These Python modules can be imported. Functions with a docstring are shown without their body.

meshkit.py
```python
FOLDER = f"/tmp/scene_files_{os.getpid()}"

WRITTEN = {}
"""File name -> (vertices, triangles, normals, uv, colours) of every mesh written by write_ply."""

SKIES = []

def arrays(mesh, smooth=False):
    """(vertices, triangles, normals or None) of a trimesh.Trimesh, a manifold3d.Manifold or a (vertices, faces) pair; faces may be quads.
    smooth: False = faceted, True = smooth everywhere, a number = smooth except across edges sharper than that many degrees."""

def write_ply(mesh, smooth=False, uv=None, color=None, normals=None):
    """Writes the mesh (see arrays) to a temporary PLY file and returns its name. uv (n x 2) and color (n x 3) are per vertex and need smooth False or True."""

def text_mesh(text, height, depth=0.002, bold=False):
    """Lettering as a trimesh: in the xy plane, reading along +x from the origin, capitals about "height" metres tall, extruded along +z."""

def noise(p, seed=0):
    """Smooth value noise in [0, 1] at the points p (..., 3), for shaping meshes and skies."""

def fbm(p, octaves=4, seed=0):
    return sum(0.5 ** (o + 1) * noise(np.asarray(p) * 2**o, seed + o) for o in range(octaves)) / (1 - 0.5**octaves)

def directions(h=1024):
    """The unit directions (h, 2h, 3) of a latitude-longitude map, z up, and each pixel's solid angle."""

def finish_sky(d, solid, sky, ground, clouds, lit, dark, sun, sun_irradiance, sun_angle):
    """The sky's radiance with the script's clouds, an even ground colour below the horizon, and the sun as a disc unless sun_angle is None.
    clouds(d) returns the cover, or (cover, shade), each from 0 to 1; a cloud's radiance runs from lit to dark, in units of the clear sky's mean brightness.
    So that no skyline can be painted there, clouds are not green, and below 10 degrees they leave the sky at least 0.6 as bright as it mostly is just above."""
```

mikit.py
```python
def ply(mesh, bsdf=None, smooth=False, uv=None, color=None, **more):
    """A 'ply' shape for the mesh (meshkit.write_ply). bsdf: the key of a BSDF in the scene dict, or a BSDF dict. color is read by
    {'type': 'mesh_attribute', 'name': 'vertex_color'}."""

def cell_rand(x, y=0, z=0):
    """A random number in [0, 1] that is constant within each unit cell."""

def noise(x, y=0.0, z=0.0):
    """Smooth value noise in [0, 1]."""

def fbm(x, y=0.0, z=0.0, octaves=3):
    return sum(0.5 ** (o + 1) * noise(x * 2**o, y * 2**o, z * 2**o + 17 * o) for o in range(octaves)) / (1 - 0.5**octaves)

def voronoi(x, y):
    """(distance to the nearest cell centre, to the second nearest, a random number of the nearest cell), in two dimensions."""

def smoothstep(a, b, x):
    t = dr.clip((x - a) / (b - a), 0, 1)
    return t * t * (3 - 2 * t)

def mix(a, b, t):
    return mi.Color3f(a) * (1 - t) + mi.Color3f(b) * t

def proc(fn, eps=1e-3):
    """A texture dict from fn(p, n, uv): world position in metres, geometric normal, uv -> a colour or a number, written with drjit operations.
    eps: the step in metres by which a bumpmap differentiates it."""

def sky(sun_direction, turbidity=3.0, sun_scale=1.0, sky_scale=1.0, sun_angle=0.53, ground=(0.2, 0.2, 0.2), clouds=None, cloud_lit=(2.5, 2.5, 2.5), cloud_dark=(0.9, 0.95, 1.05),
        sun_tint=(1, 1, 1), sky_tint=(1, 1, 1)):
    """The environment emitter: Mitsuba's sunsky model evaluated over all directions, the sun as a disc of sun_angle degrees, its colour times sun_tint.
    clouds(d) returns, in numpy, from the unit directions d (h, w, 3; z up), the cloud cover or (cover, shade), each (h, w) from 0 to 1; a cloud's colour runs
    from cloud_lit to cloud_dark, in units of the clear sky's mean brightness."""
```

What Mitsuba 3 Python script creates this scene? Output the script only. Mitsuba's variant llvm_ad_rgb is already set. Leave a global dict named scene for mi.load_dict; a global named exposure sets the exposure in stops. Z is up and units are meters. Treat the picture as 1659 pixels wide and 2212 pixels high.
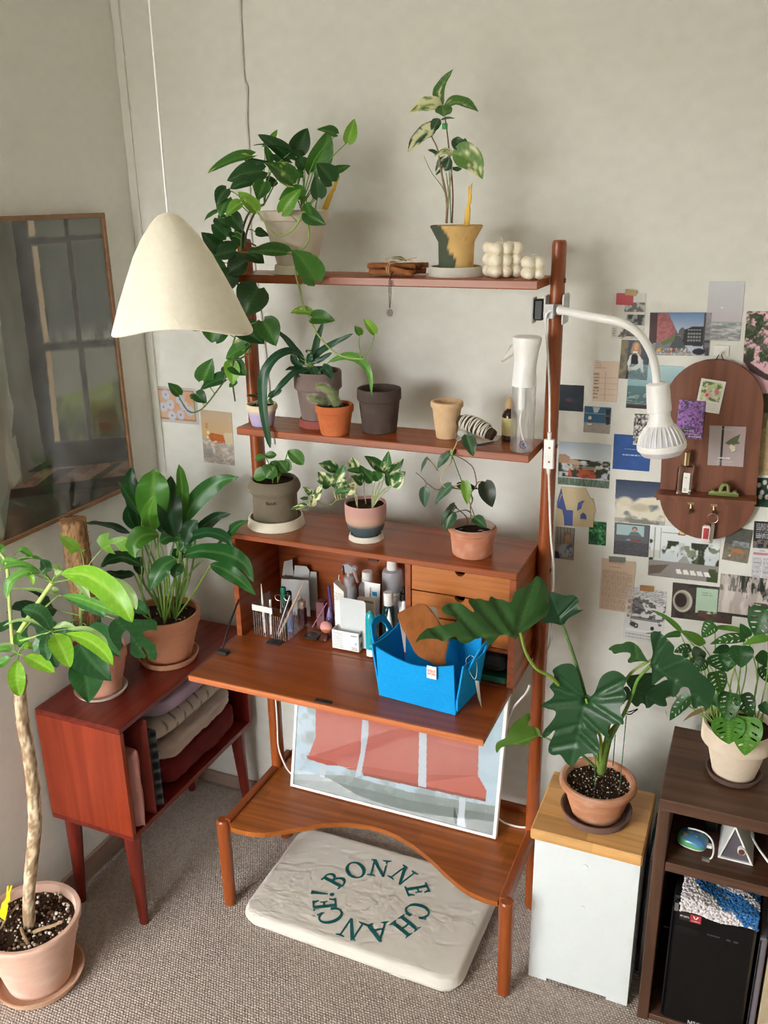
import math, random
import numpy as np, trimesh, manifold3d, shapely
from shapely.geometry import Polygon, Point
from scipy.spatial import Delaunay
import drjit as dr, mitsuba as mi, mikit, meshkit

T = mi.ScalarTransform4f
scene, labels = {'type': 'scene'}, {}
rng = np.random.default_rng(7)

# ------------------------------------------------------------------ camera, sky, exposure
CAM = {'o': (0.72748, -2.31919, 2.04236), 't': (0.35399, -1.45376, 1.70838), 'up': (-0.11679, 0.31331, 0.94244), 'fov': np.float64(46.4376)}
scene['camera'] = {'type': 'perspective', 'fov': CAM['fov'], 'fov_axis': 'x', 'near_clip': 0.05, 'far_clip': 60.0,
                   'to_world': T().look_at(origin=list(CAM['o']), target=list(CAM['t']), up=list(CAM['up']))}
EYE = np.array(CAM['o'])
# bright overcast daylight that enters through the window behind and to the left of the camera
scene['sky'] = mikit.sky([-0.75, -0.45, 0.6], turbidity=5.0, sun_scale=0.0, sky_scale=1.0, ground=(0.32, 0.31, 0.28),
                         clouds=lambda d: np.full(d.shape[:2], 0.92), cloud_lit=(2.2, 2.2, 2.15), cloud_dark=(2.0, 2.0, 2.0))
exposure = 6.45

# ------------------------------------------------------------------ helpers
def lin(h):
    """'#rrggbb' or 0-255 triple -> linear rgb"""
    if isinstance(h, str):
        h = [int(h[i:i + 2], 16) for i in (1, 3, 5)]
    x = np.asarray(h, float) / 255
    return np.where(x < 0.04045, x / 12.92, ((x + 0.055) / 1.055) ** 2.4)

def rgb(h):
    return {'type': 'rgb', 'value': [float(v) for v in lin(h)]}

def mat(name, color, rough=0.5, spec=0.5, bump=None, metallic=0.0, coat=0.0, twosided=True, **more):
    c = mikit.proc(color) if callable(color) else color if isinstance(color, dict) else rgb(color)
    b = {'type': 'principled', 'base_color': c, 'roughness': rough, 'specular': spec, 'metallic': metallic, **more}
    if coat:
        b.update(clearcoat=coat, clearcoat_gloss=0.9)
    if bump:
        fn, s, eps = bump
        b = {'type': 'bumpmap', 'arbitrary': mikit.proc(fn, eps), 'scale': s, 'bsdf': b}
    scene[name] = {'type': 'twosided', 'bsdf': b} if twosided else b
    return name

VC = {'type': 'mesh_attribute', 'name': 'vertex_color'}
def numbered(key):
    if key not in labels and key not in scene:
        return key
    n = 1
    while f'{key}_{n:03d}' in labels or f'{key}_{n:03d}' in scene:
        n += 1
    return f'{key}_{n:03d}'

def thing(name, label, cat, group=None):
    key = numbered(name)
    labels[key] = {'label': label, 'category': cat}
    if group:
        labels[key]['group'] = group
    return key

def obj(name, mesh, bsdf, parent=None, smooth=30, color=None, label=None, **more):
    key = numbered(f'{parent}__{name}' if parent else name)
    if color is not None:
        smooth = True
        color = np.clip(color, 0, 1)
    scene[key] = mikit.ply(mesh, bsdf, smooth=smooth, color=color, **more)
    if label and parent:
        labels[key] = {'label': label}
    return key

def one(name, label, cat, mesh, bsdf, group=None, **more):
    """a thing that is one mesh"""
    key = obj(name, mesh, bsdf, **more)
    labels[key] = {'label': label, 'category': cat}
    if group:
        labels[key]['group'] = group
    return key

def struct(name, mesh, bsdf, **more):
    key = obj(name, mesh, bsdf, **more)
    labels[key] = {'label': more.get('text', name.replace('_', ' ')), 'kind': 'structure'}
    return key

def hull(pts):
    m = manifold3d.Manifold.hull_points(np.asarray(pts, float)).to_mesh()
    return trimesh.Trimesh(m.vert_properties[:, :3], m.tri_verts, process=False)

def box(x0, x1, y0, y1, z0, z1, b=0.0015):
    pts = []
    b = min(b, (x1 - x0) / 2.01, (y1 - y0) / 2.01, (z1 - z0) / 2.01)
    for i in (0, 1):
        for j in (0, 1):
            for k in (0, 1):
                x, y, z = (x0, x1)[i], (y0, y1)[j], (z0, z1)[k]
                sx, sy, sz = (1, -1)[i] * b, (1, -1)[j] * b, (1, -1)[k] * b
                pts += [(x + sx, y + sy, z), (x + sx, y, z + sz), (x, y + sy, z + sz)]
    return hull(pts)

def cat(*ms):
    return trimesh.util.concatenate([m for x in ms for m in (x if isinstance(x, (list, tuple)) else [x])])

def rot(m, axis, deg, at=(0, 0, 0)):
    m = m.copy()
    m.apply_transform(trimesh.transformations.rotation_matrix(math.radians(deg), axis, at))
    return m

def mv(m, *d):
    m = m.copy()
    m.apply_translation(d if len(d) == 3 else d[0])
    return m

def lathe(prof, n=40, at=(0, 0, 0), close=False):
    """profile [(r, z)...] turned about z; sharp profile corners get their own ring"""
    p = np.array(prof, float)
    ring = []
    for i in range(len(p)):
        ring.append(p[i])
        if 0 < i < len(p) - 1:
            a, b = p[i] - p[i - 1], p[i + 1] - p[i]
            la, lb = np.linalg.norm(a), np.linalg.norm(b)
            if la > 1e-9 and lb > 1e-9 and a @ b / (la * lb) < 0.75:
                ring.append(p[i])
    ring = np.array(ring)
    th = np.arange(n) * 2 * np.pi / n
    v = np.stack([ring[:, 0:1] * np.cos(th), ring[:, 0:1] * np.sin(th), ring[:, 1:2] + 0 * th], -1).reshape(-1, 3) + at
    f = []
    for i in range(len(ring) - 1):
        if np.allclose(ring[i], ring[i + 1]):
            continue
        for j in range(n):
            a, b = i * n + j, i * n + (j + 1) % n
            f += [[a, b, b + n], [a, b + n, a + n]]
    return trimesh.Trimesh(v, f, process=False)

def spline(pts, n=24):
    """Catmull-Rom through the points"""
    p = np.asarray(pts, float)
    if len(p) < 3:
        return p[0] + (p[-1] - p[0]) * np.linspace(0, 1, max(2, n // 4))[:, None]
    p = np.vstack([2 * p[0] - p[1], p, 2 * p[-1] - p[-2]])
    seg = len(p) - 3
    out = []
    for t in np.linspace(0, seg, n):
        i = min(int(t), seg - 1)
        u = t - i
        a, b, c, d = p[i:i + 4]
        out.append(0.5 * (2 * b + (c - a) * u + (2 * a - 5 * b + 4 * c - d) * u * u + (3 * b - a - 3 * c + d) * u ** 3))
    return np.array(out)

def tube(pts, r, sides=8, n=None, caps=True):
    """round tube through the points; r a number or a list along it"""
    p = spline(pts, n or max(6, 6 * len(pts)))
    r = np.interp(np.linspace(0, 1, len(p)), np.linspace(0, 1, len(np.atleast_1d(r))), np.atleast_1d(r))
    t = np.gradient(p, axis=0)
    t /= np.linalg.norm(t, axis=1, keepdims=True) + 1e-12
    a = np.cross(t[0], [0.3, 0.2, 0.93])
    v = []
    th = np.arange(sides) * 2 * np.pi / sides
    for i in range(len(p)):
        a = a - t[i] * (a @ t[i])
        a /= np.linalg.norm(a) + 1e-12
        b = np.cross(t[i], a)
        v.append(p[i] + r[i] * (np.cos(th)[:, None] * a + np.sin(th)[:, None] * b))
    v = np.vstack(v)
    f = []
    for i in range(len(p) - 1):
        for j in range(sides):
            q, w = i * sides + j, i * sides + (j + 1) % sides
            f += [[q, w, w + sides], [q, w + sides, q + sides]]
    if caps:
        v = np.vstack([v, p[0], p[-1]])
        e = (len(p) - 1) * sides
        for j in range(sides):
            f += [[(j + 1) % sides, j, len(v) - 2], [e + j, e + (j + 1) % sides, len(v) - 1]]
    return trimesh.Trimesh(v, f, process=False)

def prism(poly, d0, d1, plane='xy'):
    """a shapely polygon extruded from d0 to d1 along the third axis"""
    poly = poly if isinstance(poly, Polygon) else Polygon(poly)
    m = trimesh.creation.extrude_polygon(poly, d1 - d0, engine='earcut')
    m.apply_translation([0, 0, d0])
    v = m.vertices.copy()
    if plane == 'xz':      # u = x, v = z, extruded along y
        m = trimesh.Trimesh(np.stack([v[:, 0], v[:, 2], v[:, 1]], 1), m.faces[:, ::-1], process=False)
    if plane == 'yz':      # u = y, v = z, extruded along x
        m = trimesh.Trimesh(np.stack([v[:, 2], v[:, 0], v[:, 1]], 1), m.faces, process=False)
    return m

def rrect(w, h, r, n=6, cx=0, cy=0):
    pts = []
    for (sx, sy, a0) in ((1, 1, 0), (-1, 1, 90), (-1, -1, 180), (1, -1, 270)):
        for a in np.linspace(a0, a0 + 90, n):
            pts.append((cx + sx * (w / 2 - r) + r * math.cos(math.radians(a)), cy + sy * (h / 2 - r) + r * math.sin(math.radians(a))))
    return Polygon(pts)

def grid(nu, nv):
    """u, v in 0..1 (flattened) and the triangles of a nu x nv sheet"""
    u, v = np.meshgrid(np.linspace(0, 1, nu), np.linspace(0, 1, nv))
    i, j = np.meshgrid(np.arange(nu - 1), np.arange(nv - 1))
    a = (j * nu + i).ravel()
    return u.ravel(), v.ravel(), np.vstack([np.stack([a, a + 1, a + nu + 1], 1), np.stack([a, a + nu + 1, a + nu], 1)])

def fb(p, s=1.0, o=3, seed=0):
    return meshkit.fbm(np.asarray(p) * s, o, seed)

def mixc(a, b, t):
    t = np.clip(np.asarray(t, float), 0, 1)
    t = t[..., None]
    return np.asarray(a) * (1 - t) + np.asarray(b) * t

def sstep(a, b, x):
    t = np.clip((np.asarray(x) - a) / (b - a), 0, 1)
    return t * t * (3 - 2 * t)

def plate(cx, cz, w, h, a, y, thick=0.0008, nu=2, nv=2, bow=0.0):
    """an upright card on the back wall: front face a grid of nu x nv, u to the right, v upwards"""
    u, v, f = grid(nu, nv)
    x, z = (u - 0.5) * w, (v - 0.5) * h
    yy = -thick - bow * np.sin(np.pi * u) * 0 - bow * (1 - v) ** 2 * 0 - bow * np.abs(2 * u - 1) ** 3
    c, s = math.cos(math.radians(a)), math.sin(math.radians(a))
    P = np.stack([cx + x * c - z * s, y + yy, cz + x * s + z * c], 1)
    m = len(P)
    Q = P.copy()
    Q[:, 1] = y + yy + thick
    loop = np.concatenate([np.arange(nu), np.arange(1, nv) * nu + nu - 1, (nv - 1) * nu + np.arange(nu - 2, -1, -1), np.arange(nv - 2, 0, -1) * nu])
    g = []
    for k in range(len(loop)):
        p, q = loop[k], loop[(k + 1) % len(loop)]
        g += [[p, p + m, q], [q, p + m, q + m]]
    return trimesh.Trimesh(np.vstack([P, Q]), np.vstack([f, f[:, ::-1] + m, g]), process=False), u, v

# ------------------------------------------------------------------ materials
n_, fbm_, mix_, ss_ = mikit.noise, mikit.fbm, mikit.mix, mikit.smoothstep
def L3(h):
    return [float(v) for v in lin(h)]

def wood(dark, mid, light, ax, knots=0.0, stave=0.0, s=1.0):
    D, M_, L_ = L3(dark), L3(mid), L3(light)
    def fn(p, n, uv):
        q = {'x': (p.x, p.y, p.z), 'y': (p.y, p.x, p.z), 'z': (p.z, p.x, p.y)}[ax]
        along, a, b = q[0] * s, q[1] * s, q[2] * s
        w = n_(along * 1.6, a * 9, b * 9)
        g = fbm_(along * 2.2 + w, a * 70 + w * 6, b * 70, 2)
        f = n_(along * 14, a * 320, b * 320)
        c = mix_(M_, L_, ss_(0.3, 0.85, g) * 0.6)
        c = mix_(c, D, ss_(0.48, 0.1, g) * 0.3)
        c = c * (0.93 + 0.14 * f)
        if stave:
            r = mikit.cell_rand(dr.floor(a / stave), dr.floor(along * 4 + 0.5 * mikit.cell_rand(dr.floor(a / stave), 3.0)), 1.0)
            c = c * (0.80 + 0.4 * r)
        return c
    return fn

TK = ('#54230e', '#853f1a', '#9c5024')
for ax in 'xyz':
    mat('teak_' + ax, wood(*TK, ax), rough=0.32, spec=0.5, coat=0.25)
mat('teak_light_x', wood('#74380f', '#a5602a', '#b9743a', 'x'), rough=0.36)
mat('teak_edge_x', wood('#8a3f1e', '#b4653a', '#c77b4c', 'x'), rough=0.4)
mat('teak_bench_x', wood('#642e10', '#924f1f', '#a86028', 'x', stave=0.045), rough=0.34, coat=0.2)
RD = ('#3c0f0a', '#682016', '#7d2c20')
for ax in 'xyz':
    mat('red_' + ax, wood(*RD, ax), rough=0.3, coat=0.3)
mat('red_panel', wood('#5f1c0e', '#822c15', '#943a20', 'z'), rough=0.28, coat=0.6)
for ax in 'xyz':
    mat('walnut_' + ax, wood('#2e1d14', '#4d3324', '#644636', ax), rough=0.5)
mat('board_wood', wood('#47261a', '#6a3c28', '#7d4a33', 'z'), rough=0.45)
mat('pine_x', wood('#a87440', '#cf9c5e', '#dfb277', 'x', stave=0.06), rough=0.42)

mat('plaster', lambda p, n, uv: mix_(L3('#d7d7d1'), L3('#dcdcd6'), n_(p.x * 45, p.y * 45, p.z * 45)), rough=0.9, spec=0.1)
mat('ceiling_paint', '#d9d6ce', rough=0.9)

def carpet_fn(p, n, uv):
    r = mikit.cell_rand(dr.floor(p.x * 118.0), dr.floor(p.y * 138.0), 2.0)
    return mix_(L3('#93877f'), L3('#ab9e96'), ss_(0, 0.75, r)) * (0.92 + 0.16 * n_(p.x * 9, p.y * 9))
mat('carpet', carpet_fn, rough=0.95, spec=0.1)
mat('vc_pile', VC, rough=0.95, spec=0.1)
mat('vc_matte', VC, rough=0.85, spec=0.25)
mat('vc_satin', VC, rough=0.42, spec=0.5)
mat('vc_gloss', VC, rough=0.16, spec=0.5)
mat('vc_paper', VC, rough=0.6, spec=0.4)
mat('vc_cloth', VC, rough=0.9, spec=0.15, sheen=0.4, bump=(lambda p, n, uv: n_(p.x * 600, p.y * 600, p.z * 600), 0.0006, 0.0008))
scene['leaf'] = {'type': 'blendbsdf', 'weight': 0.34,
                 'a': {'type': 'twosided', 'bsdf': {'type': 'principled', 'base_color': VC, 'roughness': 0.36, 'specular': 0.5}},
                 'b': {'type': 'principledthin', 'base_color': VC, 'roughness': 0.5, 'diff_trans': 1.5}}
mat('stalk', VC, rough=0.5)
mat('soil', lambda p, n, uv: mix_(L3('#1d1511'), L3('#4a382c'), fbm_(p.x * 160, p.y * 160, p.z * 160, 3)), rough=0.95, spec=0.1)
mat('white_plastic', '#e6e6e4', rough=0.28)
mat('white_matte', '#e2e1dd', rough=0.6)
mat('white_laminate', '#d4d9da', rough=0.4)
mat('black_plastic', '#121213', rough=0.35)
mat('black_satin', '#1b1b1c', rough=0.45)
mat('grey_metal', '#a9abad', rough=0.3, metallic=0.8)
mat('dark_metal', '#3a3430', rough=0.35, metallic=0.8)
mat('brass', '#b8a27c', rough=0.3, metallic=0.9)
mat('steel', '#c9c8c6', rough=0.22, metallic=1.0)
scene['clear_glass'] = {'type': 'thindielectric', 'int_ior': 1.5}
scene['solid_glass'] = {'type': 'dielectric', 'int_ior': 1.45}
mat('felt', lambda p, n, uv: mix_(L3('#e9e2cf'), L3('#f1ecdc'), fbm_(p.x * 90, p.y * 90, p.z * 90, 3)), rough=0.95, spec=0.1, bump=(lambda p, n, uv: fbm_(p.x * 260, p.y * 260, p.z * 260, 2), 0.0012, 0.001))

# ------------------------------------------------------------------ the room
XL, XR, YF, ZC = -1.08, 2.9, -3.4, 2.75
def wall_with_hole(u0, u1, z0, z1, holes, d0, d1, plane):
    p = shapely.box(u0, z0, u1, z1)
    for h in holes:
        p = p.difference(shapely.box(*h))
    return prism(p, d0, d1, plane)
XW, YC = -2.7, -1.3      # the room widens to the left of the corner's short wall
struct('ceiling', box(XW - 0.2, XR + 0.2, YF - 0.2, 0.2, ZC, ZC + 0.1, 0.001), 'ceiling_paint')
struct('wall_back', box(XL - 0.2, XR + 0.2, 0.0, 0.2, 0, ZC, 0.001), 'plaster')
struct('wall_left', prism(Polygon([(XL, 0), (XL, YC), (XW, YC), (XW, YC + .2), (XL - .2, YC + .2), (XL - .2, 0)]), 0, ZC), 'plaster')
struct('wall_far_left', box(XW - 0.2, XW, YF - 0.2, YC + .2, 0, ZC, 0.001), 'plaster')
struct('wall_right', box(XR, XR + 0.2, YF - 0.2, 0.0, 0, ZC, 0.001), 'plaster')
WIN = (-2.0, 0.40, -0.45, 2.4)     # the large window behind and to the left of the camera: x0, z0, x1, z1
struct('wall_front', wall_with_hole(XW, XR, 0, ZC, [WIN], YF - 0.12, YF, 'xz'), 'plaster')
x0, z0, x1, z1 = WIN
struct('window_1', cat([box(a, b, YF - 0.10, YF - 0.05, c, d, 0.004) for a, b, c, d in
     ((x0, x1, z0, z0 + 0.04), (x0, x1, z1 - 0.04, z1), (x0, x0 + 0.04, z0, z1), (x1 - 0.04, x1, z0, z1), ((x0 + x1) / 2 - 0.02, (x0 + x1) / 2 + 0.02, z0, z1))]), 'white_matte')
struct('trim_1', box(XL, XL + 0.028, -0.007, 0.0, 0.0, ZC, 0.003), 'plaster')
mat('base_paint', lambda p, n, uv: mix_(L3('#8a7468'), L3('#9a8478'), fbm_(p.x * 5, p.y * 5, p.z * 60, 2)), rough=0.5)
struct('baseboard_left', box(XL, XL + 0.012, YF, 0.0, 0, 0.075, 0.003), 'base_paint')
struct('baseboard_back', box(XL + 0.012, XR, -0.012, 0.0, 0, 0.05, 0.003), 'base_paint')
struct('floor', box(XW - 0.2, XR + 0.2, YF - 0.2, 0.2, -0.1, -0.0034, 0.001), 'carpet')
def loop_pile(x0, x1, y0, y1, px=1 / 118, py=1 / 138):
    """woven carpet: one small rounded loop per cell, staggered rows"""
    g = np.random.default_rng(5)
    nx, ny = int((x1 - x0) / px), int((y1 - y0) / py)
    j, i = np.meshgrid(np.arange(ny), np.arange(nx), indexing='ij')
    cx = (x0 + (i + 0.5 + 0.5 * (j % 2)) * px).ravel()
    cy = (y0 + (j + 0.5) * py).ravel()
    n = len(cx)
    cx, cy = cx + g.normal(0, .0004, n), cy + g.normal(0, .0003, n)
    h = 0.0031 + g.uniform(-.0007, 0.0003, n)
    a = np.arange(5) * 2 * np.pi / 5 + 0.3
    V = np.empty((n, 11, 3))
    for k, (r, z) in enumerate(((0.54, 0.0), (0.42, 0.72))):
        V[:, 5 * k:5 * k + 5, 0] = cx[:, None] + r * px * np.cos(a)
        V[:, 5 * k:5 * k + 5, 1] = cy[:, None] + r * py * np.sin(a)
        V[:, 5 * k:5 * k + 5, 2] = -0.0034 + z * h[:, None]
    V[:, 10] = np.stack([cx, cy, -0.0034 + h], 1)
    q = np.arange(5)
    w = (q + 1) % 5
    F = np.vstack([np.stack([q, w, w + 5], 1), np.stack([q, w + 5, q + 5], 1), np.stack([q + 5, w + 5, q * 0 + 10], 1)])
    F = (F[None] + (np.arange(n) * 11)[:, None, None]).reshape(-1, 3)
    t = g.uniform(0, 1, n)
    c = mixc(lin('#a0948c'), lin('#b0a49c'), sstep(0, .75, t)) * (0.95 + 0.10 * fb(np.stack([cx, cy, 0 * cx], 1), 9, 3, 2))[:, None]
    return trimesh.Trimesh(V.reshape(-1, 3), F, process=False), np.repeat(c, 11, 0)
m, c = loop_pile(XL + .013, 1.25, -1.75, -.013)
kk = obj('pile', m, 'vc_pile', 'floor', color=c)
labels[kk] = {'kind': 'stuff'}

# ------------------------------------------------------------------ teak wall unit with shelves, cabinet and bench
U = thing('shelf_unit', 'tall teak shelving desk with round posts, open drop door and low curved bench', 'shelf unit')
PX0, PX1, PY = -0.581, 0.259, -0.19
def post(x, flat):
    sec = []
    for a in np.linspace(0, 2 * np.pi, 28, endpoint=False):
        sec.append((0.017 * np.sign(np.cos(a)) * abs(np.cos(a)) ** 0.85, 0.024 * np.sign(np.sin(a)) * abs(np.sin(a)) ** 0.9))
    sec = np.array(sec)
    v, zs, sc = [], [0.296, 0.30, 0.9, 1.5, 1.925, 1.935, 1.938], [0.8, 1.05, 1.05, 1.0, 0.95, 0.88, 0.7]
    return hull([(x + s * a, PY + s * b, z) for z, s in zip(zs, sc) for a, b in sec])
for x in (PX0, PX1):
    obj('post', post(x, 0), 'teak_z', U, smooth=25)
    for z in (1.849, 1.452, 1.12):
        s = 1 if x > 0 else -1
        obj('plug', mv(rot(trimesh.creation.cylinder(0.005, 0.003, sections=14), [0, 1, 0], 90), x + s * 0.0175, PY - 0.004, z), 'black_satin', U)
SX0, SX1 = PX0 + 0.019, PX1 - 0.019
def board(name, x0, x1, y0, y1, z0, z1, bs, be, bev=0.002):
    k = obj(name, box(x0, x1, y0, y1, z0, z1, bev), bs, U)
    return k
board('shelf', SX0, SX1, -0.306, -0.163, 1.837, 1.857, 'teak_x', 0)
board('shelf', SX0, SX1, -0.323, -0.170, 1.440, 1.460, 'teak_x', 0)
# cabinet box
CZ0, CZ1, CY0, CY1 = 0.857, 1.184, -0.396, -0.163
DV = -0.045
obj('cabinet_top', box(SX0, SX1, CY0, CY1, CZ1 - 0.016, CZ1, 0.002), 'teak_x', U)
obj('cabinet_base', box(SX0, SX1, CY0, CY1, CZ0, CZ0 + 0.016, 0.002), 'teak_x', U)
obj('cabinet_side', box(SX0, SX0 + 0.017, CY0, CY1, CZ0 + 0.016, CZ1 - 0.016, 0.001), 'teak_y', U)
obj('cabinet_side', box(SX1 - 0.017, SX1, CY0, CY1, CZ0 + 0.016, CZ1 - 0.016, 0.001), 'teak_y', U)
obj('cabinet_back', box(SX0 + 0.017, SX1 - 0.017, CY1 - 0.008, CY1 - 0.001, CZ0 + 0.016, CZ1 - 0.016, 0.001), 'teak_x', U)
obj('divider', box(DV - 0.008, DV + 0.008, CY0 + 0.012, CY1 - 0.008, CZ0 + 0.016, CZ1 - 0.016, 0.001), 'teak_y', U)
FY = CY0 + 0.014
DZ = [(1.097, 1.164), (1.029, 1.093), (0.972, 1.025)]
for z0, z1 in DZ:
    w0, w1 = DV + 0.010, SX1 - 0.019
    cx = (w0 + w1) / 2
    p = shapely.box(w0, z0, w1, z1).difference(Point(cx, z1).buffer(0.013))
    d = obj('drawer', prism(p, FY, FY + 0.014, 'xz'), 'teak_light_x', U)
    obj('tray', cat(box(w0 + 0.004, w1 - 0.004, FY + 0.016, CY1 - 0.012, z0 + 0.002, z0 + 0.008), box(w0 + 0.004, w0 + 0.012, FY + 0.016, CY1 - 0.012, z0 + 0.008, z1 - 0.012), box(w1 - 0.012, w1 - 0.004, FY + 0.016, CY1 - 0.012, z0 + 0.008, z1 - 0.012)), 'black_satin', d)
obj('drawer_shelf', box(DV + 0.008, SX1 - 0.017, CY0 + 0.012, CY1 - 0.008, 0.960, 0.970, 0.001), 'teak_x', U)
# drop door, its stays, hinges and latch
DR = obj('drop_door', box(SX0 + 0.002, SX1 - 0.002, -0.637, CY0 - 0.001, 0.858, 0.874, 0.003), 'teak_x', U)
obj('edge_strip', box(SX0 + 0.002, SX1 - 0.002, -0.6395, -0.637, 0.858, 0.874, 0.001), 'teak_edge_x', DR, label='pale front edge strip')
lx = -0.1739
obj('latch', box(lx - 0.022, lx + 0.022, -0.632, -0.618, 0.874, 0.8765, 0.001), 'black_satin', DR, label='black latch plate')
obj('stay', tube([(SX0 + 0.014, -0.385, 0.995), (SX0 + 0.016, -0.46, 0.93), (SX0 + 0.018, -0.498, 0.884)], 0.0026, n=10), 'black_satin', U, label='black metal door stay')
obj('stay_foot', box(SX0 + 0.006, SX0 + 0.04, -0.515, -0.496, 0.8745, 0.884, 0.002), 'black_satin', U, label='black stay foot')
hx = -0.4388
obj('hinge', box(hx - 0.022, hx + 0.022, -0.412, -0.385, 0.8735, 0.8765, 0.001), 'black_satin', U, label='black hinge plate')
kx = -0.1372
obj('catch', box(kx - 0.014, kx + 0.014, -0.394, -0.376, 1.1615, 1.168, 0.001), 'dark_metal', U, label='dark door catch')
# bench
BZ = 0.300
edge = spline([(PX0 + 0.012, -0.500, 0), (-0.55, -0.512, 0), (-0.465, -0.500, 0), (-0.378, -0.442, 0), (-0.29, -0.381, 0), (-0.1825, -0.352, 0), (-0.090, -0.362, 0), (0.011, -0.405, 0), (0.092, -0.456, 0), (0.155, -0.490, 0), (0.21, -0.502, 0), (PX1 - 0.012, -0.502, 0)], 80)[:, :2]
bp = Polygon([(PX0 + 0.012, -0.125)] + [tuple(q) for q in edge] + [(PX1 - 0.012, -0.125)])
obj('bench_board', prism(bp, BZ - 0.016, BZ, 'xy'), 'teak_bench_x', U, smooth=40)
for x, o in ((PX0, -1), (PX1, 1)):
    obj('bench_rail', box(x - 0.011, x + 0.011, -0.50, -0.115, 0.262, 0.312, 0.004), 'teak_y', U)
    lxx = x + o * 0.012
    leg = hull([(lxx + r * math.cos(a), -0.500 + r * math.sin(a), z) for z, r in ((0.0, 0.0155), (0.003, 0.018), (0.28, 0.020), (0.306, 0.0195), (0.311, 0.016)) for a in np.linspace(0, 2 * np.pi, 20, endpoint=False)])
    obj('bench_leg', leg, 'teak_z', U)
    leg = hull([(x + o * 0.002 + r * math.cos(a), -0.165 + r * math.sin(a), z) for z, r in ((0.0, 0.0155), (0.003, 0.018), (0.262, 0.020)) for a in np.linspace(0, 2 * np.pi, 20, endpoint=False)])
    obj('bench_leg', leg, 'teak_z', U)
obj('back_rail', box(PX0 + 0.011, PX1 - 0.011, -0.13, -0.112, 0.30, 0.318, 0.003), 'teak_x', U)

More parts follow.
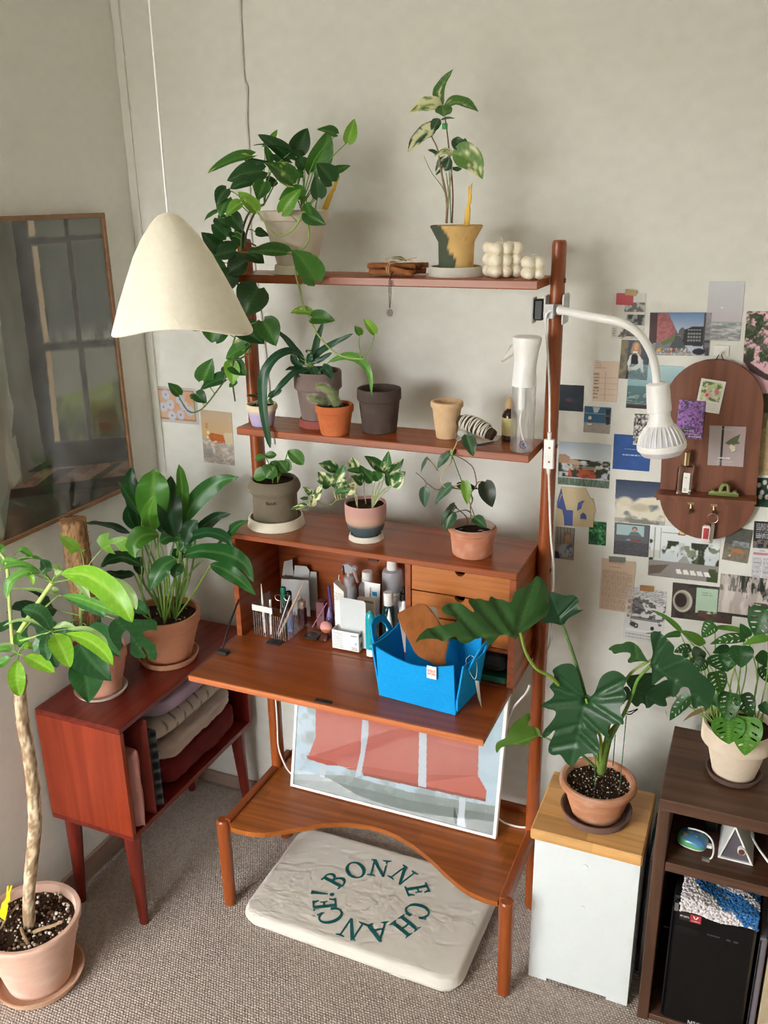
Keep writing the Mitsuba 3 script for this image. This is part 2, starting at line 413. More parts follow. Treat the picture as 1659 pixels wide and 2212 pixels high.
# ------------------------------------------------------------------ red side cabinet on the left
K = thing('side_cabinet', 'low reddish wood side cabinet with open front and tapered legs along the left wall', 'cabinet')
QX0, QX1, QY0, QY1, QZ0, QZ1 = -1.066, -0.770, -0.687, -0.036, 0.316, 0.688
obj('top_panel', box(QX0, QX1, QY0, QY1, QZ1 - 0.017, QZ1, 0.002), 'red_y', K)
obj('bottom_panel', box(QX0, QX1, QY0, QY1, QZ0, QZ0 + 0.017, 0.002), 'red_y', K)
obj('side_panel', box(QX0, QX1, QY0, QY0 + 0.016, QZ0 + 0.017, QZ1 - 0.017, 0.001), 'red_panel', K)
obj('side_panel', box(QX0, QX1, QY1 - 0.016, QY1, QZ0 + 0.017, QZ1 - 0.017, 0.001), 'red_z', K)
obj('back_panel', box(QX0, QX0 + 0.008, QY0 + 0.016, QY1 - 0.016, QZ0 + 0.017, QZ1 - 0.017, 0.001), 'red_y', K)
for x, dx in ((QX0 + 0.045, -0.005), (QX1 - 0.035, 0.014)):
    for y, dy in ((QY0 + 0.035, -0.012), (QY1 - 0.05, 0.012)):
        m = hull([(x + dx * f + r * math.cos(a), y + dy * f + r * math.sin(a), z) for z, r, f in ((0.0, 0.0115, 1), (0.004, 0.013, 1), (QZ0 - 0.0005, 0.025, 0)) for a in np.linspace(0, 2 * np.pi, 18, endpoint=False)])
        obj('leg', m, 'red_z', K)

# ------------------------------------------------------------------ white bin with wooden lid
WX0, WX1, WY0, WY1 = 0.319, 0.586, -0.42, -0.165
B = thing('bin', 'white box with a pine lid standing beside the teak shelving desk', 'box')
def panel(x0, x1, y0, y1):
    return box(x0, x1, y0, y1, 0.012, 0.463, 0.002)
fp = shapely.box(WX0, 0.0, WX1, 0.463).difference(shapely.box(WX0 + 0.05, -0.01, WX1 - 0.055, 0.009))
obj('front_panel', prism(fp, WY0, WY0 + 0.012, 'xz'), 'white_laminate', B)
obj('body', cat(panel(WX0, WX0 + 0.012, WY0 + 0.0122, WY1), panel(WX1 - 0.012, WX1, WY0 + 0.0122, WY1), panel(WX0 + 0.0122, WX1 - 0.0122, WY1 - 0.012, WY1), box(WX0 + 0.0122, WX1 - 0.0122, WY0 + 0.0124, WY1 - 0.0122, 0.012, 0.024)), 'white_laminate', B)
obj('lid', box(WX0 - 0.011, WX1 + 0.004, WY0 - 0.010, WY1 + 0.004, 0.4635, 0.496, 0.004), 'pine_x', B, label='pine wood lid')
for q in ((0.4516,-0.42,0.414), (0.4522,-0.42,0.2816)):
    obj('screw_cap', mv(rot(trimesh.creation.cylinder(0.007, 0.002, sections=20), [1, 0, 0], 90), q[0], WY0 - 0.001, q[2]), 'white_laminate', B)

# ------------------------------------------------------------------ dark brown cabinet on the right
D = thing('media_cabinet', 'dark brown open cabinet at the right with a computer inside', 'cabinet')
EX0, EX1, EY0, EY1, EZ = 0.615, 1.35, -0.444, -0.110, 0.685
SH0 = 0.506
obj('top_panel', box(EX0, EX1, EY0, EY1, EZ - 0.032, EZ, 0.002), 'walnut_x', D)
obj('side_panel', box(EX0, EX0 + 0.028, EY0, EY1, 0.0, EZ - 0.032, 0.002), 'walnut_z', D)
obj('side_panel', box(EX1 - 0.028, EX1, EY0, EY1, 0.0, EZ - 0.032, 0.002), 'walnut_z', D)
obj('inner_shelf', box(EX0 + 0.028, EX1 - 0.028, EY0 + 0.004, EY1 - 0.01, SH0 - 0.026, SH0, 0.002), 'walnut_x', D)
obj('floor_panel', box(EX0 + 0.028, EX1 - 0.028, EY0 + 0.004, EY1 - 0.01, 0.002, 0.02, 0.002), 'walnut_x', D)
obj('back_panel', box(EX0 + 0.028, EX1 - 0.028, EY1 - 0.01, EY1 - 0.004, 0.02, EZ - 0.032, 0.001), 'black_satin', D)

# ------------------------------------------------------------------ plants: leaves, stalks, pots
def half_width(kind, v):
    if kind == 'heart':
        h = v ** 0.38 * (1 - v) ** 0.92
    elif kind == 'oval':
        h = v ** 0.72 * (1 - v) ** 0.72
    elif kind == 'strap':
        h = v ** 0.3 * (1 - v) ** 0.45
    else:                                   # lance
        h = v ** 0.65 * (1 - v) ** 0.92
    return h / h.max()

def frame(B, Tp, roll, toward=None):
    B, Tp = np.array(B, float), np.array(Tp, float)
    a = Tp - B
    L = np.linalg.norm(a)
    a /= L
    w = EYE - (B + Tp) / 2
    n = w / np.linalg.norm(w) + np.array([0, 0, 0.55]) if toward is None else np.array(toward, float)
    n = n - a * (n @ a)
    n /= np.linalg.norm(n)
    s = np.cross(a, n)
    r = math.radians(roll)
    n, s = n * math.cos(r) + s * math.sin(r), s * math.cos(r) - n * math.sin(r)
    return B, a, s, n, L

def tint(pal, s, v, P, var, seed, veins=7.0, mid=0.09):
    """leaf colours: pal = (dark, light, rib, patch); s across -1..1, v along 0..1"""
    g = np.random.default_rng(seed)
    k = g.uniform(0, 1)
    c = mixc(pal[0], pal[1], np.clip(k * 0.75 + 0.35 * (fb(P, 30, 3, seed) - 0.5) + 0.12, 0, 1))
    if veins:
        ve = np.abs(((v * veins - np.abs(s) * 1.9) % 1) - 0.5) * 2
        c = mixc(c, pal[2], 0.2 * sstep(0.72, 0.98, ve))
    c = mixc(c, pal[2], 0.42 * sstep(mid, mid * 0.35, np.abs(s)))
    if var:
        q = np.stack([s * 2.2 + seed * 3.1, v * 4.5 - np.abs(s) * 1.5, 0 * s + seed], -1)
        t = sstep(1 - var - 0.06, 1 - var + 0.06, meshkit.fbm(q, 3, seed))
        c = mixc(c, pal[3], t)
    return c

def leaf_simple(spec, kind, pal, seed, var=0.0, fold=0.25, bend=0.06, wave=0.03, nv=15, nu=11, lobes=0.16, veins=7.0):
    B, Tp, w, roll = spec[:4]
    B, a, sd, n, L = frame(B, Tp, roll)
    g = np.random.default_rng(seed)
    u, v, f = grid(nu, nv)
    s = 2 * u - 1
    s = np.sign(s) * np.abs(s) ** 0.9
    v = np.clip(v, 0.004, 0.999)
    h = half_width(kind, v) * w * (0.57 if kind == 'heart' else 0.52)
    vv = v - (lobes * np.abs(s) ** 1.5 * (1 - v) ** 4 if kind == 'heart' else 0)
    ph = g.uniform(0, 6)
    up = fold * np.abs(s) ** 1.2 * h + bend * L * 4 * v * (1 - v) + wave * w * np.sin(v * 9 + ph + (s > 0) * 2) * np.abs(s) ** 2
    up = up + g.uniform(-0.12, 0.12) * w * s * np.sin(v * 3)
    side = g.uniform(-0.05, 0.05) * L * np.sin(np.pi * v)
    P = B + a * (vv * L)[:, None] + sd * (s * h + side)[:, None] + n * up[:, None]
    return trimesh.Trimesh(P, f, process=False), tint(pal, s, v, P, var, seed, veins)

def leaf_poly(spec, outline, pal, seed, holes=(), var=0.0, fold=0.2, bend=0.08, wave=0.03, step=0.045, veins=6.0, width=None, ribs=0.0):
    """a leaf of any outline: polygon in (across, along) with the length 1; resized to the spec"""
    B, Tp, w, roll = spec[:4]
    B, a, sd, n, L = frame(B, Tp, roll)
    g = np.random.default_rng(seed)
    raw = np.array(outline, float)
    if ribs:
        for _ in range(2):
            nx = np.roll(outline, -1, 0)
            outline = np.stack([0.75 * np.array(outline) + 0.25 * nx, 0.25 * np.array(outline) + 0.75 * nx], 1).reshape(-1, 2)
    pg = Polygon(outline).buffer(0)
    if pg.geom_type != 'Polygon':
        pg = max(pg.geoms, key=lambda q: q.area)
    for hpoly in holes:
        pg = pg.difference(Polygon(hpoly))
    if pg.geom_type != 'Polygon':
        pg = max(pg.geoms, key=lambda q: q.area)
    pts = []
    for ring in [pg.exterior, *pg.interiors]:
        k = max(8, int(ring.length / step * 1.4))
        pts += [ring.interpolate(i / k, normalized=True).coords[0] for i in range(k)]
    x0, y0, x1, y1 = pg.bounds
    inner = pg.buffer(-step * 0.55)
    xx, yy = np.meshgrid(np.arange(x0, x1, step), np.arange(y0, y1, step))
    xx = xx + (np.arange(xx.shape[0]) % 2)[:, None] * step / 2
    ok = shapely.contains_xy(inner, xx.ravel(), yy.ravel())
    pts = np.array(pts + list(zip(xx.ravel()[ok], yy.ravel()[ok])))
    f = Delaunay(pts + g.normal(0, 1e-6, pts.shape)).simplices
    cen = pts[f].mean(1)
    f = f[shapely.contains_xy(pg, cen[:, 0], cen[:, 1])]
    A = pts[f]
    d1, d2 = A[:, 1] - A[:, 0], A[:, 2] - A[:, 0]
    area = d1[:, 0] * d2[:, 1] - d1[:, 1] * d2[:, 0]
    f[area < 0] = f[area < 0][:, ::-1]
    f = f[np.abs(area) > 1e-7]
    W = max(x1, -x0)
    s, v = pts[:, 0] / W, pts[:, 1]
    k = (w / 2) / W if width is None else width
    vc = np.clip(v, 0, 1)
    up = fold * np.abs(s) ** 1.2 * w / 2 + bend * L * 4 * vc * (1 - vc) + wave * w * np.sin(v * 9 + seed + (s > 0) * 2) * np.abs(s)
    P = B + a * (v * L)[:, None] + sd * (pts[:, 0] * k)[:, None] + n * up[:, None]
    c = tint(pal, s, v, P, var, seed, veins, mid=0.05)
    if ribs:
        m_ = len(raw)
        for i in range(m_):
            x, y = raw[i]
            if abs(x) > 0.12 and all(abs(raw[(i + d) % m_][0]) <= abs(x) or raw[(i + d) % m_][0] * x < 0 for d in (-2, -1, 1, 2)):
                o = np.array([0, max(0.03, y - 0.55 * abs(x))])
                d = raw[i] - o
                t = np.clip(((pts - o) @ d) / (d @ d), 0, 0.9)
                q = np.linalg.norm(pts - o - t[:, None] * d, axis=1)
                c = mixc(c, pal[2], ribs * sstep(0.022, 0.006, q))
                up = up - 0.035 * w * sstep(0.06, 0.0, q)
        P = B + a * (v * L)[:, None] + sd * (pts[:, 0] * k)[:, None] + n * up[:, None]
    return trimesh.Trimesh(P, f, process=False), c

def pal(d, l, r='#9dbb6a', p='#dfe3b0'):
    return lin(d), lin(l), lin(r), lin(p)

G_POTHOS = pal('#234d1f', '#47802f', '#6a9a48', '#c3cf68')
G_POTHOS_L = pal('#4c8a2c', '#7fb23a', '#a8cc66', '#d6dc84')
G_DARK = pal('#1b3b1e', '#30592c', '#4f7a48', '#8fb070')
G_MID = pal('#24582c', '#3f7f38', '#79a857', '#cfdc98')
G_LIGHT = pal('#5a9a2c', '#86c03a', '#b3d968', '#e0ecA0')
G_VAR = pal('#1f5226', '#3a7434', '#7a9a58', '#e3e3b4')

def stalk_tube(B, A, r0, r1, sag, seed):
    g = np.random.default_rng(seed)
    B, A = np.array(B, float), np.array(A, float)
    m = (A + B) / 2 + np.array([g.uniform(-.1, .1), g.uniform(-.1, .1), 0]) * np.linalg.norm(A - B) + np.array([0, 0, sag * np.linalg.norm(A - B)])
    return tube([A, m, B], [r1, r0], sides=6, n=9, caps=False)

STEM_G, STEM_B = lin('#6f9440'), lin('#6a5a3a')
def flat(mesh, c, jit=0.0, s=40, seed=0):
    c = np.tile(lin(c) if isinstance(c, str) else np.asarray(c, float), (len(mesh.vertices), 1))
    if jit:
        c = c * (1 - jit + 2 * jit * fb(mesh.vertices, s, 3, seed))[:, None]
    return c

def leaves(key, rows, anchors, kind, P, seed, stalk=(0.0012, 0.0018), stem_col=STEM_G, sag=0.12, var=0.0, name='leaf', mindist=0.012, outline=None, **kw):
    """one part per leaf, its stalk as a sub-part; the stalk runs to the nearest anchor"""
    anchors = np.array(anchors, float)
    for i, r in enumerate(rows):
        sd = seed * 100 + i
        p = r[4] if len(r) > 4 and r[4] else P
        va = r[5] if len(r) > 5 else var
        if outline is not None:
            o, h = outline(sd)
            m, c = leaf_poly(r, o, p, sd, h, var=va, **kw)
        else:
            m, c = leaf_simple(r, kind, p, sd, var=va, **kw)
        k = obj(name, m, 'leaf', key, color=c)
        if stalk:
            d = np.linalg.norm(anchors - np.array(r[0]), axis=1)
            A = anchors[int(np.argmin(d + (d < mindist) * 1.0))]
            st = stalk_tube(r[0], A, *stalk, sag, sd)
            obj('stalk', st, 'stalk', k, color=flat(st, stem_col))

def pot_mesh(prof_out, wall, depth, at, n=48):
    """outer profile from the base up; comes back down inside"""
    r, z = prof_out[-1]
    inner = [(r - wall * 0.35, z + 0.0008), (r - wall, z - 0.001), (np.interp(z - depth, [p[1] for p in prof_out], [p[0] for p in prof_out]) - wall, z - depth), (0.0, z - depth)]
    return lathe([(0.0, prof_out[0][1])] + list(prof_out) + inner, n, at)

def clay(mesh, base, blot='#ffffff', k=0.25, s=22, seed=1, streak=0.0, hb=None):
    v = mesh.vertices
    c = np.tile(lin(base), (len(v), 1))
    t = sstep(0.48, 0.72, fb(v, s, 4, seed))
    c = mixc(c, lin(blot), t * k)
    if streak:
        t = sstep(0.6, 0.75, meshkit.fbm(np.stack([np.arctan2(v[:, 1] - v[:, 1].mean(), v[:, 0] - v[:, 0].mean()) * 1.5, v[:, 2] * 260, 0 * v[:, 0]], -1), 3, seed))
        c = mixc(c, lin(blot), t * streak)
    return c * (0.93 + 0.14 * fb(v, 150, 2, seed + 3))[:, None]

def dense(prof, m=5):
    """subdivides a profile for vertex colours"""
    out = [prof[0]]
    for a, b in zip(prof[:-1], prof[1:]):
        d = math.hypot(b[0] - a[0], b[1] - a[1])
        k = max(1, min(14, int(d / 0.009)))
        out += [(a[0] + (b[0] - a[0]) * i / k, a[1] + (b[1] - a[1]) * i / k) for i in range(1, k + 1)]
    return out

def std_pot(g, rim=0.24, lip=0.07, round_=False):
    """flower pot profile from (x, y, z, h, rb, rt): tapering body, collar of height rim*h"""
    x, y, z, h, rb, rt = g
    rm = rb + (rt - rb) * (1 - rim) * 0.92
    if rim == 0:
        return dense([(rb * 0.96, 0.0), (rb, 0.003), (rt, h)])
    return dense([(rb * 0.95, 0.0), (rb, 0.003), (rm, h * (1 - rim)), (rt - 0.002, h * (1 - rim) + 0.002), (rt, h * (1 - rim) + 0.005), (rt, h - 0.003), (rt - 0.0015, h)])

def put_soil(key, x, y, z, r, bs='soil', lump=0.004, seed=0, chips=0, size=1.0):
    n = 28
    u, v, f = grid(n, n)
    px, py = (2 * u - 1), (2 * v - 1)
    m = np.sqrt(np.maximum(1e-9, 1 - py ** 2 / 2)) * px, np.sqrt(np.maximum(1e-9, 1 - px ** 2 / 2)) * py
    P = np.stack([x + m[0] * r, y + m[1] * r, z + 0 * u], 1)
    P[:, 2] += lump * 2 * (fb(P, 70, 3, seed) - 0.5)
    k = obj('soil', trimesh.Trimesh(P, f, process=False), bs, key, smooth=True)
    if chips:
        g = np.random.default_rng(seed)
        parts, cols = [], []
        for i in range(chips):
            a, q = g.uniform(0, 6.28), r * 0.93 * math.sqrt(g.uniform(0, 1))
            c = trimesh.creation.icosphere(subdivisions=0, radius=1.0)
            c.apply_transform(trimesh.transformations.random_rotation_matrix(g.uniform(0, 1, 3)))
            c.apply_scale(size * g.uniform(0.001, 0.003))
            c.apply_translation((x + q * math.cos(a), y + q * math.sin(a), z + 0.002 + lump * g.uniform(-0.6, 0.8)))
            parts.append(c)
            cols.append(np.tile(lin(['#4a3526', '#6f5844', '#2b1f18', '#b9ad9c', '#d8d2c6'][int(g.integers(0, 5))]), (len(c.vertices), 1)))
        kk = obj('grit', cat(parts), 'vc_matte', k, color=np.vstack(cols))
        labels[kk] = {'kind': 'stuff'}

def saucer(label, x, y, z, r, h, color, group=None, flare=1.0, bs='vc_matte', seed=3):
    t = 0.004
    z += 0.0006
    m = lathe(dense([(0, 0), (r * 0.86, 0), (r * 0.9, 0.001), (r, h), (r - t, h), (r * 0.86 - t * 0.6, 0.0045), (0, 0.0045)]) if flare else
              dense([(0, 0), (r, 0), (r * 0.93, h), (r * 0.93 - t, h), (r * 0.93 - t, 0.0045), (0, 0.0045)]), 48, (x, y, z))
    return one('saucer', label, 'saucer', m, bs, 'saucers under the plant pots', color=clay(m, color, '#8a8078', 0.08, 30, seed))

def potted(name, label, g, prof, color_fn, soil_in=0.018, wall=0.006, bs='vc_matte', depth=None, chips=0, group=None, soil_bs='soil', nosoil=False, size=1.0):
    x, y, z, h, rb, rt = g
    k = thing(name, label, 'potted plant' if not nosoil else 'flower pot', group)
    m = pot_mesh(prof, wall, depth or soil_in + 0.01, (x, y, z))
    obj('pot', m, bs, k, color=color_fn(m))
    if not nosoil:
        zz = h - soil_in
        r = np.interp(zz, [p[1] for p in prof], [p[0] for p in prof]) - wall * 0.7
        put_soil(k, x, y, z + zz, r, soil_bs, seed=int(x * 1000) % 97, chips=chips, size=size)
    return k

def leaf_spine(pts, w, roll, kind, P, seed, var=0.0, fold=0.2, nv=26, nu=9, wave=0.03, veins=9.0, wob=0.0):
    """a leaf along a curved spine"""
    sp = spline(pts, nv)
    t = np.gradient(sp, axis=0)
    t /= np.linalg.norm(t, axis=1, keepdims=True)
    eye = EYE - sp[len(sp) // 2]
    n0 = eye / np.linalg.norm(eye) + np.array([0, 0, 0.5])
    n = n0 - t * (t @ n0)[:, None]
    n /= np.linalg.norm(n, axis=1, keepdims=True)
    s = np.cross(t, n)
    r = math.radians(roll)
    n, s = n * math.cos(r) + s * math.sin(r), s * math.cos(r) - n * math.sin(r)
    u, v, f = grid(nu, nv)
    a = 2 * u - 1
    vv = np.clip(v, 0.004, 0.998)
    h = half_width(kind, vv) * w / 2
    i = np.repeat(np.arange(nv), nu)
    h = h * (1 + wob * np.sin(v * 40 + seed) * 0.12)
    up = fold * np.abs(a) ** 1.2 * h + wave * w * np.sin(v * 16 + seed + (a > 0) * 2) * a ** 2
    Q = sp[i] + s[i] * (a * h)[:, None] + n[i] * up[:, None]
    return trimesh.Trimesh(Q, f, process=False), tint(P, a, v, Q, var, seed, veins)

def spine_leaves(key, rows, kind, P, seed, stalk_to=None, name='leaf', stalk=(0.0015, 0.0025), stem_col=STEM_G, sag=0.05, **kw):
    for i, r in enumerate(rows):
        sd = seed * 100 + i
        p = r[3] if len(r) > 3 and r[3] else P
        m, c = leaf_spine(r[0], r[1], r[2], kind, p, sd, **kw)
        k = obj(name, m, 'leaf', key, color=c)
        if stalk_to is not None:
            A = np.array(stalk_to, float)
            A = A if A.ndim == 1 else A[int(np.argmin(np.linalg.norm(A - np.array(r[0][0]), axis=1)))]
            st = stalk_tube(r[0][0], A, *stalk, sag, sd)
            obj('stalk', st, 'stalk', k, color=flat(st, stem_col))

def crown(g, n, r, zin, seed):
    q = np.random.default_rng(seed)
    a, d = q.uniform(0, 6.28, n), r * np.sqrt(q.uniform(0, 1, n))
    return np.stack([g[0] + d * np.cos(a), g[1] + d * np.sin(a), np.full(n, g[2] + g[3] - zin)], 1)

# ------------------------------------------------------------------ top shelf: trailing pothos in the cream pot
SC = [('#ddd6c8', 0.006)]
g = (-0.3989,-0.238,1.8631,0.1455,0.0472,0.0877)
saucer('cream saucer under the tall cream pot of trailing pothos on the top shelf', g[0], g[1], 1.857, 0.061, 0.022, '#ded8c6', flare=0)
pr = std_pot(g, 0.17)
k = potted('pothos', 'trailing pothos in a tall cream pot, its vines hanging off the top shelf', g, pr,
           lambda m: clay(m, '#cbbfb0', '#d8cfc2', 0.4, 25, 5), soil_in=0.012)
POTHOS = k
vines = [[(-0.467,-0.27,2.025),(-0.496,-0.29,2.009),(-0.515,-0.3,1.967),(-0.52,-0.31,1.91),(-0.527,-0.325,1.86)] + [(-0.51,-0.335,1.786),(-0.52,-0.34,1.741),(-0.542,-0.35,1.672),(-0.567,-0.345,1.603),(-0.617,-0.33,1.549),(-0.678,-0.31,1.498),(-0.74,-0.28,1.48),(-0.791,-0.25,1.508)],
         [(-0.36,-0.28,2.019),(-0.327,-0.31,1.983),(-0.319,-0.325,1.942),(-0.35,-0.325,1.906),(-0.355,-0.33,1.867),(-0.344,-0.335,1.831)] + [(-0.336,-0.335,1.792),(-0.318,-0.33,1.751),(-0.3,-0.335,1.722),(-0.255,-0.345,1.684),(-0.215,-0.345,1.669),(-0.173,-0.34,1.667)],
         [(-0.334,-0.3,2.014),(-0.337,-0.325,1.993),(-0.355,-0.34,1.965),(-0.396,-0.34,1.955),(-0.45,-0.34,2.01)],
         [(-0.483,-0.27,2.025),(-0.496,-0.3,1.977),(-0.501,-0.31,1.944),(-0.468,-0.32,1.928)],
         [(-0.521,-0.34,1.786),(-0.509,-0.345,1.73),(-0.483,-0.35,1.679),(-0.512,-0.35,1.654),(-0.549,-0.35,1.641),(-0.572,-0.35,1.588)],
         [(-0.539,-0.35,1.649),(-0.545,-0.35,1.586),(-0.542,-0.35,1.538)]]
anchors = list(crown(g, 12, 0.05, 0.01, 3))
for i, v in enumerate(vines):
    m = tube(v, [0.0028, 0.0018], sides=7, n=10 * len(v))
    obj('vine', m, 'stalk', k, color=flat(m, ['#5c6a35', '#8fa658', '#9fb45f', '#54472f', '#58663a', '#39462c'][i], 0.2))
    anchors += list(spline(v, 5 * len(v)))
D_, L_, M2 = G_DARK, G_POTHOS_L, G_POTHOS
up_rows = [((-0.266,-0.2,2.165),(-0.251,-0.19,2.216),0.029,25),((-0.296,-0.2,2.182),(-0.338,-0.22,2.194),0.034,20),((-0.353,-0.22,2.099),(-0.315,-0.2,2.195),0.051,15),((-0.41,-0.2,2.145),(-0.384,-0.18,2.201),0.044,10),((-0.41,-0.23,2.128),(-0.485,-0.25,2.186),0.039,20),((-0.486,-0.22,2.161),(-0.458,-0.2,2.2),0.019,50),((-0.404,-0.24,2.143),(-0.481,-0.28,2.161),0.024,60),((-0.5,-0.26,2.138),(-0.586,-0.33,2.099),0.034,25),((-0.477,-0.25,2.103),(-0.552,-0.3,2.081),0.047,-15),((-0.367,-0.3,2.07),(-0.443,-0.3,2.121),0.055,10),((-0.475,-0.22,2.123),(-0.486,-0.22,2.163),0.021,40),((-0.509,-0.27,2.13),(-0.458,-0.25,2.125),0.015,60),((-0.382,-0.22,2.092),(-0.404,-0.23,2.092),0.033,20),((-0.287,-0.25,2.074),(-0.317,-0.27,2.116),0.047,0),((-0.31,-0.28,2.039),(-0.319,-0.28,2.087),0.035,10),((-0.311,-0.22,2.097),(-0.26,-0.2,2.111),0.019,45),((-0.338,-0.2,2.136),(-0.312,-0.19,2.158),0.026,20),((-0.376,-0.22,2.108),(-0.399,-0.22,2.133),0.034,0),((-0.339,-0.3,2.043),(-0.398,-0.32,2.035),0.05,25),((-0.378,-0.34,2.008),(-0.33,-0.33,2.059),0.033,20),((-0.45,-0.34,2.011),(-0.491,-0.35,2.055),0.035,15),((-0.495,-0.28,2.078),(-0.538,-0.31,2.062),0.034,20),((-0.457,-0.28,2.077),(-0.468,-0.3,2.035),0.038,0),((-0.554,-0.3,2.062),(-0.575,-0.32,2.025),0.031,0),((-0.552,-0.3,2.04),(-0.567,-0.32,1.997),0.036,15),((-0.504,-0.32,2.029),(-0.536,-0.34,1.997),0.031,15),((-0.583,-0.3,2.009),(-0.622,-0.31,1.986),0.017,30),((-0.541,-0.31,2.0),(-0.502,-0.32,1.961),0.036,10),((-0.558,-0.31,1.949),(-0.6,-0.31,1.979),0.042,0),((-0.585,-0.31,1.915),(-0.625,-0.32,1.961),0.048,15),((-0.58,-0.31,1.994),(-0.55,-0.31,1.97),0.033,0),((-0.534,-0.31,1.915),(-0.603,-0.33,1.898),0.055,15),((-0.501,-0.32,1.891),(-0.553,-0.33,1.86),0.049,0),((-0.478,-0.3,1.957),(-0.452,-0.28,1.949),0.033,-20),((-0.496,-0.31,1.91),(-0.459,-0.3,1.885),0.035,10),((-0.376,-0.335,1.913),(-0.483,-0.34,1.915),0.044,20),((-0.3,-0.335,1.849),(-0.358,-0.34,1.921),0.062,5),((-0.324,-0.32,2.005),(-0.267,-0.33,1.978),0.036,25),((-0.322,-0.32,2.024),(-0.306,-0.33,1.998),0.02,20),((-0.467,-0.25,2.077),(-0.447,-0.23,2.074),0.028,0),((-0.59,-0.33,1.884),(-0.545,-0.34,1.827),0.046,10),((-0.542,-0.33,1.867),(-0.563,-0.34,1.813),0.053,0),((-0.456,-0.22,2.142),(-0.43,-0.22,2.116),0.031,0),((-0.542,-0.3,1.96),(-0.513,-0.3,1.92),0.035,0),((-0.391,-0.21,2.134),(-0.416,-0.22,2.147),0.024,20)]
cols = [L_, M2, M2, D_, D_, L_, D_, (M2, .25), D_, (M2, .3), M2, D_, M2, D_, D_, M2, D_, D_, M2, L_, (L_, .25), D_, M2, D_, M2, L_, M2, D_, D_, D_, D_, D_, D_, D_, D_, M2, (M2, .15), M2, M2, D_, D_, D_, D_, D_, D_]
lo_rows = [((-0.459,-0.335,1.828),(-0.497,-0.345,1.761),0.077,0),((-0.446,-0.345,1.748),(-0.41,-0.35,1.689),0.057,10),((-0.506,-0.35,1.731),(-0.44,-0.355,1.693),0.057,0),((-0.62,-0.345,1.726),(-0.688,-0.35,1.734),0.041,10),((-0.592,-0.345,1.731),(-0.6,-0.35,1.688),0.047,0),((-0.554,-0.345,1.727),(-0.586,-0.35,1.686),0.037,10),((-0.496,-0.35,1.686),(-0.557,-0.355,1.649),0.044,10),((-0.651,-0.33,1.583),(-0.611,-0.335,1.645),0.049,5),((-0.576,-0.34,1.593),(-0.657,-0.34,1.557),0.042,10),((-0.547,-0.35,1.641),(-0.542,-0.355,1.582),0.036,0),((-0.546,-0.345,1.638),(-0.506,-0.34,1.607),0.041,10),((-0.566,-0.345,1.619),(-0.586,-0.34,1.605),0.02,0),((-0.791,-0.25,1.518),(-0.821,-0.255,1.552),0.032,15),((-0.691,-0.31,1.54),(-0.659,-0.31,1.516),0.033,10),((-0.551,-0.35,1.589),(-0.53,-0.35,1.587),0.027,20),((-0.318,-0.33,1.772),(-0.376,-0.33,1.769),0.022,10),((-0.318,-0.325,1.759),(-0.257,-0.32,1.753),0.034,10),((-0.182,-0.34,1.725),(-0.196,-0.34,1.746),0.022,30),((-0.144,-0.34,1.73),(-0.171,-0.34,1.763),0.022,15),((-0.54,-0.345,1.729),(-0.527,-0.345,1.726),0.023,30),((-0.723,-0.29,1.525),(-0.702,-0.29,1.535),0.012,20),((-0.482,-0.35,1.69),(-0.52,-0.35,1.666),0.027,20)]
cl2 = [D_, M2, D_, D_, M2, D_, (M2, .25), M2, D_, (L_, .2), M2, D_, M2, D_, M2, (L_, .3), (M2, .1), L_, L_, D_, D_, D_]
rows = [r[:4] + (c if isinstance(c[-1], float) else (c, 0.0)) for r, c in zip(up_rows + lo_rows, cols + cl2)]
leaves(k, rows, anchors, 'heart', M2, 3, stalk=(0.0010, 0.0015), fold=0.28, bend=0.07, lobes=0.13)
def marker(label, pts, th):
    """yellow animal-shaped plant marker: outline in pot plane"""
    return one('plant_marker', label, 'plant marker', pts, 'vc_satin', color=flat(pts, '#e0b22c', 0.08, 60))
p0, p1 = [(-0.324,-0.215,2.018),(-0.294,-0.205,2.088)]
def rabbit(p0, p1, w):
    """flat yellow stake with two ears"""
    p0, p1 = np.array(p0), np.array(p1)
    a = p1 - p0
    L = np.linalg.norm(a)
    o = [(-.5, -0.009 / L), (.5, -0.009 / L), (.55, 0.12), (.5, .38), (.3, .45), (.62, .56), (.5, .68), (.42, .75), (.5, 1.0), (.28, .97), (.2, .78), (.08, .78), (.02, .93), (-.16, .9), (-.1, .72), (0.02, .62), (-.08, .5), (-.42, .35)]
    m = prism([(x * w, y * L) for x, y in o], -0.0012, 0.0012, 'xz')
    z = a / L
    xx = np.cross([0, 1.0, 0], z)
    xx /= np.linalg.norm(xx)
    M = np.eye(4)
    M[:3, 0], M[:3, 1], M[:3, 2], M[:3, 3] = xx, np.cross(z, xx), z, p0
    m.apply_transform(M)
    return m
marker('yellow rabbit-shaped stake stuck in the cream pothos pot', rabbit(p0, p1, 0.014), 0)

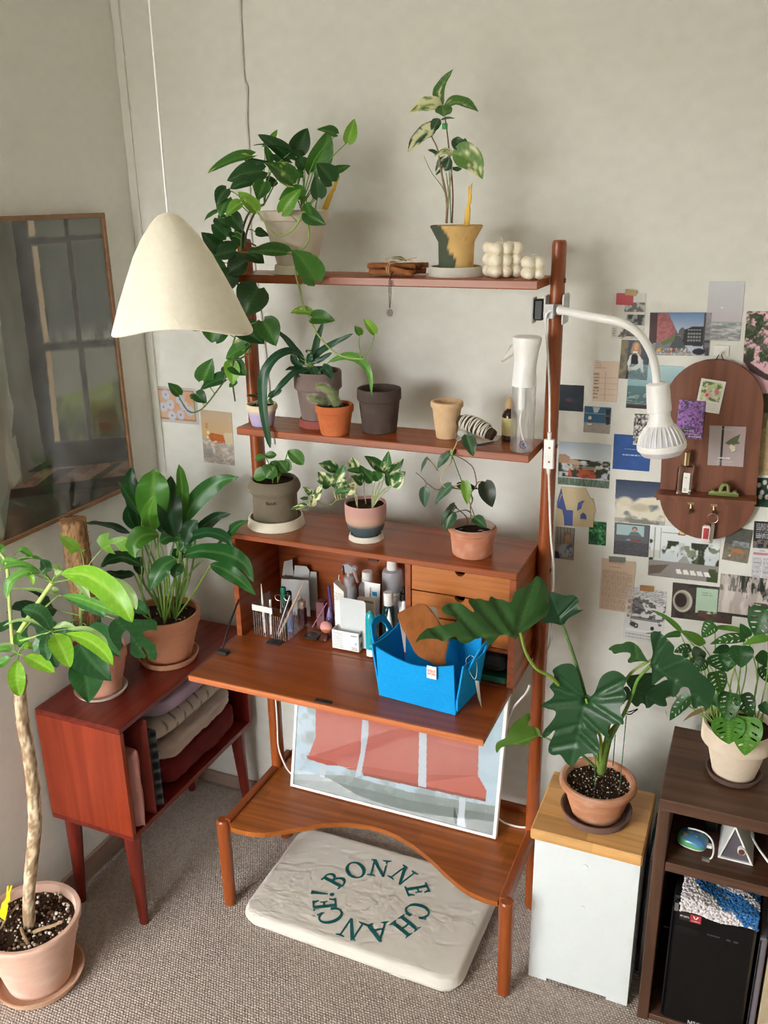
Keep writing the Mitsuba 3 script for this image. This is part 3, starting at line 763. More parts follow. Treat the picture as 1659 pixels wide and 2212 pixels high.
# ------------------------------------------------------------------ top shelf: variegated arrowhead plant in the yellow and green pot
g = (0.0202,-0.222,1.8631,0.1087,0.0409,0.062)
saucer('pale grey saucer under the yellow and green pot on the top shelf', g[0], g[1], 1.857, 0.066, 0.022, '#c6c2ba', flare=0)
x, y, z, h, rb, rt = g
pr = dense([(rb * 0.97, 0), (rb, 0.003), (rb * 1.04, h * 0.66), (rt, h - 0.002), (rt - 0.001, h)])
def two_tone(m):
    v = m.vertices
    ang = np.arctan2(v[:, 1] - y, v[:, 0] - x)
    dx = (v[:, 0] - x) * 0.9 + (v[:, 1] - y) * 0.43
    edge = -0.012 - 0.33 * (v[:, 2] - z - h * 0.35) + 0.006 * np.sin(v[:, 2] * 130) + 0.008 * (fb(v, 55, 3, 2) - 0.5)
    c = mixc(lin('#c7a064'), lin('#d9b87c'), fb(v, 35, 4, 8))
    c = mixc(c, lin('#a8763e'), 0.6 * sstep(0.62, 0.75, fb(v * [1, 1, 2.5], 45, 3, 19)))
    return mixc(c, lin('#4d5548'), sstep(0.001, -0.001, dx - edge))
def ring_dense(prof, n, at, wall, depth):
    return pot_mesh(prof, wall, depth, at, n)
k = thing('arrowhead_plant', 'variegated arrowhead plant in a flared yellow and dark green pot on the top shelf', 'potted plant')
m = pot_mesh(dense([q for i, q in enumerate(pr)]), 0.004, 0.03, (x, y, z), 128)
obj('pot', m, 'vc_matte', k, color=two_tone(m))
put_soil(k, x, y, z + h - 0.012, rt * 0.86)
SY = pal('#3f6a34', '#6f9648', '#9dbb70', '#dcdcae')
SYD = pal('#23402c', '#385a3a', '#6a8a60', '#d8dab0')
def stemtube(name, pts, r, col, par):
    m = tube(pts, r, sides=8, n=8 * len(pts))
    return obj(name, m, 'stalk', par, color=flat(m, col, 0.15))
for pts, r, c in (([(-0.005,-0.222,1.977),(-0.004,-0.222,2.024),(-0.02,-0.222,2.099),(-0.028,-0.222,2.139),(-0.044,-0.225,2.172)], [0.0032, 0.0014], '#8a6f56'),
                  ([(0.009,-0.222,1.977),(0.01,-0.222,2.05),(-0.001,-0.222,2.148),(-0.01,-0.222,2.208)], [0.0022, 0.0013], '#6d4a3c'),
                  ([(-0.001,-0.225,2.011),(0.005,-0.228,2.062),(0.012,-0.23,2.103)], [0.0022, 0.0012], '#8a8a5a'),
                  ([(-0.004,-0.222,2.021),(-0.012,-0.225,2.053),(-0.042,-0.225,2.091),(-0.06,-0.225,2.126)], [0.0016, 0.0006], '#7c8f52'),
                  ([(0.0,-0.22,2.042),(-0.007,-0.22,2.088)], [0.0014, 0.001], '#6f8050')):
    stemtube('stem', pts, r, c, k)
stemtube('support_wire', [(0.005,-0.218,1.977),(-0.0,-0.218,2.088),(-0.003,-0.218,2.126)], 0.001, '#2f6e50', k)
m = mv(trimesh.creation.cylinder(0.0065, 0.012, sections=6), (-0.0105,-0.221,2.1876))
obj('clip', m, 'vc_satin', k, color=flat(m, '#3f9a58'), label='small green plant clip')
bits = [([(-0.016,-0.224,2.228),(-0.024,-0.222,2.255),(-0.014,-0.22,2.278),(0.007,-0.218,2.305)],0.03,-25,None,0.3),([(-0.013,-0.228,2.226),(-0.032,-0.24,2.232),(-0.056,-0.25,2.228),(-0.08,-0.262,2.217)],0.041,15,None,0.6),([(-0.013,-0.228,2.226),(0.015,-0.23,2.235),(0.044,-0.235,2.229),(0.075,-0.24,2.212)],0.037,-25,None,0.25),([(-0.015,-0.228,2.23),(-0.003,-0.25,2.215),(0.001,-0.26,2.205)],0.039,0,None,0.15),([(-0.025,-0.225,2.196),(-0.044,-0.23,2.179),(-0.069,-0.24,2.16),(-0.091,-0.25,2.133)],0.043,20,None,0.45),([(-0.02,-0.224,2.201),(-0.004,-0.222,2.205),(0.014,-0.22,2.203)],0.005,30,None,0),([(-0.023,-0.224,2.204),(-0.03,-0.228,2.191),(-0.038,-0.23,2.174)],0.025,10,None,0.1),([(0.015,-0.24,2.129),(0.044,-0.245,2.124),(0.071,-0.25,2.106),(0.092,-0.255,2.072)],0.057,15,None,0.3),([(0.031,-0.24,2.122),(0.035,-0.235,2.139),(0.025,-0.232,2.152),(0.023,-0.23,2.164)],0.035,0,None,0),([(0.015,-0.242,2.125),(0.001,-0.25,2.132),(-0.024,-0.255,2.123)],0.021,20,None,0.5),([(-0.006,-0.215,2.124),(-0.02,-0.215,2.106),(-0.034,-0.215,2.083)],0.026,15,None,0.35),([(-0.027,-0.22,2.127),(-0.039,-0.22,2.135),(-0.053,-0.22,2.139)],0.011,20,None,0),([(0.004,-0.21,2.098),(0.018,-0.21,2.095),(0.028,-0.21,2.096)],0.011,0,None,0),([(0.003,-0.225,2.121),(-0.003,-0.222,2.103),(-0.009,-0.222,2.092)],0.024,10,None,0)]
for i, b in enumerate(bits):
    m, c = leaf_spine(b[0], b[1], b[2], 'lance' if i not in (3, 8) else 'oval', [SY, SY, SY, SY, SYD, SYD, SYD, SY, SYD, SY, SYD, SYD, SYD, SYD][i], 900 + i, var=b[4], fold=0.3, veins=8)
    obj('leaf', m, 'leaf', k, color=c)
p0, p1 = [(0.045,-0.222,1.974),(0.051,-0.222,2.065)]
marker('yellow rabbit-shaped stake standing in the yellow and green pot', rabbit(p0, p1, 0.013), 0)

# ------------------------------------------------------------------ middle shelf
g = (-0.3624,-0.222,1.4726,0.1351,0.0462,0.0636)
saucer('dusty pink saucer under the grey-brown pot of strap-leaved fern', g[0], g[1], 1.46, 0.056, 0.020, '#8f4b45', flare=0)
k = potted('strap_fern', 'fern with long strap leaves in a grey-brown pot on the middle shelf', g, std_pot(g, 0.36), lambda m: clay(m, '#756560', '#857670', 0.4, 30, 9), soil_in=0.01)
o = (g[0], g[1], g[2] + g[3] - 0.008)
FE, FEB = pal('#1f4530', '#2f5a3c', '#58805c'), pal('#3f7a34', '#5f9a3e', '#9fc06c')
rows = [([(-0.395,-0.235,1.625),(-0.41,-0.24,1.655),(-0.432,-0.26,1.692),(-0.446,-0.28,1.717)],0.02,20),([(-0.385,-0.235,1.627),(-0.371,-0.22,1.654),(-0.365,-0.21,1.688),(-0.352,-0.2,1.729)],0.019,10),([(-0.372,-0.235,1.626),(-0.357,-0.22,1.655),(-0.324,-0.2,1.677),(-0.271,-0.19,1.703)],0.017,20),([(-0.37,-0.24,1.629),(-0.345,-0.235,1.64),(-0.317,-0.225,1.657)],0.014,20),([(-0.395,-0.24,1.617),(-0.407,-0.26,1.618),(-0.426,-0.28,1.615)],0.019,30),([(-0.373,-0.25,1.615),(-0.38,-0.27,1.609),(-0.389,-0.29,1.599)],0.016,20),([(-0.387,-0.25,1.619),(-0.401,-0.29,1.607),(-0.42,-0.32,1.581),(-0.447,-0.33,1.548)],0.018,10),([(-0.395,-0.25,1.651),(-0.407,-0.29,1.666),(-0.43,-0.33,1.652),(-0.454,-0.345,1.608),(-0.458,-0.35,1.543),(-0.453,-0.35,1.477),(-0.447,-0.345,1.42)],0.028,15),([(-0.362,-0.25,1.622),(-0.345,-0.262,1.601),(-0.328,-0.258,1.584),(-0.316,-0.25,1.563)],0.028,10),([(-0.333,-0.26,1.621),(-0.315,-0.266,1.621),(-0.296,-0.268,1.599)],0.029,-10),([(-0.426,-0.24,1.65),(-0.414,-0.245,1.63),(-0.392,-0.245,1.624)],0.019,20),([(-0.374,-0.245,1.632),(-0.369,-0.25,1.646),(-0.369,-0.25,1.657)],0.018,0)]
spine_leaves(k, rows, 'strap', FE, 31, stalk_to=o, stalk=(0.0014, 0.0018), wave=0.05, veins=14)
spine_leaves(k, [([(-0.305,-0.265,1.641),(-0.245,-0.3,1.663),(-0.197,-0.32,1.662),(-0.164,-0.33,1.633),(-0.158,-0.33,1.571)],0.023,10)], 'lance', FEB, 32, stalk_to=o, stalk=(0.0014, 0.0022))
m = tube([(-0.368,-0.235,1.657),(-0.376,-0.235,1.661),(-0.386,-0.235,1.661),(-0.386,-0.235,1.657),(-0.382,-0.235,1.658)], [0.002, 0.0014], n=24)
obj('curled_frond', m, 'stalk', k, color=flat(m, '#3a3f2a'))
g = (-0.2811,-0.293,1.4606,0.0773,0.0373,0.0499)
k = potted('cactus', 'small woolly cactus in an orange terracotta pot on the middle shelf', g, std_pot(g, 0.27), lambda m: clay(m, '#b8643c', '#c4784e', 0.35, 40, 4), soil_in=0.008)
for pts, r in (([(-0.274,-0.288,1.534),(-0.282,-0.3,1.565),(-0.297,-0.31,1.582),(-0.316,-0.32,1.587)], [0.0115, 0.0105, 0.009, 0.006]), ([(-0.308,-0.288,1.536),(-0.316,-0.31,1.549),(-0.327,-0.325,1.556),(-0.33,-0.33,1.563)], [0.009, 0.0095, 0.009, 0.006]), ([(-0.3,-0.28,1.531),(-0.304,-0.28,1.542),(-0.307,-0.282,1.551)], [0.011, 0.012, 0.006])):
    m = tube(pts, r, sides=18, n=22)
    s = obj('stem', m, 'vc_matte', k, color=mixc(lin('#5f7040'), lin('#8a9468'), fb(m.vertices, 90, 3, 2)))
    q = np.random.default_rng(len(m.vertices) + int(1000 * r[1]))
    sp, fc, n0 = [], [], 0
    vn = m.vertex_normals
    idx = q.integers(0, len(m.vertices), 1500)
    P = m.vertices[idx] + q.normal(0, 0.0008, (1500, 3))
    E = P + (vn[idx] + q.normal(0, 0.5, (1500, 3))) * 0.0048
    w = q.normal(0, 1, (1500, 3))
    w = w / np.linalg.norm(w, axis=1, keepdims=True) * 0.00016
    V = np.stack([P - w, P + w, E], 1).reshape(-1, 3)
    F = np.arange(4500).reshape(-1, 3)
    hk = obj('wool', trimesh.Trimesh(V, F, process=False), 'vc_matte', s, color=np.tile(lin('#cfcfb8'), (4500, 1)))
    labels[hk] = {'kind': 'stuff'}
g = (-0.5079,-0.275,1.4606,0.0581,0.0301,0.0423)
x, y, z, h, rb, rt = g
k = potted('small_succulent', 'small leafy plant in a lilac pot with a cream rim on the middle shelf', g, std_pot(g, 0.3),
           lambda m: mixc(clay(m, '#b0a2c4', '#c0b4d0', 0.3, 30, 2), clay(m, '#ddd0b8', '#cdbf9f', 0.3, 30, 2), sstep(0.68, 0.71, (m.vertices[:, 2] - z) / h)), soil_in=0.006)
leaves(k, [((-0.515,-0.275,1.532),(-0.546,-0.29,1.54),0.016,50),((-0.487,-0.275,1.539),(-0.445,-0.27,1.559),0.017,40),((-0.497,-0.275,1.531),(-0.528,-0.27,1.544),0.013,30),((-0.479,-0.28,1.536),(-0.464,-0.29,1.523),0.009,20)], crown(g, 5, 0.015, 0.006, 3), 'oval', G_DARK, 41)
g = (-0.1833,-0.228,1.4606,0.1129,0.0449,0.0573)
potted('flower_pot', 'empty dark brown clay pot on the middle shelf', g, std_pot(g, 0.28), lambda m: clay(m, '#4a3f3a', '#5c504a', 0.4, 40, 6), nosoil=True, depth=0.05)
g = (0.0034,-0.232,1.4606,0.0929,0.027,0.0417)
x, y, z, h, rb, rt = g
potted('flower_pot', 'empty pale beige clay pot with a rolled rim on the middle shelf', g, dense([(rb * .95, 0), (rb, 0.003), (rt * 0.87, h * 0.82), (rt * 0.97, h * 0.86), (rt, h * 0.92), (rt * 0.97, h * 0.99), (rt * 0.93, h)]),
       lambda m: clay(m, '#cfae88', '#d8bb98', 0.4, 40, 8), nosoil=True, depth=0.05)

# ------------------------------------------------------------------ on the cabinet
g = (-0.4748,-0.29,1.1905999999999999,0.1266,0.0618,0.0658)
x, y, z, h, rb, rt = g
saucer('wide cream saucer under the olive grey pot on the cabinet', x, y, 1.184, 0.080, 0.026, '#dcd5c4', flare=0)
k = potted('heartleaf_seedling', 'young round-leaved plant in an olive grey pot with a rolled rim on the cabinet', g,
           dense([(rb * .97, 0), (rb, 0.004), (rb * 0.99, h * 0.66), (rb * 1.05, h * 0.7), (rt * 1.09, h * 0.78), (rt * 1.1, h * 0.84), (rt * 1.03, h * 0.94), (rt * 0.93, h)]), lambda m: clay(m, '#706757', '#7d7464', 0.4, 25, 3), soil_in=0.012)
GR = pal('#274f24', '#4a7f32', '#86ac60', '#c8d88a')
leaves(k, [((-0.472,-0.31,1.34),(-0.519,-0.32,1.321),0.039,0),((-0.456,-0.31,1.359),(-0.475,-0.33,1.329),0.045,10),((-0.491,-0.3,1.378),(-0.519,-0.31,1.369),0.025,10),((-0.499,-0.29,1.379),(-0.467,-0.28,1.381),0.021,20),((-0.475,-0.3,1.367),(-0.445,-0.3,1.34),0.037,0),((-0.449,-0.29,1.362),(-0.417,-0.29,1.349),0.037,20),((-0.431,-0.28,1.397),(-0.391,-0.27,1.359),0.035,10),((-0.452,-0.3,1.371),(-0.426,-0.3,1.342),0.03,0)], crown(g, 6, 0.02, 0.012, 8), 'oval', GR, 51, var=0.12)
def engraving(txt, hgt, key, r, cx, cy, ang0, zc, col):
    m = meshkit.text_mesh(txt, hgt, 0.0006)
    v = m.vertices.copy()
    v[:, 0] -= v[:, 0].mean()
    a = ang0 + v[:, 0] / r
    m = trimesh.Trimesh(np.stack([cx + (r + v[:, 2]) * np.cos(a), cy + (r + v[:, 2]) * np.sin(a), zc + v[:, 1]], 1), m.faces, process=False)
    return obj('lettering', m, 'vc_matte', key, color=flat(m, col))
engraving('fluuk', 0.009, k, rb * 1.0, x, y, math.radians(-70), z + h * 0.55, '#2f2a22')

g = (-0.1967,-0.3,1.1905999999999999,0.0933,0.0332,0.0546)
x, y, z, h, rb, rt = g
saucer('small cream saucer under the pink and blue pot on the cabinet', x, y, 1.184, 0.047, 0.014, '#ded8ca', flare=0)
def fadepot(m):
    v = m.vertices
    t = (v[:, 2] - z) / h + 0.03 * (fb(v, 40, 2, 4) - 0.5)
    c = mixc(lin('#44525a'), lin('#4c5a60'), fb(v, 60, 3, 2))
    c = mixc(c, lin('#c4a08c'), sstep(0.36, 0.54, t))
    return mixc(c, lin('#bf938c'), sstep(0.55, 0.8, t))
k = potted('variegated_pothos', 'cream and green variegated pothos in a pink to blue glazed pot on the cabinet', g,
           dense([(rb * .9, 0), (rb, 0.004), (rb + (rt - rb) * .62, h * .25), (rb + (rt - rb) * .93, h * .5), (rt * 1.01, h * .75), (rt, h)]), fadepot, soil_in=0.008, wall=0.004)
vv = [(-0.242,-0.32,1.296),(-0.262,-0.335,1.293),(-0.275,-0.345,1.283),(-0.302,-0.355,1.289),(-0.32,-0.36,1.299)]
stemtube('vine', vv, [0.0022, 0.0012], '#6f8250', k)
an = list(crown(g, 10, 0.035, 0.008, 9)) + list(spline(vv, 16))
rows = [((-0.271,-0.31,1.364),(-0.315,-0.33,1.386),0.033,20),((-0.284,-0.33,1.328),(-0.312,-0.34,1.367),0.035,-10),((-0.273,-0.32,1.324),(-0.248,-0.31,1.386),0.033,15),((-0.229,-0.29,1.365),(-0.24,-0.285,1.4),0.031,0),((-0.208,-0.3,1.366),(-0.244,-0.31,1.369),0.022,20),((-0.155,-0.28,1.368),(-0.202,-0.29,1.407),0.03,10),((-0.155,-0.27,1.359),(-0.141,-0.27,1.421),0.028,0),((-0.136,-0.28,1.357),(-0.097,-0.275,1.406),0.028,30),((-0.125,-0.29,1.34),(-0.09,-0.28,1.373),0.034,10),((-0.127,-0.3,1.339),(-0.136,-0.305,1.379),0.019,15),((-0.117,-0.305,1.339),(-0.086,-0.3,1.375),0.03,15),((-0.171,-0.31,1.347),(-0.197,-0.315,1.382),0.03,0),((-0.194,-0.32,1.342),(-0.222,-0.33,1.363),0.03,15),((-0.259,-0.34,1.317),(-0.216,-0.34,1.324),0.015,25),((-0.202,-0.345,1.336),(-0.219,-0.35,1.348),0.024,10),((-0.204,-0.345,1.329),(-0.223,-0.35,1.316),0.016,10),((-0.222,-0.34,1.332),(-0.244,-0.345,1.335),0.014,20),((-0.235,-0.33,1.346),(-0.26,-0.335,1.335),0.02,0),((-0.315,-0.36,1.298),(-0.29,-0.36,1.341),0.022,10),((-0.329,-0.355,1.307),(-0.35,-0.355,1.326),0.018,10),((-0.32,-0.365,1.279),(-0.321,-0.365,1.311),0.019,20),((-0.333,-0.365,1.278),(-0.382,-0.37,1.264),0.019,20),((-0.334,-0.36,1.295),(-0.359,-0.36,1.294),0.012,20),((-0.156,-0.3,1.35),(-0.173,-0.3,1.372),0.026,0),((-0.196,-0.29,1.349),(-0.215,-0.29,1.381),0.022,10),((-0.281,-0.33,1.331),(-0.319,-0.335,1.339),0.02,10)]
va = [.45, .4, .35, .5, .1, .3, .35, .4, .45, .2, .45, .15, .25, .15, .6, .9, .4, .4, .5, .4, .6, .45, .2, .2, .15, .2]
leaves(k, [r + (G_VAR, q) for r, q in zip(rows, va)], an, 'heart', G_VAR, 61, stalk=(0.001, 0.0016), stem_col=lin('#a8b184'), lobes=0.06)

g = (0.0992,-0.305,1.1845999999999999,0.0722,0.0504,0.0579)
x, y, z, h, rb, rt = g
k = potted('velvet_philodendron', 'sparse trailing plant tied to a wire in a small terracotta pot on the cabinet', g,
           dense([(rb * .94, 0), (rb, 0.004), (rt * 0.97, h * 0.82), (rt * 1.04, h * 0.86), (rt * 1.05, h * .95), (rt * 1.0, h)]), lambda m: clay(m, '#b87a60', '#c99a84', 0.6, 45, 12), soil_in=0.016, wall=0.004)
m = pot_mesh([(rt * .9, -0.02), (rt * .93, 0.002), (rt * 0.95, 0.003)], 0.002, 0.02, (x, y, z + h))
obj('inner_pot', m, 'vc_satin', k, color=flat(m, '#b59a92'), label='pale inner plastic pot')
stemtube('support_wire', [(0.105,-0.305,1.264),(0.103,-0.305,1.284),(0.089,-0.31,1.327),(0.052,-0.33,1.442)], 0.0011, '#3f6a4a', k)
vl = [[(0.096,-0.305,1.263),(0.094,-0.31,1.308),(0.099,-0.31,1.328),(0.096,-0.312,1.348),(0.108,-0.315,1.363),(0.11,-0.317,1.38),(0.103,-0.32,1.412),(0.087,-0.32,1.427),(0.071,-0.33,1.44),(0.052,-0.335,1.449)],
      [(0.052,-0.33,1.442),(0.047,-0.325,1.422),(0.025,-0.325,1.394),(0.022,-0.325,1.376),(0.03,-0.325,1.36),(0.043,-0.325,1.357),(0.072,-0.32,1.371)],
      [(0.072,-0.315,1.354),(0.049,-0.32,1.357),(0.03,-0.325,1.358),(0.013,-0.33,1.351),(-0.011,-0.33,1.363),(-0.025,-0.33,1.377),(-0.043,-0.33,1.39)],
      [(0.054,-0.336,1.453),(0.065,-0.345,1.472),(0.073,-0.352,1.487),(0.091,-0.358,1.497)], [(0.094,-0.308,1.294),(0.084,-0.32,1.303),(0.062,-0.335,1.299)], [(0.087,-0.305,1.262),(0.083,-0.315,1.286),(0.06,-0.33,1.312)], [(0.013,-0.325,1.399),(0.001,-0.328,1.417),(-0.012,-0.33,1.429)], [(0.044,-0.33,1.441),(0.049,-0.33,1.448)], [(0.106,-0.315,1.362),(0.115,-0.318,1.378),(0.132,-0.322,1.382)]]
an = []
for i, v in enumerate(vl):
    stemtube('vine', v, [0.0016, 0.0011], ['#6d5c40', '#a89a6a', '#6a5a3a', '#b09a6a', '#4a3a30', '#5a4a38', '#8a7d58', '#5a4a38', '#6a4a40'][i], k)
    an += list(spline(v, 20))
MI = pal('#24452c', '#3a6238', '#7a9a6a'); MIL = pal('#4f7a28', '#6f9a30', '#93b25a'); MIG = pal('#3a5a44', '#55765a', '#88a686'); MID = pal('#1a261a', '#26301f', '#4a4a38')
rows = [((0.098,-0.36,1.505),(0.118,-0.372,1.458),0.03,0),((0.046,-0.338,1.447),(0.019,-0.345,1.411),0.023,25),((-0.012,-0.33,1.431),(-0.028,-0.335,1.392),0.012,40),((-0.019,-0.33,1.353),(-0.017,-0.335,1.302),0.024,0),((0.049,-0.325,1.365),(0.01,-0.335,1.314),0.03,25),((0.083,-0.325,1.379),(0.092,-0.33,1.321),0.023,0),((0.062,-0.315,1.365),(0.11,-0.3,1.355),0.016,35),((0.134,-0.325,1.383),(0.156,-0.33,1.322),0.037,0),((0.061,-0.335,1.319),(0.027,-0.335,1.26),0.019,35),((0.058,-0.338,1.301),(0.043,-0.345,1.253),0.034,10),((0.106,-0.315,1.283),(0.143,-0.33,1.266),0.026,0)]
cl = [MI, MIG, MIG, MIG, MIG, MIL, MID, MID, MID, MI, MI]
leaves(k, [r[:4] + (c,) for r, c in zip(rows, cl)], an, 'heart', MI, 71, stalk=(0.001, 0.0013), stem_col=STEM_B, lobes=0.08)
m = box(-0.0035, 0.0035, -0.004, 0.004, -0.008, 0.008, 0.0015)
m = mv(m, (0.0524,-0.334,1.4514))
obj('clip', m, 'vc_satin', k, color=flat(m, '#5fae62'), label='small green plant clip')

# ------------------------------------------------------------------ side cabinet: peace lily
g = (-0.8829,-0.3026,0.6941,0.1577,0.0694,0.1063)
x, y, z, h, rb, rt = g
saucer('terracotta saucer under the big peace lily pot on the side cabinet', x, y, 0.688, 0.094, 0.022, '#b58468')
k = potted('peace_lily', 'large peace lily in a terracotta pot at the back of the red side cabinet', g,
           dense([(rb * .95, 0), (rb, 0.004), (rt * 0.93, h * 0.68), (rt * 0.95, h * 0.72), (rt * 1.0, h * 0.78), (rt * 1.01, h * 0.97), (rt, h)]), lambda m: clay(m, '#b97f62', '#c4927a', 0.3, 25, 15), soil_in=0.022, wall=0.008, chips=120)
PL = pal('#1f4f26', '#356f30', '#6f9a58'); PLB = pal('#3f7a2c', '#5c9634', '#8fba58'); PLD = pal('#17381f', '#22502a', '#4f7a4a')
cr = crown(g, 16, 0.05, 0.022, 6)
rows = [([(-0.966,-0.27,1.088),(-0.984,-0.26,1.185),(-0.998,-0.25,1.239),(-0.991,-0.24,1.285)],0.052,0),([(-0.896,-0.3,1.108),(-0.867,-0.32,1.218),(-0.864,-0.31,1.271),(-0.875,-0.29,1.302)],0.096,0),([(-0.847,-0.36,1.137),(-0.838,-0.38,1.196),(-0.808,-0.38,1.259)],0.049,20),([(-0.815,-0.3,1.101),(-0.825,-0.3,1.167),(-0.835,-0.28,1.228),(-0.839,-0.26,1.276)],0.072,0),([(-0.82,-0.27,1.103),(-0.808,-0.26,1.206),(-0.812,-0.25,1.27),(-0.822,-0.24,1.309)],0.04,25),([(-0.817,-0.26,1.128),(-0.785,-0.22,1.196),(-0.727,-0.19,1.247),(-0.659,-0.18,1.269)],0.055,20),([(-0.93,-0.3,1.154),(-0.952,-0.31,1.197),(-0.966,-0.32,1.237),(-0.978,-0.33,1.265)],0.034,20),([(-0.965,-0.27,1.094),(-1.006,-0.26,1.123),(-1.017,-0.25,1.164)],0.047,0),([(-1.021,-0.25,1.069),(-1.05,-0.3,1.103),(-1.034,-0.38,1.141),(-1.019,-0.44,1.167)],0.036,20),([(-0.791,-0.25,1.1),(-0.771,-0.22,1.112),(-0.741,-0.19,1.137),(-0.701,-0.17,1.145)],0.037,20),([(-0.793,-0.28,1.095),(-0.689,-0.32,1.139),(-0.557,-0.43,1.185),(-0.516,-0.45,1.168)],0.035,20),([(-0.699,-0.27,1.075),(-0.565,-0.4,1.177),(-0.505,-0.44,1.227),(-0.458,-0.46,1.254)],0.029,20),([(-0.768,-0.33,1.063),(-0.679,-0.36,1.099),(-0.543,-0.44,1.138),(-0.491,-0.44,1.117),(-0.454,-0.46,1.08)],0.054,10),([(-0.656,-0.36,1.062),(-0.562,-0.43,1.088),(-0.507,-0.44,1.068),(-0.443,-0.47,1.048)],0.043,15),([(-0.899,-0.36,1.022),(-0.936,-0.39,1.054),(-0.974,-0.41,1.048),(-1.001,-0.42,1.025)],0.045,15),([(-0.932,-0.36,0.989),(-0.966,-0.38,0.988),(-1.009,-0.39,0.998)],0.035,20),([(-0.762,-0.38,1.071),(-0.782,-0.41,1.058),(-0.796,-0.43,1.029),(-0.817,-0.44,0.987)],0.052,0),([(-0.813,-0.38,1.14),(-0.831,-0.42,1.148),(-0.852,-0.44,1.123),(-0.845,-0.45,1.087)],0.066,15),([(-0.755,-0.36,1.046),(-0.762,-0.38,1.033),(-0.763,-0.385,1.01)],0.037,0),([(-0.755,-0.27,1.151),(-0.773,-0.29,1.121),(-0.778,-0.31,1.081)],0.047,0),([(-0.873,-0.3,1.08),(-0.835,-0.3,1.1),(-0.779,-0.3,1.1)],0.043,10),([(-0.968,-0.28,1.01),(-0.97,-0.29,0.978),(-0.951,-0.3,0.956)],0.034,0),([(-0.852,-0.26,1.088),(-0.892,-0.25,1.114),(-0.917,-0.24,1.151)],0.048,0),([(-0.805,-0.3,1.058),(-0.778,-0.29,1.089),(-0.747,-0.28,1.121)],0.036,10),([(-0.867,-0.26,1.034),(-0.848,-0.25,1.024),(-0.822,-0.25,1.016)],0.03,10),([(-0.916,-0.4,0.911),(-0.878,-0.41,0.906),(-0.849,-0.41,0.895)],0.04,0)]
cl = [PLD, PLB, PLB, PLD, PLB, PL, PL, PLD, PLD, PLD, PLD, PL, PL, PL, PL, PLD, PL, PLB, PL, PLD, PL, PLD, PLD, PL, PLD, PL]
spine_leaves(k, [r + (c,) for r, c in zip(rows, cl)], 'lance', PL, 81, stalk_to=cr, stalk=(0.0024, 0.0036), wave=0.05, veins=13, sag=0.02)

# ------------------------------------------------------------------ side cabinet: climbing plant on a coir pole
g = (-0.9509,-0.5384,0.6941,0.1388,0.0582,0.0849)
x, y, z, h, rb, rt = g
saucer('pale grey saucer under the pole plant at the front of the side cabinet', x, y, 0.688, 0.076, 0.012, '#b9aea2')
k = potted('climbing_plant', 'climbing split-leaf plant on a brown coir pole in a terracotta pot on the side cabinet', g,
           dense([(rb * .95, 0), (rb, 0.004), (rb * 1.18, h * .36), (rb * 1.21, h * .38), (rt * 0.95, h * 0.72), (rt * 0.96, h * 0.74), (rt, h * 0.76), (rt, h)]), lambda m: clay(m, '#c08a74', '#cfa492', 0.5, 22, 17, 0.15), soil_in=0.02)
P0, P1 = (-0.9651,-0.543,0.8267), (-0.965,-0.543,1.2207)
m = tube([P0, P1], 0.0345, sides=56, n=150)
v = m.vertices
d = fb(v, 260, 3, 3) - 0.5
n = m.vertex_normals
m.vertices = v + n * (d * 0.005)[:, None]
obj('coir_pole', m, 'vc_matte', k, color=mixc(lin('#6a4a30'), lin('#a98560'), sstep(0.3, 0.7, fb(v, 420, 3, 5))), label='brown coir pole')
q = np.random.default_rng(4)
hs = []
for i in range(1800):
    t, a = q.uniform(0.02, 1), q.uniform(0, 6.28)
    c = np.array(P0) * (1 - t) + np.array(P1) * t + 0.0345 * np.array([math.cos(a), math.sin(a), 0])
    e = q.normal(0, 1, 3) * [0.005, 0.005, 0.007] + 0.004 * np.array([math.cos(a), math.sin(a), 0])
    w = q.normal(0, 1, 3)
    w *= 0.0003 / np.linalg.norm(w)
    hs.append([c - w - e * .4, c + w - e * .4, c + e])
hk = obj('coir_fibre', trimesh.Trimesh(np.array(hs).reshape(-1, 3), np.arange(5400).reshape(-1, 3), process=False), 'vc_matte', k, color=np.repeat(np.array([lin('#7c5a3a'), lin('#b08c64'), lin('#5c4028')])[np.random.default_rng(1).integers(0, 3, 1800)], 3, 0))
labels[hk] = {'kind': 'stuff'}
P0, P1 = np.array(P0), np.array(P1)
m = tube([P0 + (P1 - P0) * 0.17, P0 + (P1 - P0) * 0.225], 0.0385, sides=28, n=3)
obj('tie', m, 'vc_satin', k, color=flat(m, '#2f7a5c'), label='green tie band')
MO = pal('#1f4a2c', '#3a7038', '#628f56'); MOL = pal('#5a8a2c', '#7fae3a', '#a5c864'); MOD = pal('#18391f', '#28532c', '#4b7848')
stm = [(-0.955,-0.585,0.871),(-0.941,-0.59,0.949),(-0.933,-0.59,1.008),(-0.921,-0.59,1.05)]
stemtube('stem', stm, [0.005, 0.004], '#8aa862', k)
an = list(spline(stm, 20)) + list(crown(g, 5, 0.03, 0.02, 4))
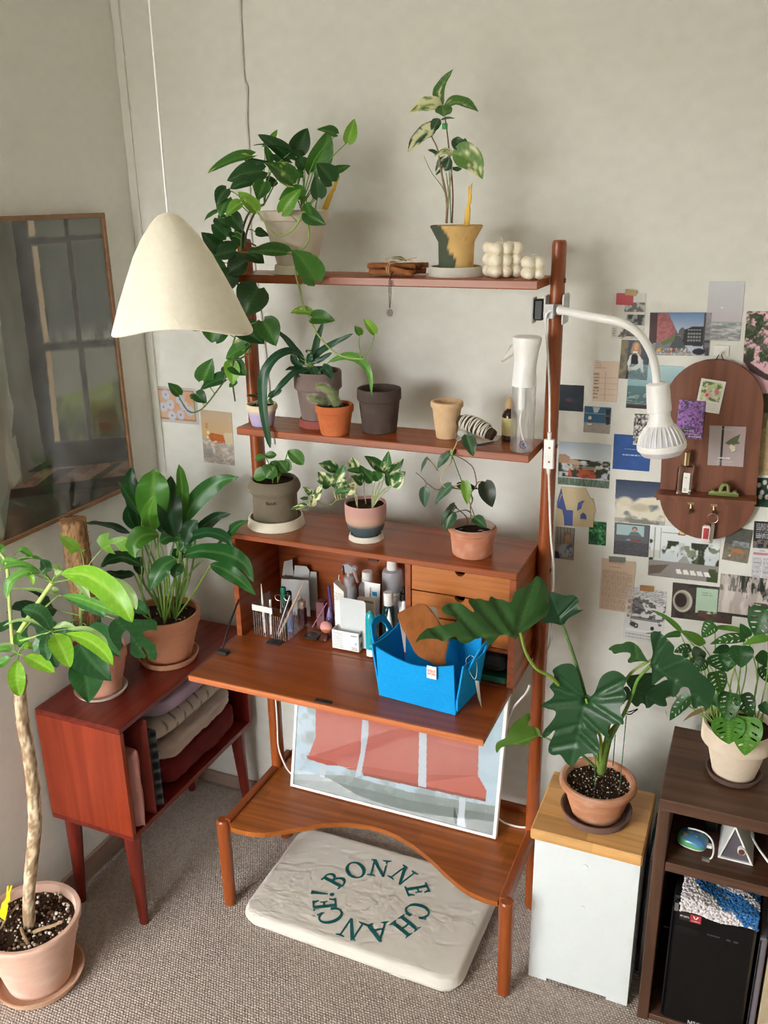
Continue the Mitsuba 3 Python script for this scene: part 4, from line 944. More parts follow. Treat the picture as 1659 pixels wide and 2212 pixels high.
tr = [((-0.775,-0.64,0.998),(-0.632,-0.7,0.937),np.float64(0.1582),-10,[(0.023,-0.003),(-0.135,-0.019),(-0.184,0.162),(-0.313,0.287),(-0.464,0.377),(-0.476,0.458),(-0.384,0.613),(-0.292,0.526),(-0.206,0.503),(-0.169,0.537),(-0.182,0.687),(-0.218,0.852),(-0.158,0.996),(-0.083,1.08),(-0.009,0.984),(-0.043,0.87),(-0.053,0.738),(-0.013,0.78),(-0.014,0.919),(0.025,0.959),(0.141,0.879),(0.173,0.766),(0.065,0.587),(-0.025,0.414),(-0.028,0.321),(0.07,0.349),(0.157,0.477),(0.201,0.586),(0.3,0.677),(0.287,0.48),(0.269,0.329),(0.19,0.124),(0.119,0.052)]),
      ((-0.897,-0.6,1.161),(-0.943,-0.62,1.205),np.float64(0.0574),10,[(0.137,-0.133),(-0.032,-0.09),(-0.182,0.122),(-0.43,0.198),(-0.376,0.324),(-0.302,0.487),(-0.317,0.632),(-0.176,0.842),(-0.003,1.016),(0.119,0.779),(0.209,0.482),(0.177,0.234),(0.051,0.034)]),
      ((-0.863,-0.56,1.153),(-0.792,-0.54,1.189),np.float64(0.0759),10,[(-0.333,-0.058),(-0.462,0.123),(-0.438,0.386),(-0.353,0.549),(-0.277,0.407),(-0.189,0.376),(-0.179,0.565),(-0.1,0.92),(0.021,1.05),(0.249,0.874),(0.462,0.989),(0.341,0.689),(0.054,0.56),(-0.058,0.369),(0.087,0.395),(0.382,0.503),(0.137,0.146),(-0.078,-0.011)]),
      ((-0.994,-0.66,1.0),(-1.03,-0.76,1.024),np.float64(0.1212),10,[(-0.008,1.003),(0.286,0.662),(0.296,0.441),(0.178,0.167),(0.185,0.016),(0.373,0.044),(0.536,0.316),(0.557,0.148),(0.479,-0.072),(0.333,-0.217),(0.15,-0.209),(-0.004,-0.212),(-0.105,-0.274),(-0.288,-0.1),(-0.285,0.097),(-0.309,0.303),(-0.388,0.526),(-0.184,0.689),(-0.015,0.64),(0.072,0.81)]),
      ((-0.939,-0.72,0.973),(-0.983,-0.78,0.95),np.float64(0.1709),10,[(1.091,1.18),(0.948,0.839),(0.582,0.39),(0.15,-0.031),(-0.109,-0.036),(-0.139,0.296),(0.086,0.316),(0.277,0.285),(0.43,0.354),(0.432,0.453),(0.251,0.563),(-0.078,0.636),(-0.255,0.745),(-0.099,1.008),(0.132,1.011),(0.373,0.745),(0.715,1.002),(0.757,1.315)])]
for i, t in enumerate(tr):
    m, c = leaf_poly(t, t[4], [MO, MOL, MOL, MOD, MO][i], 8200 + i, width=np.linalg.norm(np.array(t[1]) - np.array(t[0])), fold=0.1, bend=0.03)
    lk = obj('leaf', m, 'leaf', k, color=c)
    A = an[int(np.argmin(np.linalg.norm(np.array(an) - np.array(t[0]) + [0, 0, 0.04], axis=1)))]
    st = stalk_tube(t[0], A, 0.0013, 0.002, 0.05, i)
    obj('stalk', st, 'stalk', lk, color=flat(st, '#8fae62'))
leaves(k, [((-0.887,-0.66,0.852),(-0.849,-0.7,0.761),0.082,-10),((-0.907,-0.64,0.895),(-0.781,-0.68,0.832),0.087,10),((-0.893,-0.62,0.929),(-0.765,-0.65,0.893),0.069,10),((-0.984,-0.66,0.899),(-0.964,-0.68,0.834),0.06,0),((-0.981,-0.64,0.945),(-1.001,-0.67,0.921),0.031,10),((-0.814,-0.52,0.981),(-0.757,-0.53,0.966),0.034,10),((-0.948,-0.64,0.942),(-0.972,-0.65,0.87),0.044,10)], an, 'heart', MO, 83, lobes=0.1, nv=20, nu=13)

# ------------------------------------------------------------------ floor: umbrella tree
g = (-0.9353,-0.9394,0.0060999999999999995,0.2103,0.0852,0.1349)
x, y, z, h, rb, rt = g
saucer('large terracotta saucer on the carpet under the umbrella tree', x, y, 0.0, 0.121, 0.026, '#c09a80')
k = potted('umbrella_tree', 'umbrella tree with a bare pale trunk in a large pinkish terracotta pot on the carpet', g,
           dense([(rb * .95, 0), (rb, 0.004), (rt * 0.86, h * 0.68), (rt * 0.865, h * 0.70), (rt * 0.89, h * 0.71), (rt * 0.93, h * 0.84), (rt * 0.99, h * 0.93), (rt, h * 0.97), (rt * 0.985, h)]), lambda m: clay(m, '#c8a28f', '#d6bcad', 0.6, 14, 23, 0.12), soil_in=0.026, wall=0.012, chips=420, size=2.0)
TY = -.945
tk = [(-0.938,-0.945,0.151),(-0.92,-0.945,0.277),(-0.884,-0.945,0.41),(-0.849,-0.945,0.538),(-0.838,-0.945,0.608),(-0.829,-0.945,0.695),(-0.826,-0.945,0.783),(-0.827,-0.945,0.854),(-0.82,-0.945,0.93),(-0.808,-0.945,0.982)]
m = tube(tk, [0.0165, 0.0155, 0.0165, 0.016, 0.0155, 0.0150, 0.0145, 0.014], sides=22, n=110)
v = m.vertices
vn = m.vertex_normals
ringb = sstep(0.75, 1, np.sin(v[:, 2] * 95 + 2 * np.sin(v[:, 2] * 31))) * 0.0012
m.vertices = v + vn * ((fb(v * [1, 1, .5], 90, 3, 6) - 0.5) * 0.004 + ringb)[:, None]
c = mixc(lin('#8a6e52'), lin('#cbb99c'), sstep(.3, .7, fb(v * [1, 1, .25], 130, 3, 2)))
c = mixc(c, lin('#6e5a44'), 0.8 * sstep(0.54, 0.66, fb(v * [1, 1, .12], 240, 2, 9)))
obj('trunk', m, 'vc_matte', k, color=c, label='pale ringed trunk')
for pts, r in (([(-0.915,-0.955,0.18),(-0.861,-0.975,0.23),(-0.798,-0.985,0.276),(-0.764,-0.985,0.302)], [0.006, 0.0035]), ([(-0.884,-1.0,0.194),(-0.914,-0.985,0.202),(-0.937,-0.97,0.203)], [0.005, 0.004]), ([(-0.954,-0.95,0.259),(-0.977,-0.975,0.227),(-1.0,-0.985,0.185)], [0.004, 0.003])):
    m = tube(pts, r, sides=9, n=16)
    obj('root', m, 'vc_matte', k, color=flat(m, '#8a7358', 0.3, 120))
n1, n2, n3, n4 = [(-0.6404,-0.97,1.2619),(-0.6694,-0.93,1.2094),(-0.6343,-1.0,1.1584),(-0.8003,-0.95,1.0474)]
tb = (-0.8148,-0.945,1.0714)
stemtube('branch', [tb, (-0.726,-0.96,1.1697), n1], [0.0058, 0.005], '#a9bb6c', k)
stemtube('branch', [(-0.816,-0.945,1.071),(-0.811,-0.94,1.158),(-0.799,-0.94,1.25),(-0.794,-0.945,1.283),(-0.801,-0.95,1.302)], [0.0048, 0.0036], '#a9bb6c', k)
stemtube('branch', [tb, (-0.7404,-0.95,1.1435), n2], [0.003, 0.0022], '#7f9c50', k)
stemtube('branch', [tb, (-0.7059,-0.99,1.1262), n3], [0.003, 0.0022], '#86a456', k)
SB, SM, SD, SPA = pal('#5f9a24', '#82b82c', '#b5d66a'), pal('#3f7a2c', '#5c963a', '#93b860'), pal('#2a5a34', '#3f7444', '#7a9f70'), pal('#7f9f5a', '#9db878', '#b5cc90')
rows = [([(-0.59,-0.99,1.299),(-0.488,-1.03,1.328),(-0.409,-1.06,1.324),(-0.368,-1.07,1.299),(-0.349,-1.07,1.266)],0.05,25),([(-0.593,-0.99,1.298),(-0.551,-1.0,1.31),(-0.513,-1.02,1.301),(-0.484,-1.03,1.277)],0.023,25),([(-0.448,-1.0,1.316),(-0.421,-1.0,1.303),(-0.392,-1.01,1.287),(-0.387,-1.01,1.259)],0.02,20),([(-0.669,-0.97,1.281),(-0.715,-0.97,1.292),(-0.757,-0.97,1.283),(-0.787,-0.97,1.27)],0.021,20),([(-0.658,-0.98,1.286),(-0.68,-1.0,1.292),(-0.707,-1.02,1.274),(-0.717,-1.03,1.238)],0.026,20),([(-0.655,-0.97,1.282),(-0.632,-0.99,1.309),(-0.632,-1.0,1.328)],0.026,0),([(-0.716,-0.94,1.299),(-0.756,-0.93,1.306),(-0.792,-0.92,1.284)],0.021,20),([(-0.699,-0.93,1.291),(-0.742,-0.92,1.287),(-0.785,-0.92,1.272)],0.013,20),([(-0.619,-0.98,1.288),(-0.598,-0.99,1.31),(-0.605,-1.0,1.32)],0.019,20),([(-0.7,-0.99,1.296),(-0.666,-1.0,1.284),(-0.665,-1.0,1.265)],0.012,20),([(-0.648,-0.94,1.217),(-0.567,-0.97,1.236),(-0.489,-0.99,1.238),(-0.434,-1.0,1.233)],0.021,25),([(-0.651,-0.93,1.21),(-0.59,-0.94,1.205),(-0.54,-0.95,1.202),(-0.524,-0.95,1.19)],0.021,20),([(-0.675,-0.93,1.21),(-0.737,-0.92,1.207),(-0.832,-0.91,1.191)],0.012,20),([(-0.672,-0.93,1.211),(-0.681,-0.93,1.222),(-0.652,-0.94,1.23)],0.012,20),([(-0.634,-1.0,1.162),(-0.641,-1.01,1.198),(-0.655,-1.02,1.214),(-0.675,-1.03,1.219)],0.039,10),([(-0.637,-1.0,1.16),(-0.692,-0.99,1.168),(-0.74,-0.99,1.162),(-0.788,-0.99,1.14)],0.012,20),([(-0.637,-1.01,1.157),(-0.637,-1.03,1.149),(-0.652,-1.04,1.125)],0.029,15),([(-0.625,-1.02,1.164),(-0.605,-1.05,1.154),(-0.593,-1.06,1.127)],0.026,0),([(-0.605,-1.02,1.168),(-0.552,-1.06,1.169),(-0.505,-1.09,1.145)],0.045,0),([(-0.585,-1.01,1.168),(-0.493,-1.05,1.193),(-0.424,-1.08,1.194),(-0.384,-1.1,1.18)],0.031,10),([(-0.6,-0.99,1.167),(-0.537,-1.0,1.183),(-0.489,-1.01,1.179),(-0.462,-1.02,1.169)],0.014,25),([(-0.637,-0.99,1.162),(-0.613,-0.98,1.171),(-0.581,-0.98,1.168)],0.013,20),([(-0.77,-0.98,1.052),(-0.76,-1.0,1.019),(-0.761,-1.0,0.97)],0.038,0),([(-0.745,-0.98,1.068),(-0.666,-1.02,1.088),(-0.602,-1.04,1.087)],0.035,0),([(-0.791,-0.94,1.057),(-0.783,-0.93,1.062),(-0.778,-0.92,1.051)],0.017,20),([(-0.828,-0.94,1.044),(-0.853,-0.94,1.044),(-0.885,-0.94,1.031)],0.022,10),([(-0.802,-0.97,1.049),(-0.818,-0.98,1.036),(-0.835,-0.99,1.031)],0.026,10),([(-0.817,-0.94,1.063),(-0.844,-0.94,1.058),(-0.879,-0.94,1.049)],0.011,20),([(-0.798,-0.95,1.302),(-0.794,-0.95,1.312),(-0.796,-0.95,1.323)],0.015,10),([(-0.807,-0.95,1.274),(-0.787,-0.95,1.286),(-0.733,-0.96,1.291)],0.013,20),([(-0.726,-0.98,1.113),(-0.767,-0.97,1.095),(-0.779,-0.96,1.112)],0.024,10),([(-0.647,-0.98,1.158),(-0.671,-0.97,1.165),(-0.692,-0.97,1.169)],0.013,10)]
cl = [SB, SPA, SPA, SM, SM, SD, SM, SM, SPA, SB, SM, SD, SPA, SPA, SD, SPA, SD, SD, SB, SB, SPA, SPA, SB, SB, SB, SM, SM, SPA, SM, SM, SM, SM]
nodes = [n1, n2, n3, n4, (-0.8028,-0.947,1.28)]
spine_leaves(k, [r + (c,) for r, c in zip(rows, cl)], 'oval', SM, 91, stalk_to=nodes, stalk=(0.0013, 0.0016), fold=0.22, veins=8, sag=0.02)
p0, p1 = [(-0.9792,-0.985,0.2407),(-0.9302,-0.985,0.3659)]
m = rabbit(p0, p1, 0.022)
one('plant_marker', 'yellow leaf-shaped marker stuck in the soil of the umbrella tree', 'plant marker', m, 'vc_satin', color=flat(m, '#ebc81e', 0.06, 60))

# ------------------------------------------------------------------ on the bin: lobed philodendron
g = (0.4529,-0.3102,0.5021,0.1053,0.0634,0.096)
x, y, z, h, rb, rt = g
saucer('wide brown clay saucer under the philodendron on the white box', x, y, 0.496, 0.092, 0.026, '#6e5850')
k = potted('philodendron', 'philodendron with large lobed leaves in a terracotta pot on the pine lid', g,
           dense([(rb * .93, 0), (rb, 0.005), (rt * 0.9, h * 0.75), (rt * 0.98, h * 0.80), (rt * 1.03, h * 0.87), (rt * 1.03, h * .95), (rt * 0.98, h)]), lambda m: clay(m, '#b9805f', '#d3b09c', 0.5, 18, 31, 0.25), soil_in=0.016, wall=0.01, chips=420)
PH = pal('#1c4026', '#2a5230', '#456f48'); PHL = pal('#284f28', '#3a662e', '#567f44'); PHY = pal('#4a6f28', '#5f8434', '#8aa858')
tr = [((0.422,-0.4,0.887),(0.401,-0.42,0.703),np.float64(0.2026),0,[(-0.0,0.0),(0.048,-0.072),(0.17,-0.356),(0.244,-0.445),(0.374,-0.417),(0.443,-0.359),(0.494,-0.293),(0.44,-0.223),(0.437,-0.149),(0.489,-0.057),(0.435,-0.011),(0.393,0.026),(0.434,0.115),(0.524,0.195),(0.543,0.24),(0.466,0.253),(0.353,0.241),(0.322,0.282),(0.349,0.381),(0.419,0.508),(0.443,0.606),(0.426,0.66),(0.355,0.602),(0.303,0.507),(0.291,0.542),(0.328,0.684),(0.342,0.82),(0.313,0.888),(0.251,0.906),(0.179,0.854),(0.137,0.892),(0.075,0.974),(-0.001,1.008),(-0.045,0.932),(-0.069,0.819),(-0.132,0.732),(-0.212,0.678),(-0.283,0.692),(-0.309,0.618),(-0.294,0.521),(-0.213,0.396),(-0.266,0.378),(-0.369,0.444),(-0.417,0.466),(-0.41,0.405),(-0.34,0.302),(-0.352,0.197),(-0.445,0.166),(-0.539,0.14),(-0.498,0.049),(-0.428,-0.027),(-0.471,-0.14),(-0.487,-0.219),(-0.427,-0.298),(-0.418,-0.344),(-0.45,-0.451),(-0.398,-0.496),(-0.304,-0.527),(-0.204,-0.484),(-0.127,-0.375),(-0.109,-0.295),(-0.095,-0.143),(-0.067,-0.059)]),
      ((0.278,-0.5,1.088),(0.086,-0.67,1.104),np.float64(0.2695),12,[(0.0,0.0),(0.008,-0.048),(0.089,-0.211),(0.172,-0.378),(0.318,-0.685),(0.326,-0.682),(0.301,-0.568),(0.27,-0.447),(0.25,-0.358),(0.321,-0.401),(0.443,-0.426),(0.511,-0.387),(0.524,-0.345),(0.49,-0.291),(0.423,-0.203),(0.411,-0.105),(0.378,-0.059),(0.292,-0.019),(0.327,0.02),(0.393,0.125),(0.391,0.171),(0.318,0.197),(0.363,0.252),(0.375,0.35),(0.346,0.423),(0.266,0.375),(0.222,0.372),(0.257,0.417),(0.339,0.488),(0.358,0.582),(0.33,0.654),(0.289,0.674),(0.239,0.622),(0.208,0.552),(0.173,0.558),(0.157,0.6),(0.157,0.711),(0.169,0.804),(0.117,0.893),(0.058,0.971),(-0.004,1.001),(0.037,0.965),(0.044,0.868),(0.024,0.766),(0.018,0.671),(0.038,0.61),(-0.026,0.601),(-0.064,0.578),(-0.047,0.499),(0.021,0.376),(0.018,0.352),(-0.053,0.347),(-0.11,0.338),(-0.087,0.304),(-0.015,0.215),(0.027,0.148),(-0.014,0.113),(-0.065,0.102),(-0.025,0.029)]),
      ((0.357,-0.41,1.075),(0.322,-0.4,1.153),np.float64(0.1215),0,[(-0.107,0.964),(0.051,1.037),(0.302,0.793),(0.52,0.769),(0.64,0.63),(0.587,0.48),(0.477,0.332),(0.706,0.284),(0.442,0.232),(0.194,0.173),(0.113,0.052),(0.0,-0.0),(-0.153,0.152),(-0.341,0.26),(-0.619,0.326),(-0.167,0.534)]),
      ((0.562,-0.4,1.013),(0.702,-0.44,0.947),np.float64(0.1427),0,[(-0.0,0.0),(-0.087,-0.037),(-0.149,-0.057),(-0.241,-0.16),(-0.314,-0.239),(-0.367,-0.26),(-0.423,-0.231),(-0.447,-0.144),(-0.447,-0.039),(-0.425,0.098),(-0.392,0.129),(-0.306,0.157),(-0.357,0.249),(-0.372,0.357),(-0.363,0.482),(-0.314,0.583),(-0.329,0.689),(-0.308,0.819),(-0.272,0.909),(-0.162,0.936),(0.0,1.0),(0.03,0.955),(0.043,0.866),(0.146,0.857),(0.137,0.792),(0.036,0.713),(-0.026,0.652),(-0.051,0.593),(0.008,0.526),(0.085,0.548),(0.16,0.551),(0.209,0.528),(0.191,0.472),(0.093,0.385),(0.028,0.304),(0.023,0.266),(0.116,0.249),(0.252,0.228),(0.246,0.19),(0.159,0.134),(0.054,0.074)]),
      ((0.561,-0.4,1.013),(0.463,-0.38,1.02),np.float64(0.0698),0,[(-0.007,-0.002),(0.012,0.123),(-0.074,0.28),(-0.184,0.43),(-0.126,0.488),(-0.005,0.45),(0.089,0.486),(0.03,0.681),(-0.073,0.812),(-0.054,0.868),(-0.002,0.913),(-0.019,0.993),(0.033,1.001),(0.125,0.938),(0.188,0.84),(0.208,0.749),(0.327,0.648),(0.346,0.486),(0.278,0.34),(0.144,0.195),(0.035,0.06)]),
      ((0.519,-0.33,0.902),(0.591,-0.31,0.855),np.float64(0.1358),0,[(-0.226,-0.263),(-0.364,-0.055),(-0.606,0.244),(-0.647,0.395),(-0.39,0.503),(-0.428,0.621),(-0.767,0.818),(-0.583,0.995),(-0.409,1.133),(-0.248,0.964),(-0.124,1.132),(-0.038,1.118),(0.062,0.892),(0.061,0.758),(0.143,0.726),(0.336,0.607),(0.251,0.539),(0.245,0.387),(0.437,0.352),(0.439,0.188),(0.353,-0.014),(0.604,-0.07),(0.585,-0.144),(0.344,-0.051),(0.209,-0.142),(0.18,-0.254),(0.027,-0.154),(0.116,0.017),(0.075,0.032),(-0.008,-0.202)]),
      ((0.306,-0.36,0.733),(0.203,-0.4,0.676),np.float64(0.1322),15,[(-0.015,-0.015),(0.006,0.076),(-0.114,0.23),(-0.109,0.422),(-0.013,0.491),(0.037,0.693),(0.08,0.878),(-0.02,0.985),(0.129,0.983),(0.238,0.893),(0.188,0.648),(0.355,0.54),(0.473,0.326),(0.522,0.151),(0.53,0.029),(0.387,0.054),(0.283,0.205),(0.212,0.01),(0.081,-0.038)])]
for i, t in enumerate(tr):
    m, c = leaf_poly(t, t[4], [PH, PHL, PH, PH, PHL, PH, PHY][i], 9300 + i, width=np.linalg.norm(np.array(t[1]) - np.array(t[0])), fold=[.16, .2, .3, .12, .1, .1, .2][i], bend=[.05, .0, .05, .03, .03, .03, .05][i], step=0.030, veins=0.0, ribs=0.45)
    obj('leaf', m, 'leaf', k, color=c)
for pts, r, c in (([(0.458,-0.311,0.627),(0.465,-0.315,0.699),(0.475,-0.32,0.751),(0.496,-0.33,0.802)], [0.012, 0.010, 0.005], '#5f7a30'), ([(0.279,-0.5,1.086),(0.29,-0.48,1.026),(0.31,-0.45,0.973),(0.346,-0.42,0.935),(0.399,-0.36,0.822),(0.453,-0.315,0.649)], [0.0036, 0.005], '#7f9c3c'),
                  ([(0.359,-0.41,1.076),(0.384,-0.4,1.004),(0.404,-0.37,0.916),(0.429,-0.33,0.786),(0.455,-0.312,0.664)], [0.0032, 0.0042], '#4f7638'), ([(0.563,-0.4,1.008),(0.537,-0.39,0.96),(0.526,-0.375,0.908),(0.509,-0.35,0.842),(0.475,-0.325,0.734),(0.46,-0.312,0.655)], [0.0036, 0.0052], '#5f8a34'),
                  ([(0.564,-0.37,1.01),(0.511,-0.36,0.947),(0.479,-0.335,0.826),(0.455,-0.312,0.664)], [0.003, 0.004], '#7f9438'), ([(0.306,-0.36,0.732),(0.34,-0.37,0.731),(0.404,-0.35,0.699),(0.441,-0.325,0.653)], [0.002, 0.0042], '#5f7a38'), ([(0.421,-0.398,0.886),(0.445,-0.37,0.799),(0.456,-0.345,0.747),(0.456,-0.316,0.661)], [0.003, 0.0045], '#7d9a3c')):
    stemtube('stalk', pts, r, c, k)
for pts in ([(0.453,-0.36,0.615),(0.447,-0.36,0.718)], [(0.512,-0.345,0.62),(0.513,-0.345,0.83)], [(0.483,-0.28,0.634),(0.484,-0.29,0.735)]):
    stemtube('stake', pts, 0.0011, '#3f6a4a', k)
stemtube('tie', [(0.512,-0.35,0.838),(0.523,-0.36,0.845),(0.53,-0.355,0.849),(0.538,-0.345,0.854),(0.524,-0.34,0.842),(0.515,-0.345,0.84)], 0.0013, '#1c1d1c', k)

# ------------------------------------------------------------------ on the dark cabinet: swiss cheese vine
g = (0.7705,-0.2788,0.6911,0.1378,0.0501,0.0847)
x, y, z, h, rb, rt = g
saucer('dark brown clay saucer under the cream pot on the dark cabinet', x, y, 0.685, 0.066, 0.016, '#5d4a42')
k = potted('swiss_cheese_vine', 'bushy vine with perforated leaves in a cream pot on the dark brown cabinet', g, std_pot(g, 0.36), lambda m: clay(m, '#d3c2ae', '#e0d4c6', 0.5, 22, 41), soil_in=0.016, wall=0.008)
def cheesy(sd):
    q = np.random.default_rng(sd)
    t = np.linspace(0, 1, 40)
    hw = half_width('heart', t) * q.uniform(0.30, 0.36)
    o = [(a, v - 0.10 * (a / 0.33) ** 1.5 * (1 - v) ** 4) for a, v in zip(hw, t)] + [(-a, v - 0.10 * (a / 0.33) ** 1.5 * (1 - v) ** 4) for a, v in zip(hw[::-1], t[::-1])]
    hs = []
    for sgn in (1, -1):
        for i in range(4):
            v = 0.16 + 0.17 * i + q.uniform(-.02, .02)
            w = np.interp(v + .05, t, hw)
            cx, cy, L, a = sgn * w * 0.52, v + 0.03, w * q.uniform(0.24, 0.36), sgn * 0.5
            hs.append([(cx + L * math.cos(b) * math.cos(a) - 0.026 * math.sin(b) * math.sin(a), cy + L * math.cos(b) * math.sin(a) * sgn * sgn + 0.026 * math.sin(b) * math.cos(a)) for b in np.linspace(0, 6.28, 11)[:-1]])
    return o, hs
def plain(sd):
    o, _ = cheesy(sd)
    return o, []
AD, ADL, ADM = pal('#19421f', '#2a5a28', '#547f42'), pal('#3f7a28', '#5f9434', '#8fb458'), pal('#225024', '#3a6c2c', '#668f48')
h_rows = [((0.795,-0.29,1.142),(0.777,-0.3,1.074),0.066,0),((0.755,-0.29,1.061),(0.683,-0.31,1.041),0.033,20),((0.64,-0.25,0.993),(0.602,-0.26,0.979),0.027,10),((0.74,-0.38,0.9),(0.751,-0.39,0.836),0.074,0),((0.782,-0.37,0.905),(0.788,-0.39,0.814),0.069,0),((0.741,-0.37,0.959),(0.738,-0.4,0.899),0.05,0),((0.651,-0.29,0.887),(0.611,-0.29,0.806),0.034,10),((0.702,-0.33,0.984),(0.721,-0.35,0.94),0.044,0),((0.712,-0.31,1.023),(0.728,-0.33,0.988),0.077,0),((0.764,-0.33,0.936),(0.795,-0.35,0.895),0.046,10),((0.688,-0.26,1.071),(0.663,-0.27,1.035),0.041,20),((0.801,-0.24,0.971),(0.825,-0.24,0.93),0.033,0),((0.607,-0.24,0.854),(0.581,-0.23,0.829),0.023,20),((0.676,-0.29,0.99),(0.661,-0.29,0.955),0.036,10),((0.734,-0.34,1.033),(0.731,-0.35,1.011),0.039,20)]
p_rows = [((0.75,-0.34,1.066),(0.756,-0.36,1.02),0.053,0),((0.749,-0.24,1.053),(0.673,-0.24,1.048),0.02,25),((0.762,-0.28,1.059),(0.742,-0.28,1.092),0.028,0),((0.803,-0.34,1.095),(0.753,-0.36,1.076),0.025,20),((0.664,-0.19,0.976),(0.604,-0.13,0.977),0.03,15),((0.605,-0.12,0.971),(0.52,-0.05,0.984),0.018,25),((0.612,-0.22,1.01),(0.569,-0.21,0.989),0.022,20),((0.666,-0.27,1.005),(0.652,-0.27,0.971),0.036,0),((0.728,-0.29,1.027),(0.691,-0.31,1.02),0.028,10),((0.695,-0.29,0.86),(0.641,-0.28,0.804),0.013,20),((0.652,-0.26,0.85),(0.64,-0.26,0.823),0.012,20),((0.81,-0.31,0.912),(0.834,-0.32,0.888),0.027,10),((0.79,-0.23,0.998),(0.823,-0.23,0.97),0.033,10),((0.66,-0.26,0.966),(0.639,-0.26,0.965),0.022,20),((0.634,-0.24,0.973),(0.623,-0.24,0.959),0.02,10),((0.701,-0.31,0.909),(0.718,-0.32,0.885),0.026,10)]
an = crown(g, 14, 0.05, 0.016, 12)
leaves(k, [r + ([AD, ADM, AD, ADL, ADL, ADM, AD, ADM, AD, AD, ADM, AD, ADL, AD, AD][i],) for i, r in enumerate(h_rows)], an, '', ADM, 95, stalk=(0.0014, 0.002), outline=cheesy, step=0.05, fold=0.16, sag=0.06, stem_col=lin('#6f9440'))
BR = pal('#6f5a34', '#84704a', '#94805a')
leaves(k, [r + ([AD, ADL, AD, ADL, ADL, ADL, ADM, AD, AD, BR, ADM, AD, AD, ADM, AD, ADM][i],) for i, r in enumerate(p_rows)], an, '', ADM, 97, stalk=(0.0014, 0.002), outline=plain, step=0.05, fold=0.16, sag=0.06, stem_col=lin('#7f9c48'))

# ------------------------------------------------------------------ pendant lamp
c0 = np.array((-0.5191,-0.6,2.0143))
RT = np.array([0.918, 0.396])              # across, as the shade is flattened
k = thing('pendant_lamp', 'cream felt pendant lamp with a wavy cone shade on a white cord', 'pendant lamp')
nt, na = 40, 72
ts = np.linspace(0, 1, nt)
rad = np.interp(ts, [0, .015, .05, .1, .2, .35, .55, .75, .9, .97, 1], [0.0, .018, .030, .042, .062, .085, .108, .130, .144, .151, .153])
def shade_pt(t, a, inset):
    r = np.interp(t, ts, rad) - inset
    ph = a - math.atan2(RT[1], RT[0])
    drop = 0.247 + 0.012 * np.cos(2 * ph) + 0.004 * np.cos(3 * ph + 1)
    rr = r * (1 + 0.03 * t * np.cos(2 * ph)) + 0.003 * t * np.sin(5 * a) + 0.009 * t * np.maximum(0, 1 - np.abs(((a + 1.19 + np.pi) % (2 * np.pi)) - np.pi) / 0.6)
    xo = 0.012 * t
    return np.stack([c0[0] + xo + rr * np.cos(a), c0[1] + rr * np.sin(a), c0[2] - t * drop - inset * (1 - t)], -1)
A = np.arange(na) * 2 * np.pi / na
rows_ = [shade_pt(t, A, 0.0) for t in ts] + [shade_pt(1.012, A, 0.003)] + [shade_pt(t, A, 0.006) for t in ts[::-1]]
V = np.concatenate(rows_)
F = []
for i in range(len(rows_) - 1):
    for j in range(na):
        a, b = i * na + j, i * na + (j + 1) % na
        F += [[a, a + na, b + na], [a, b + na, b]]
obj('shade', trimesh.Trimesh(V, F, process=False), 'felt', k, smooth=True)
cx = (-0.5169,-0.6,2.4243)
m = tube([c0 + [0, 0, -0.02], c0 + [0, 0, 0.1], np.array(cx), [cx[0], cx[1], ZC - 0.012]], 0.0026, sides=8, n=24)
obj('cord', m, 'white_plastic', k)
m = lathe([(0.0, 0), (0.03, 0), (0.03, -0.012), (0.0, -0.012)], 24, (cx[0], cx[1], ZC - 0.0005))
obj('ceiling_rose', m, 'white_plastic', k)
m = lathe([(0, -0.03), (0.018, -0.03), (0.018, -0.075), (0.014, -0.08), (0.03, -0.115), (0.026, -0.14), (0.0, -0.155)], 24, c0)
obj('bulb', m, 'white_plastic', k)

# ------------------------------------------------------------------ cables
pts = [(-0.657,-0.005,2.564),(-0.661,-0.005,2.489),(-0.662,-0.005,2.35),(-0.654,-0.005,2.321),(-0.661,-0.005,2.241),(-0.661,-0.005,2.146),(-0.671,-0.005,1.975),(-0.667,-0.005,1.873),(-0.652,-0.005,1.689),(-0.64,-0.005,1.469),(-0.635,-0.005,1.325)]
m = tube([(pts[0][0], -0.005, ZC - 0.002)] + pts, 0.0028, sides=8, n=70)
one('wall_cable', 'thin white cable running down the back wall behind the pothos', 'cable', m, 'vc_satin', color=flat(m, '#c9c5c2'))
pts = [(-0.567,-0.215,0.567),(-0.572,-0.215,0.476),(-0.558,-0.22,0.392),(-0.527,-0.24,0.347),(-0.495,-0.262,0.339),(-0.488,-0.25,0.322)]
pts = [(max(p[0], -.560), p[1], max(p[2], 0.3045)) for p in pts]
m = tube(pts, 0.0026, sides=8, n=50)
one('power_cable', 'white cable hanging under the drop door beside the left post', 'cable', m, 'white_plastic')
pts = [(0.227,-0.155,0.75),(0.216,-0.155,0.721),(0.178,-0.16,0.655),(0.149,-0.15,0.525)]
m = tube(pts, 0.0032, sides=8, n=40)
one('power_cable', 'white cable running down behind the drop door at the right', 'cable', m, 'white_plastic')
pts = [(0.1521,-0.183,0.304),(0.1818,-0.1989,0.304),(0.2193,-0.2004,0.304),(0.2482,-0.1937,0.304)]
m = tube(pts, 0.0032, sides=8, n=30)
one('power_cable', 'short white cable lying on the bench beside the red poster', 'cable', m, 'white_plastic')

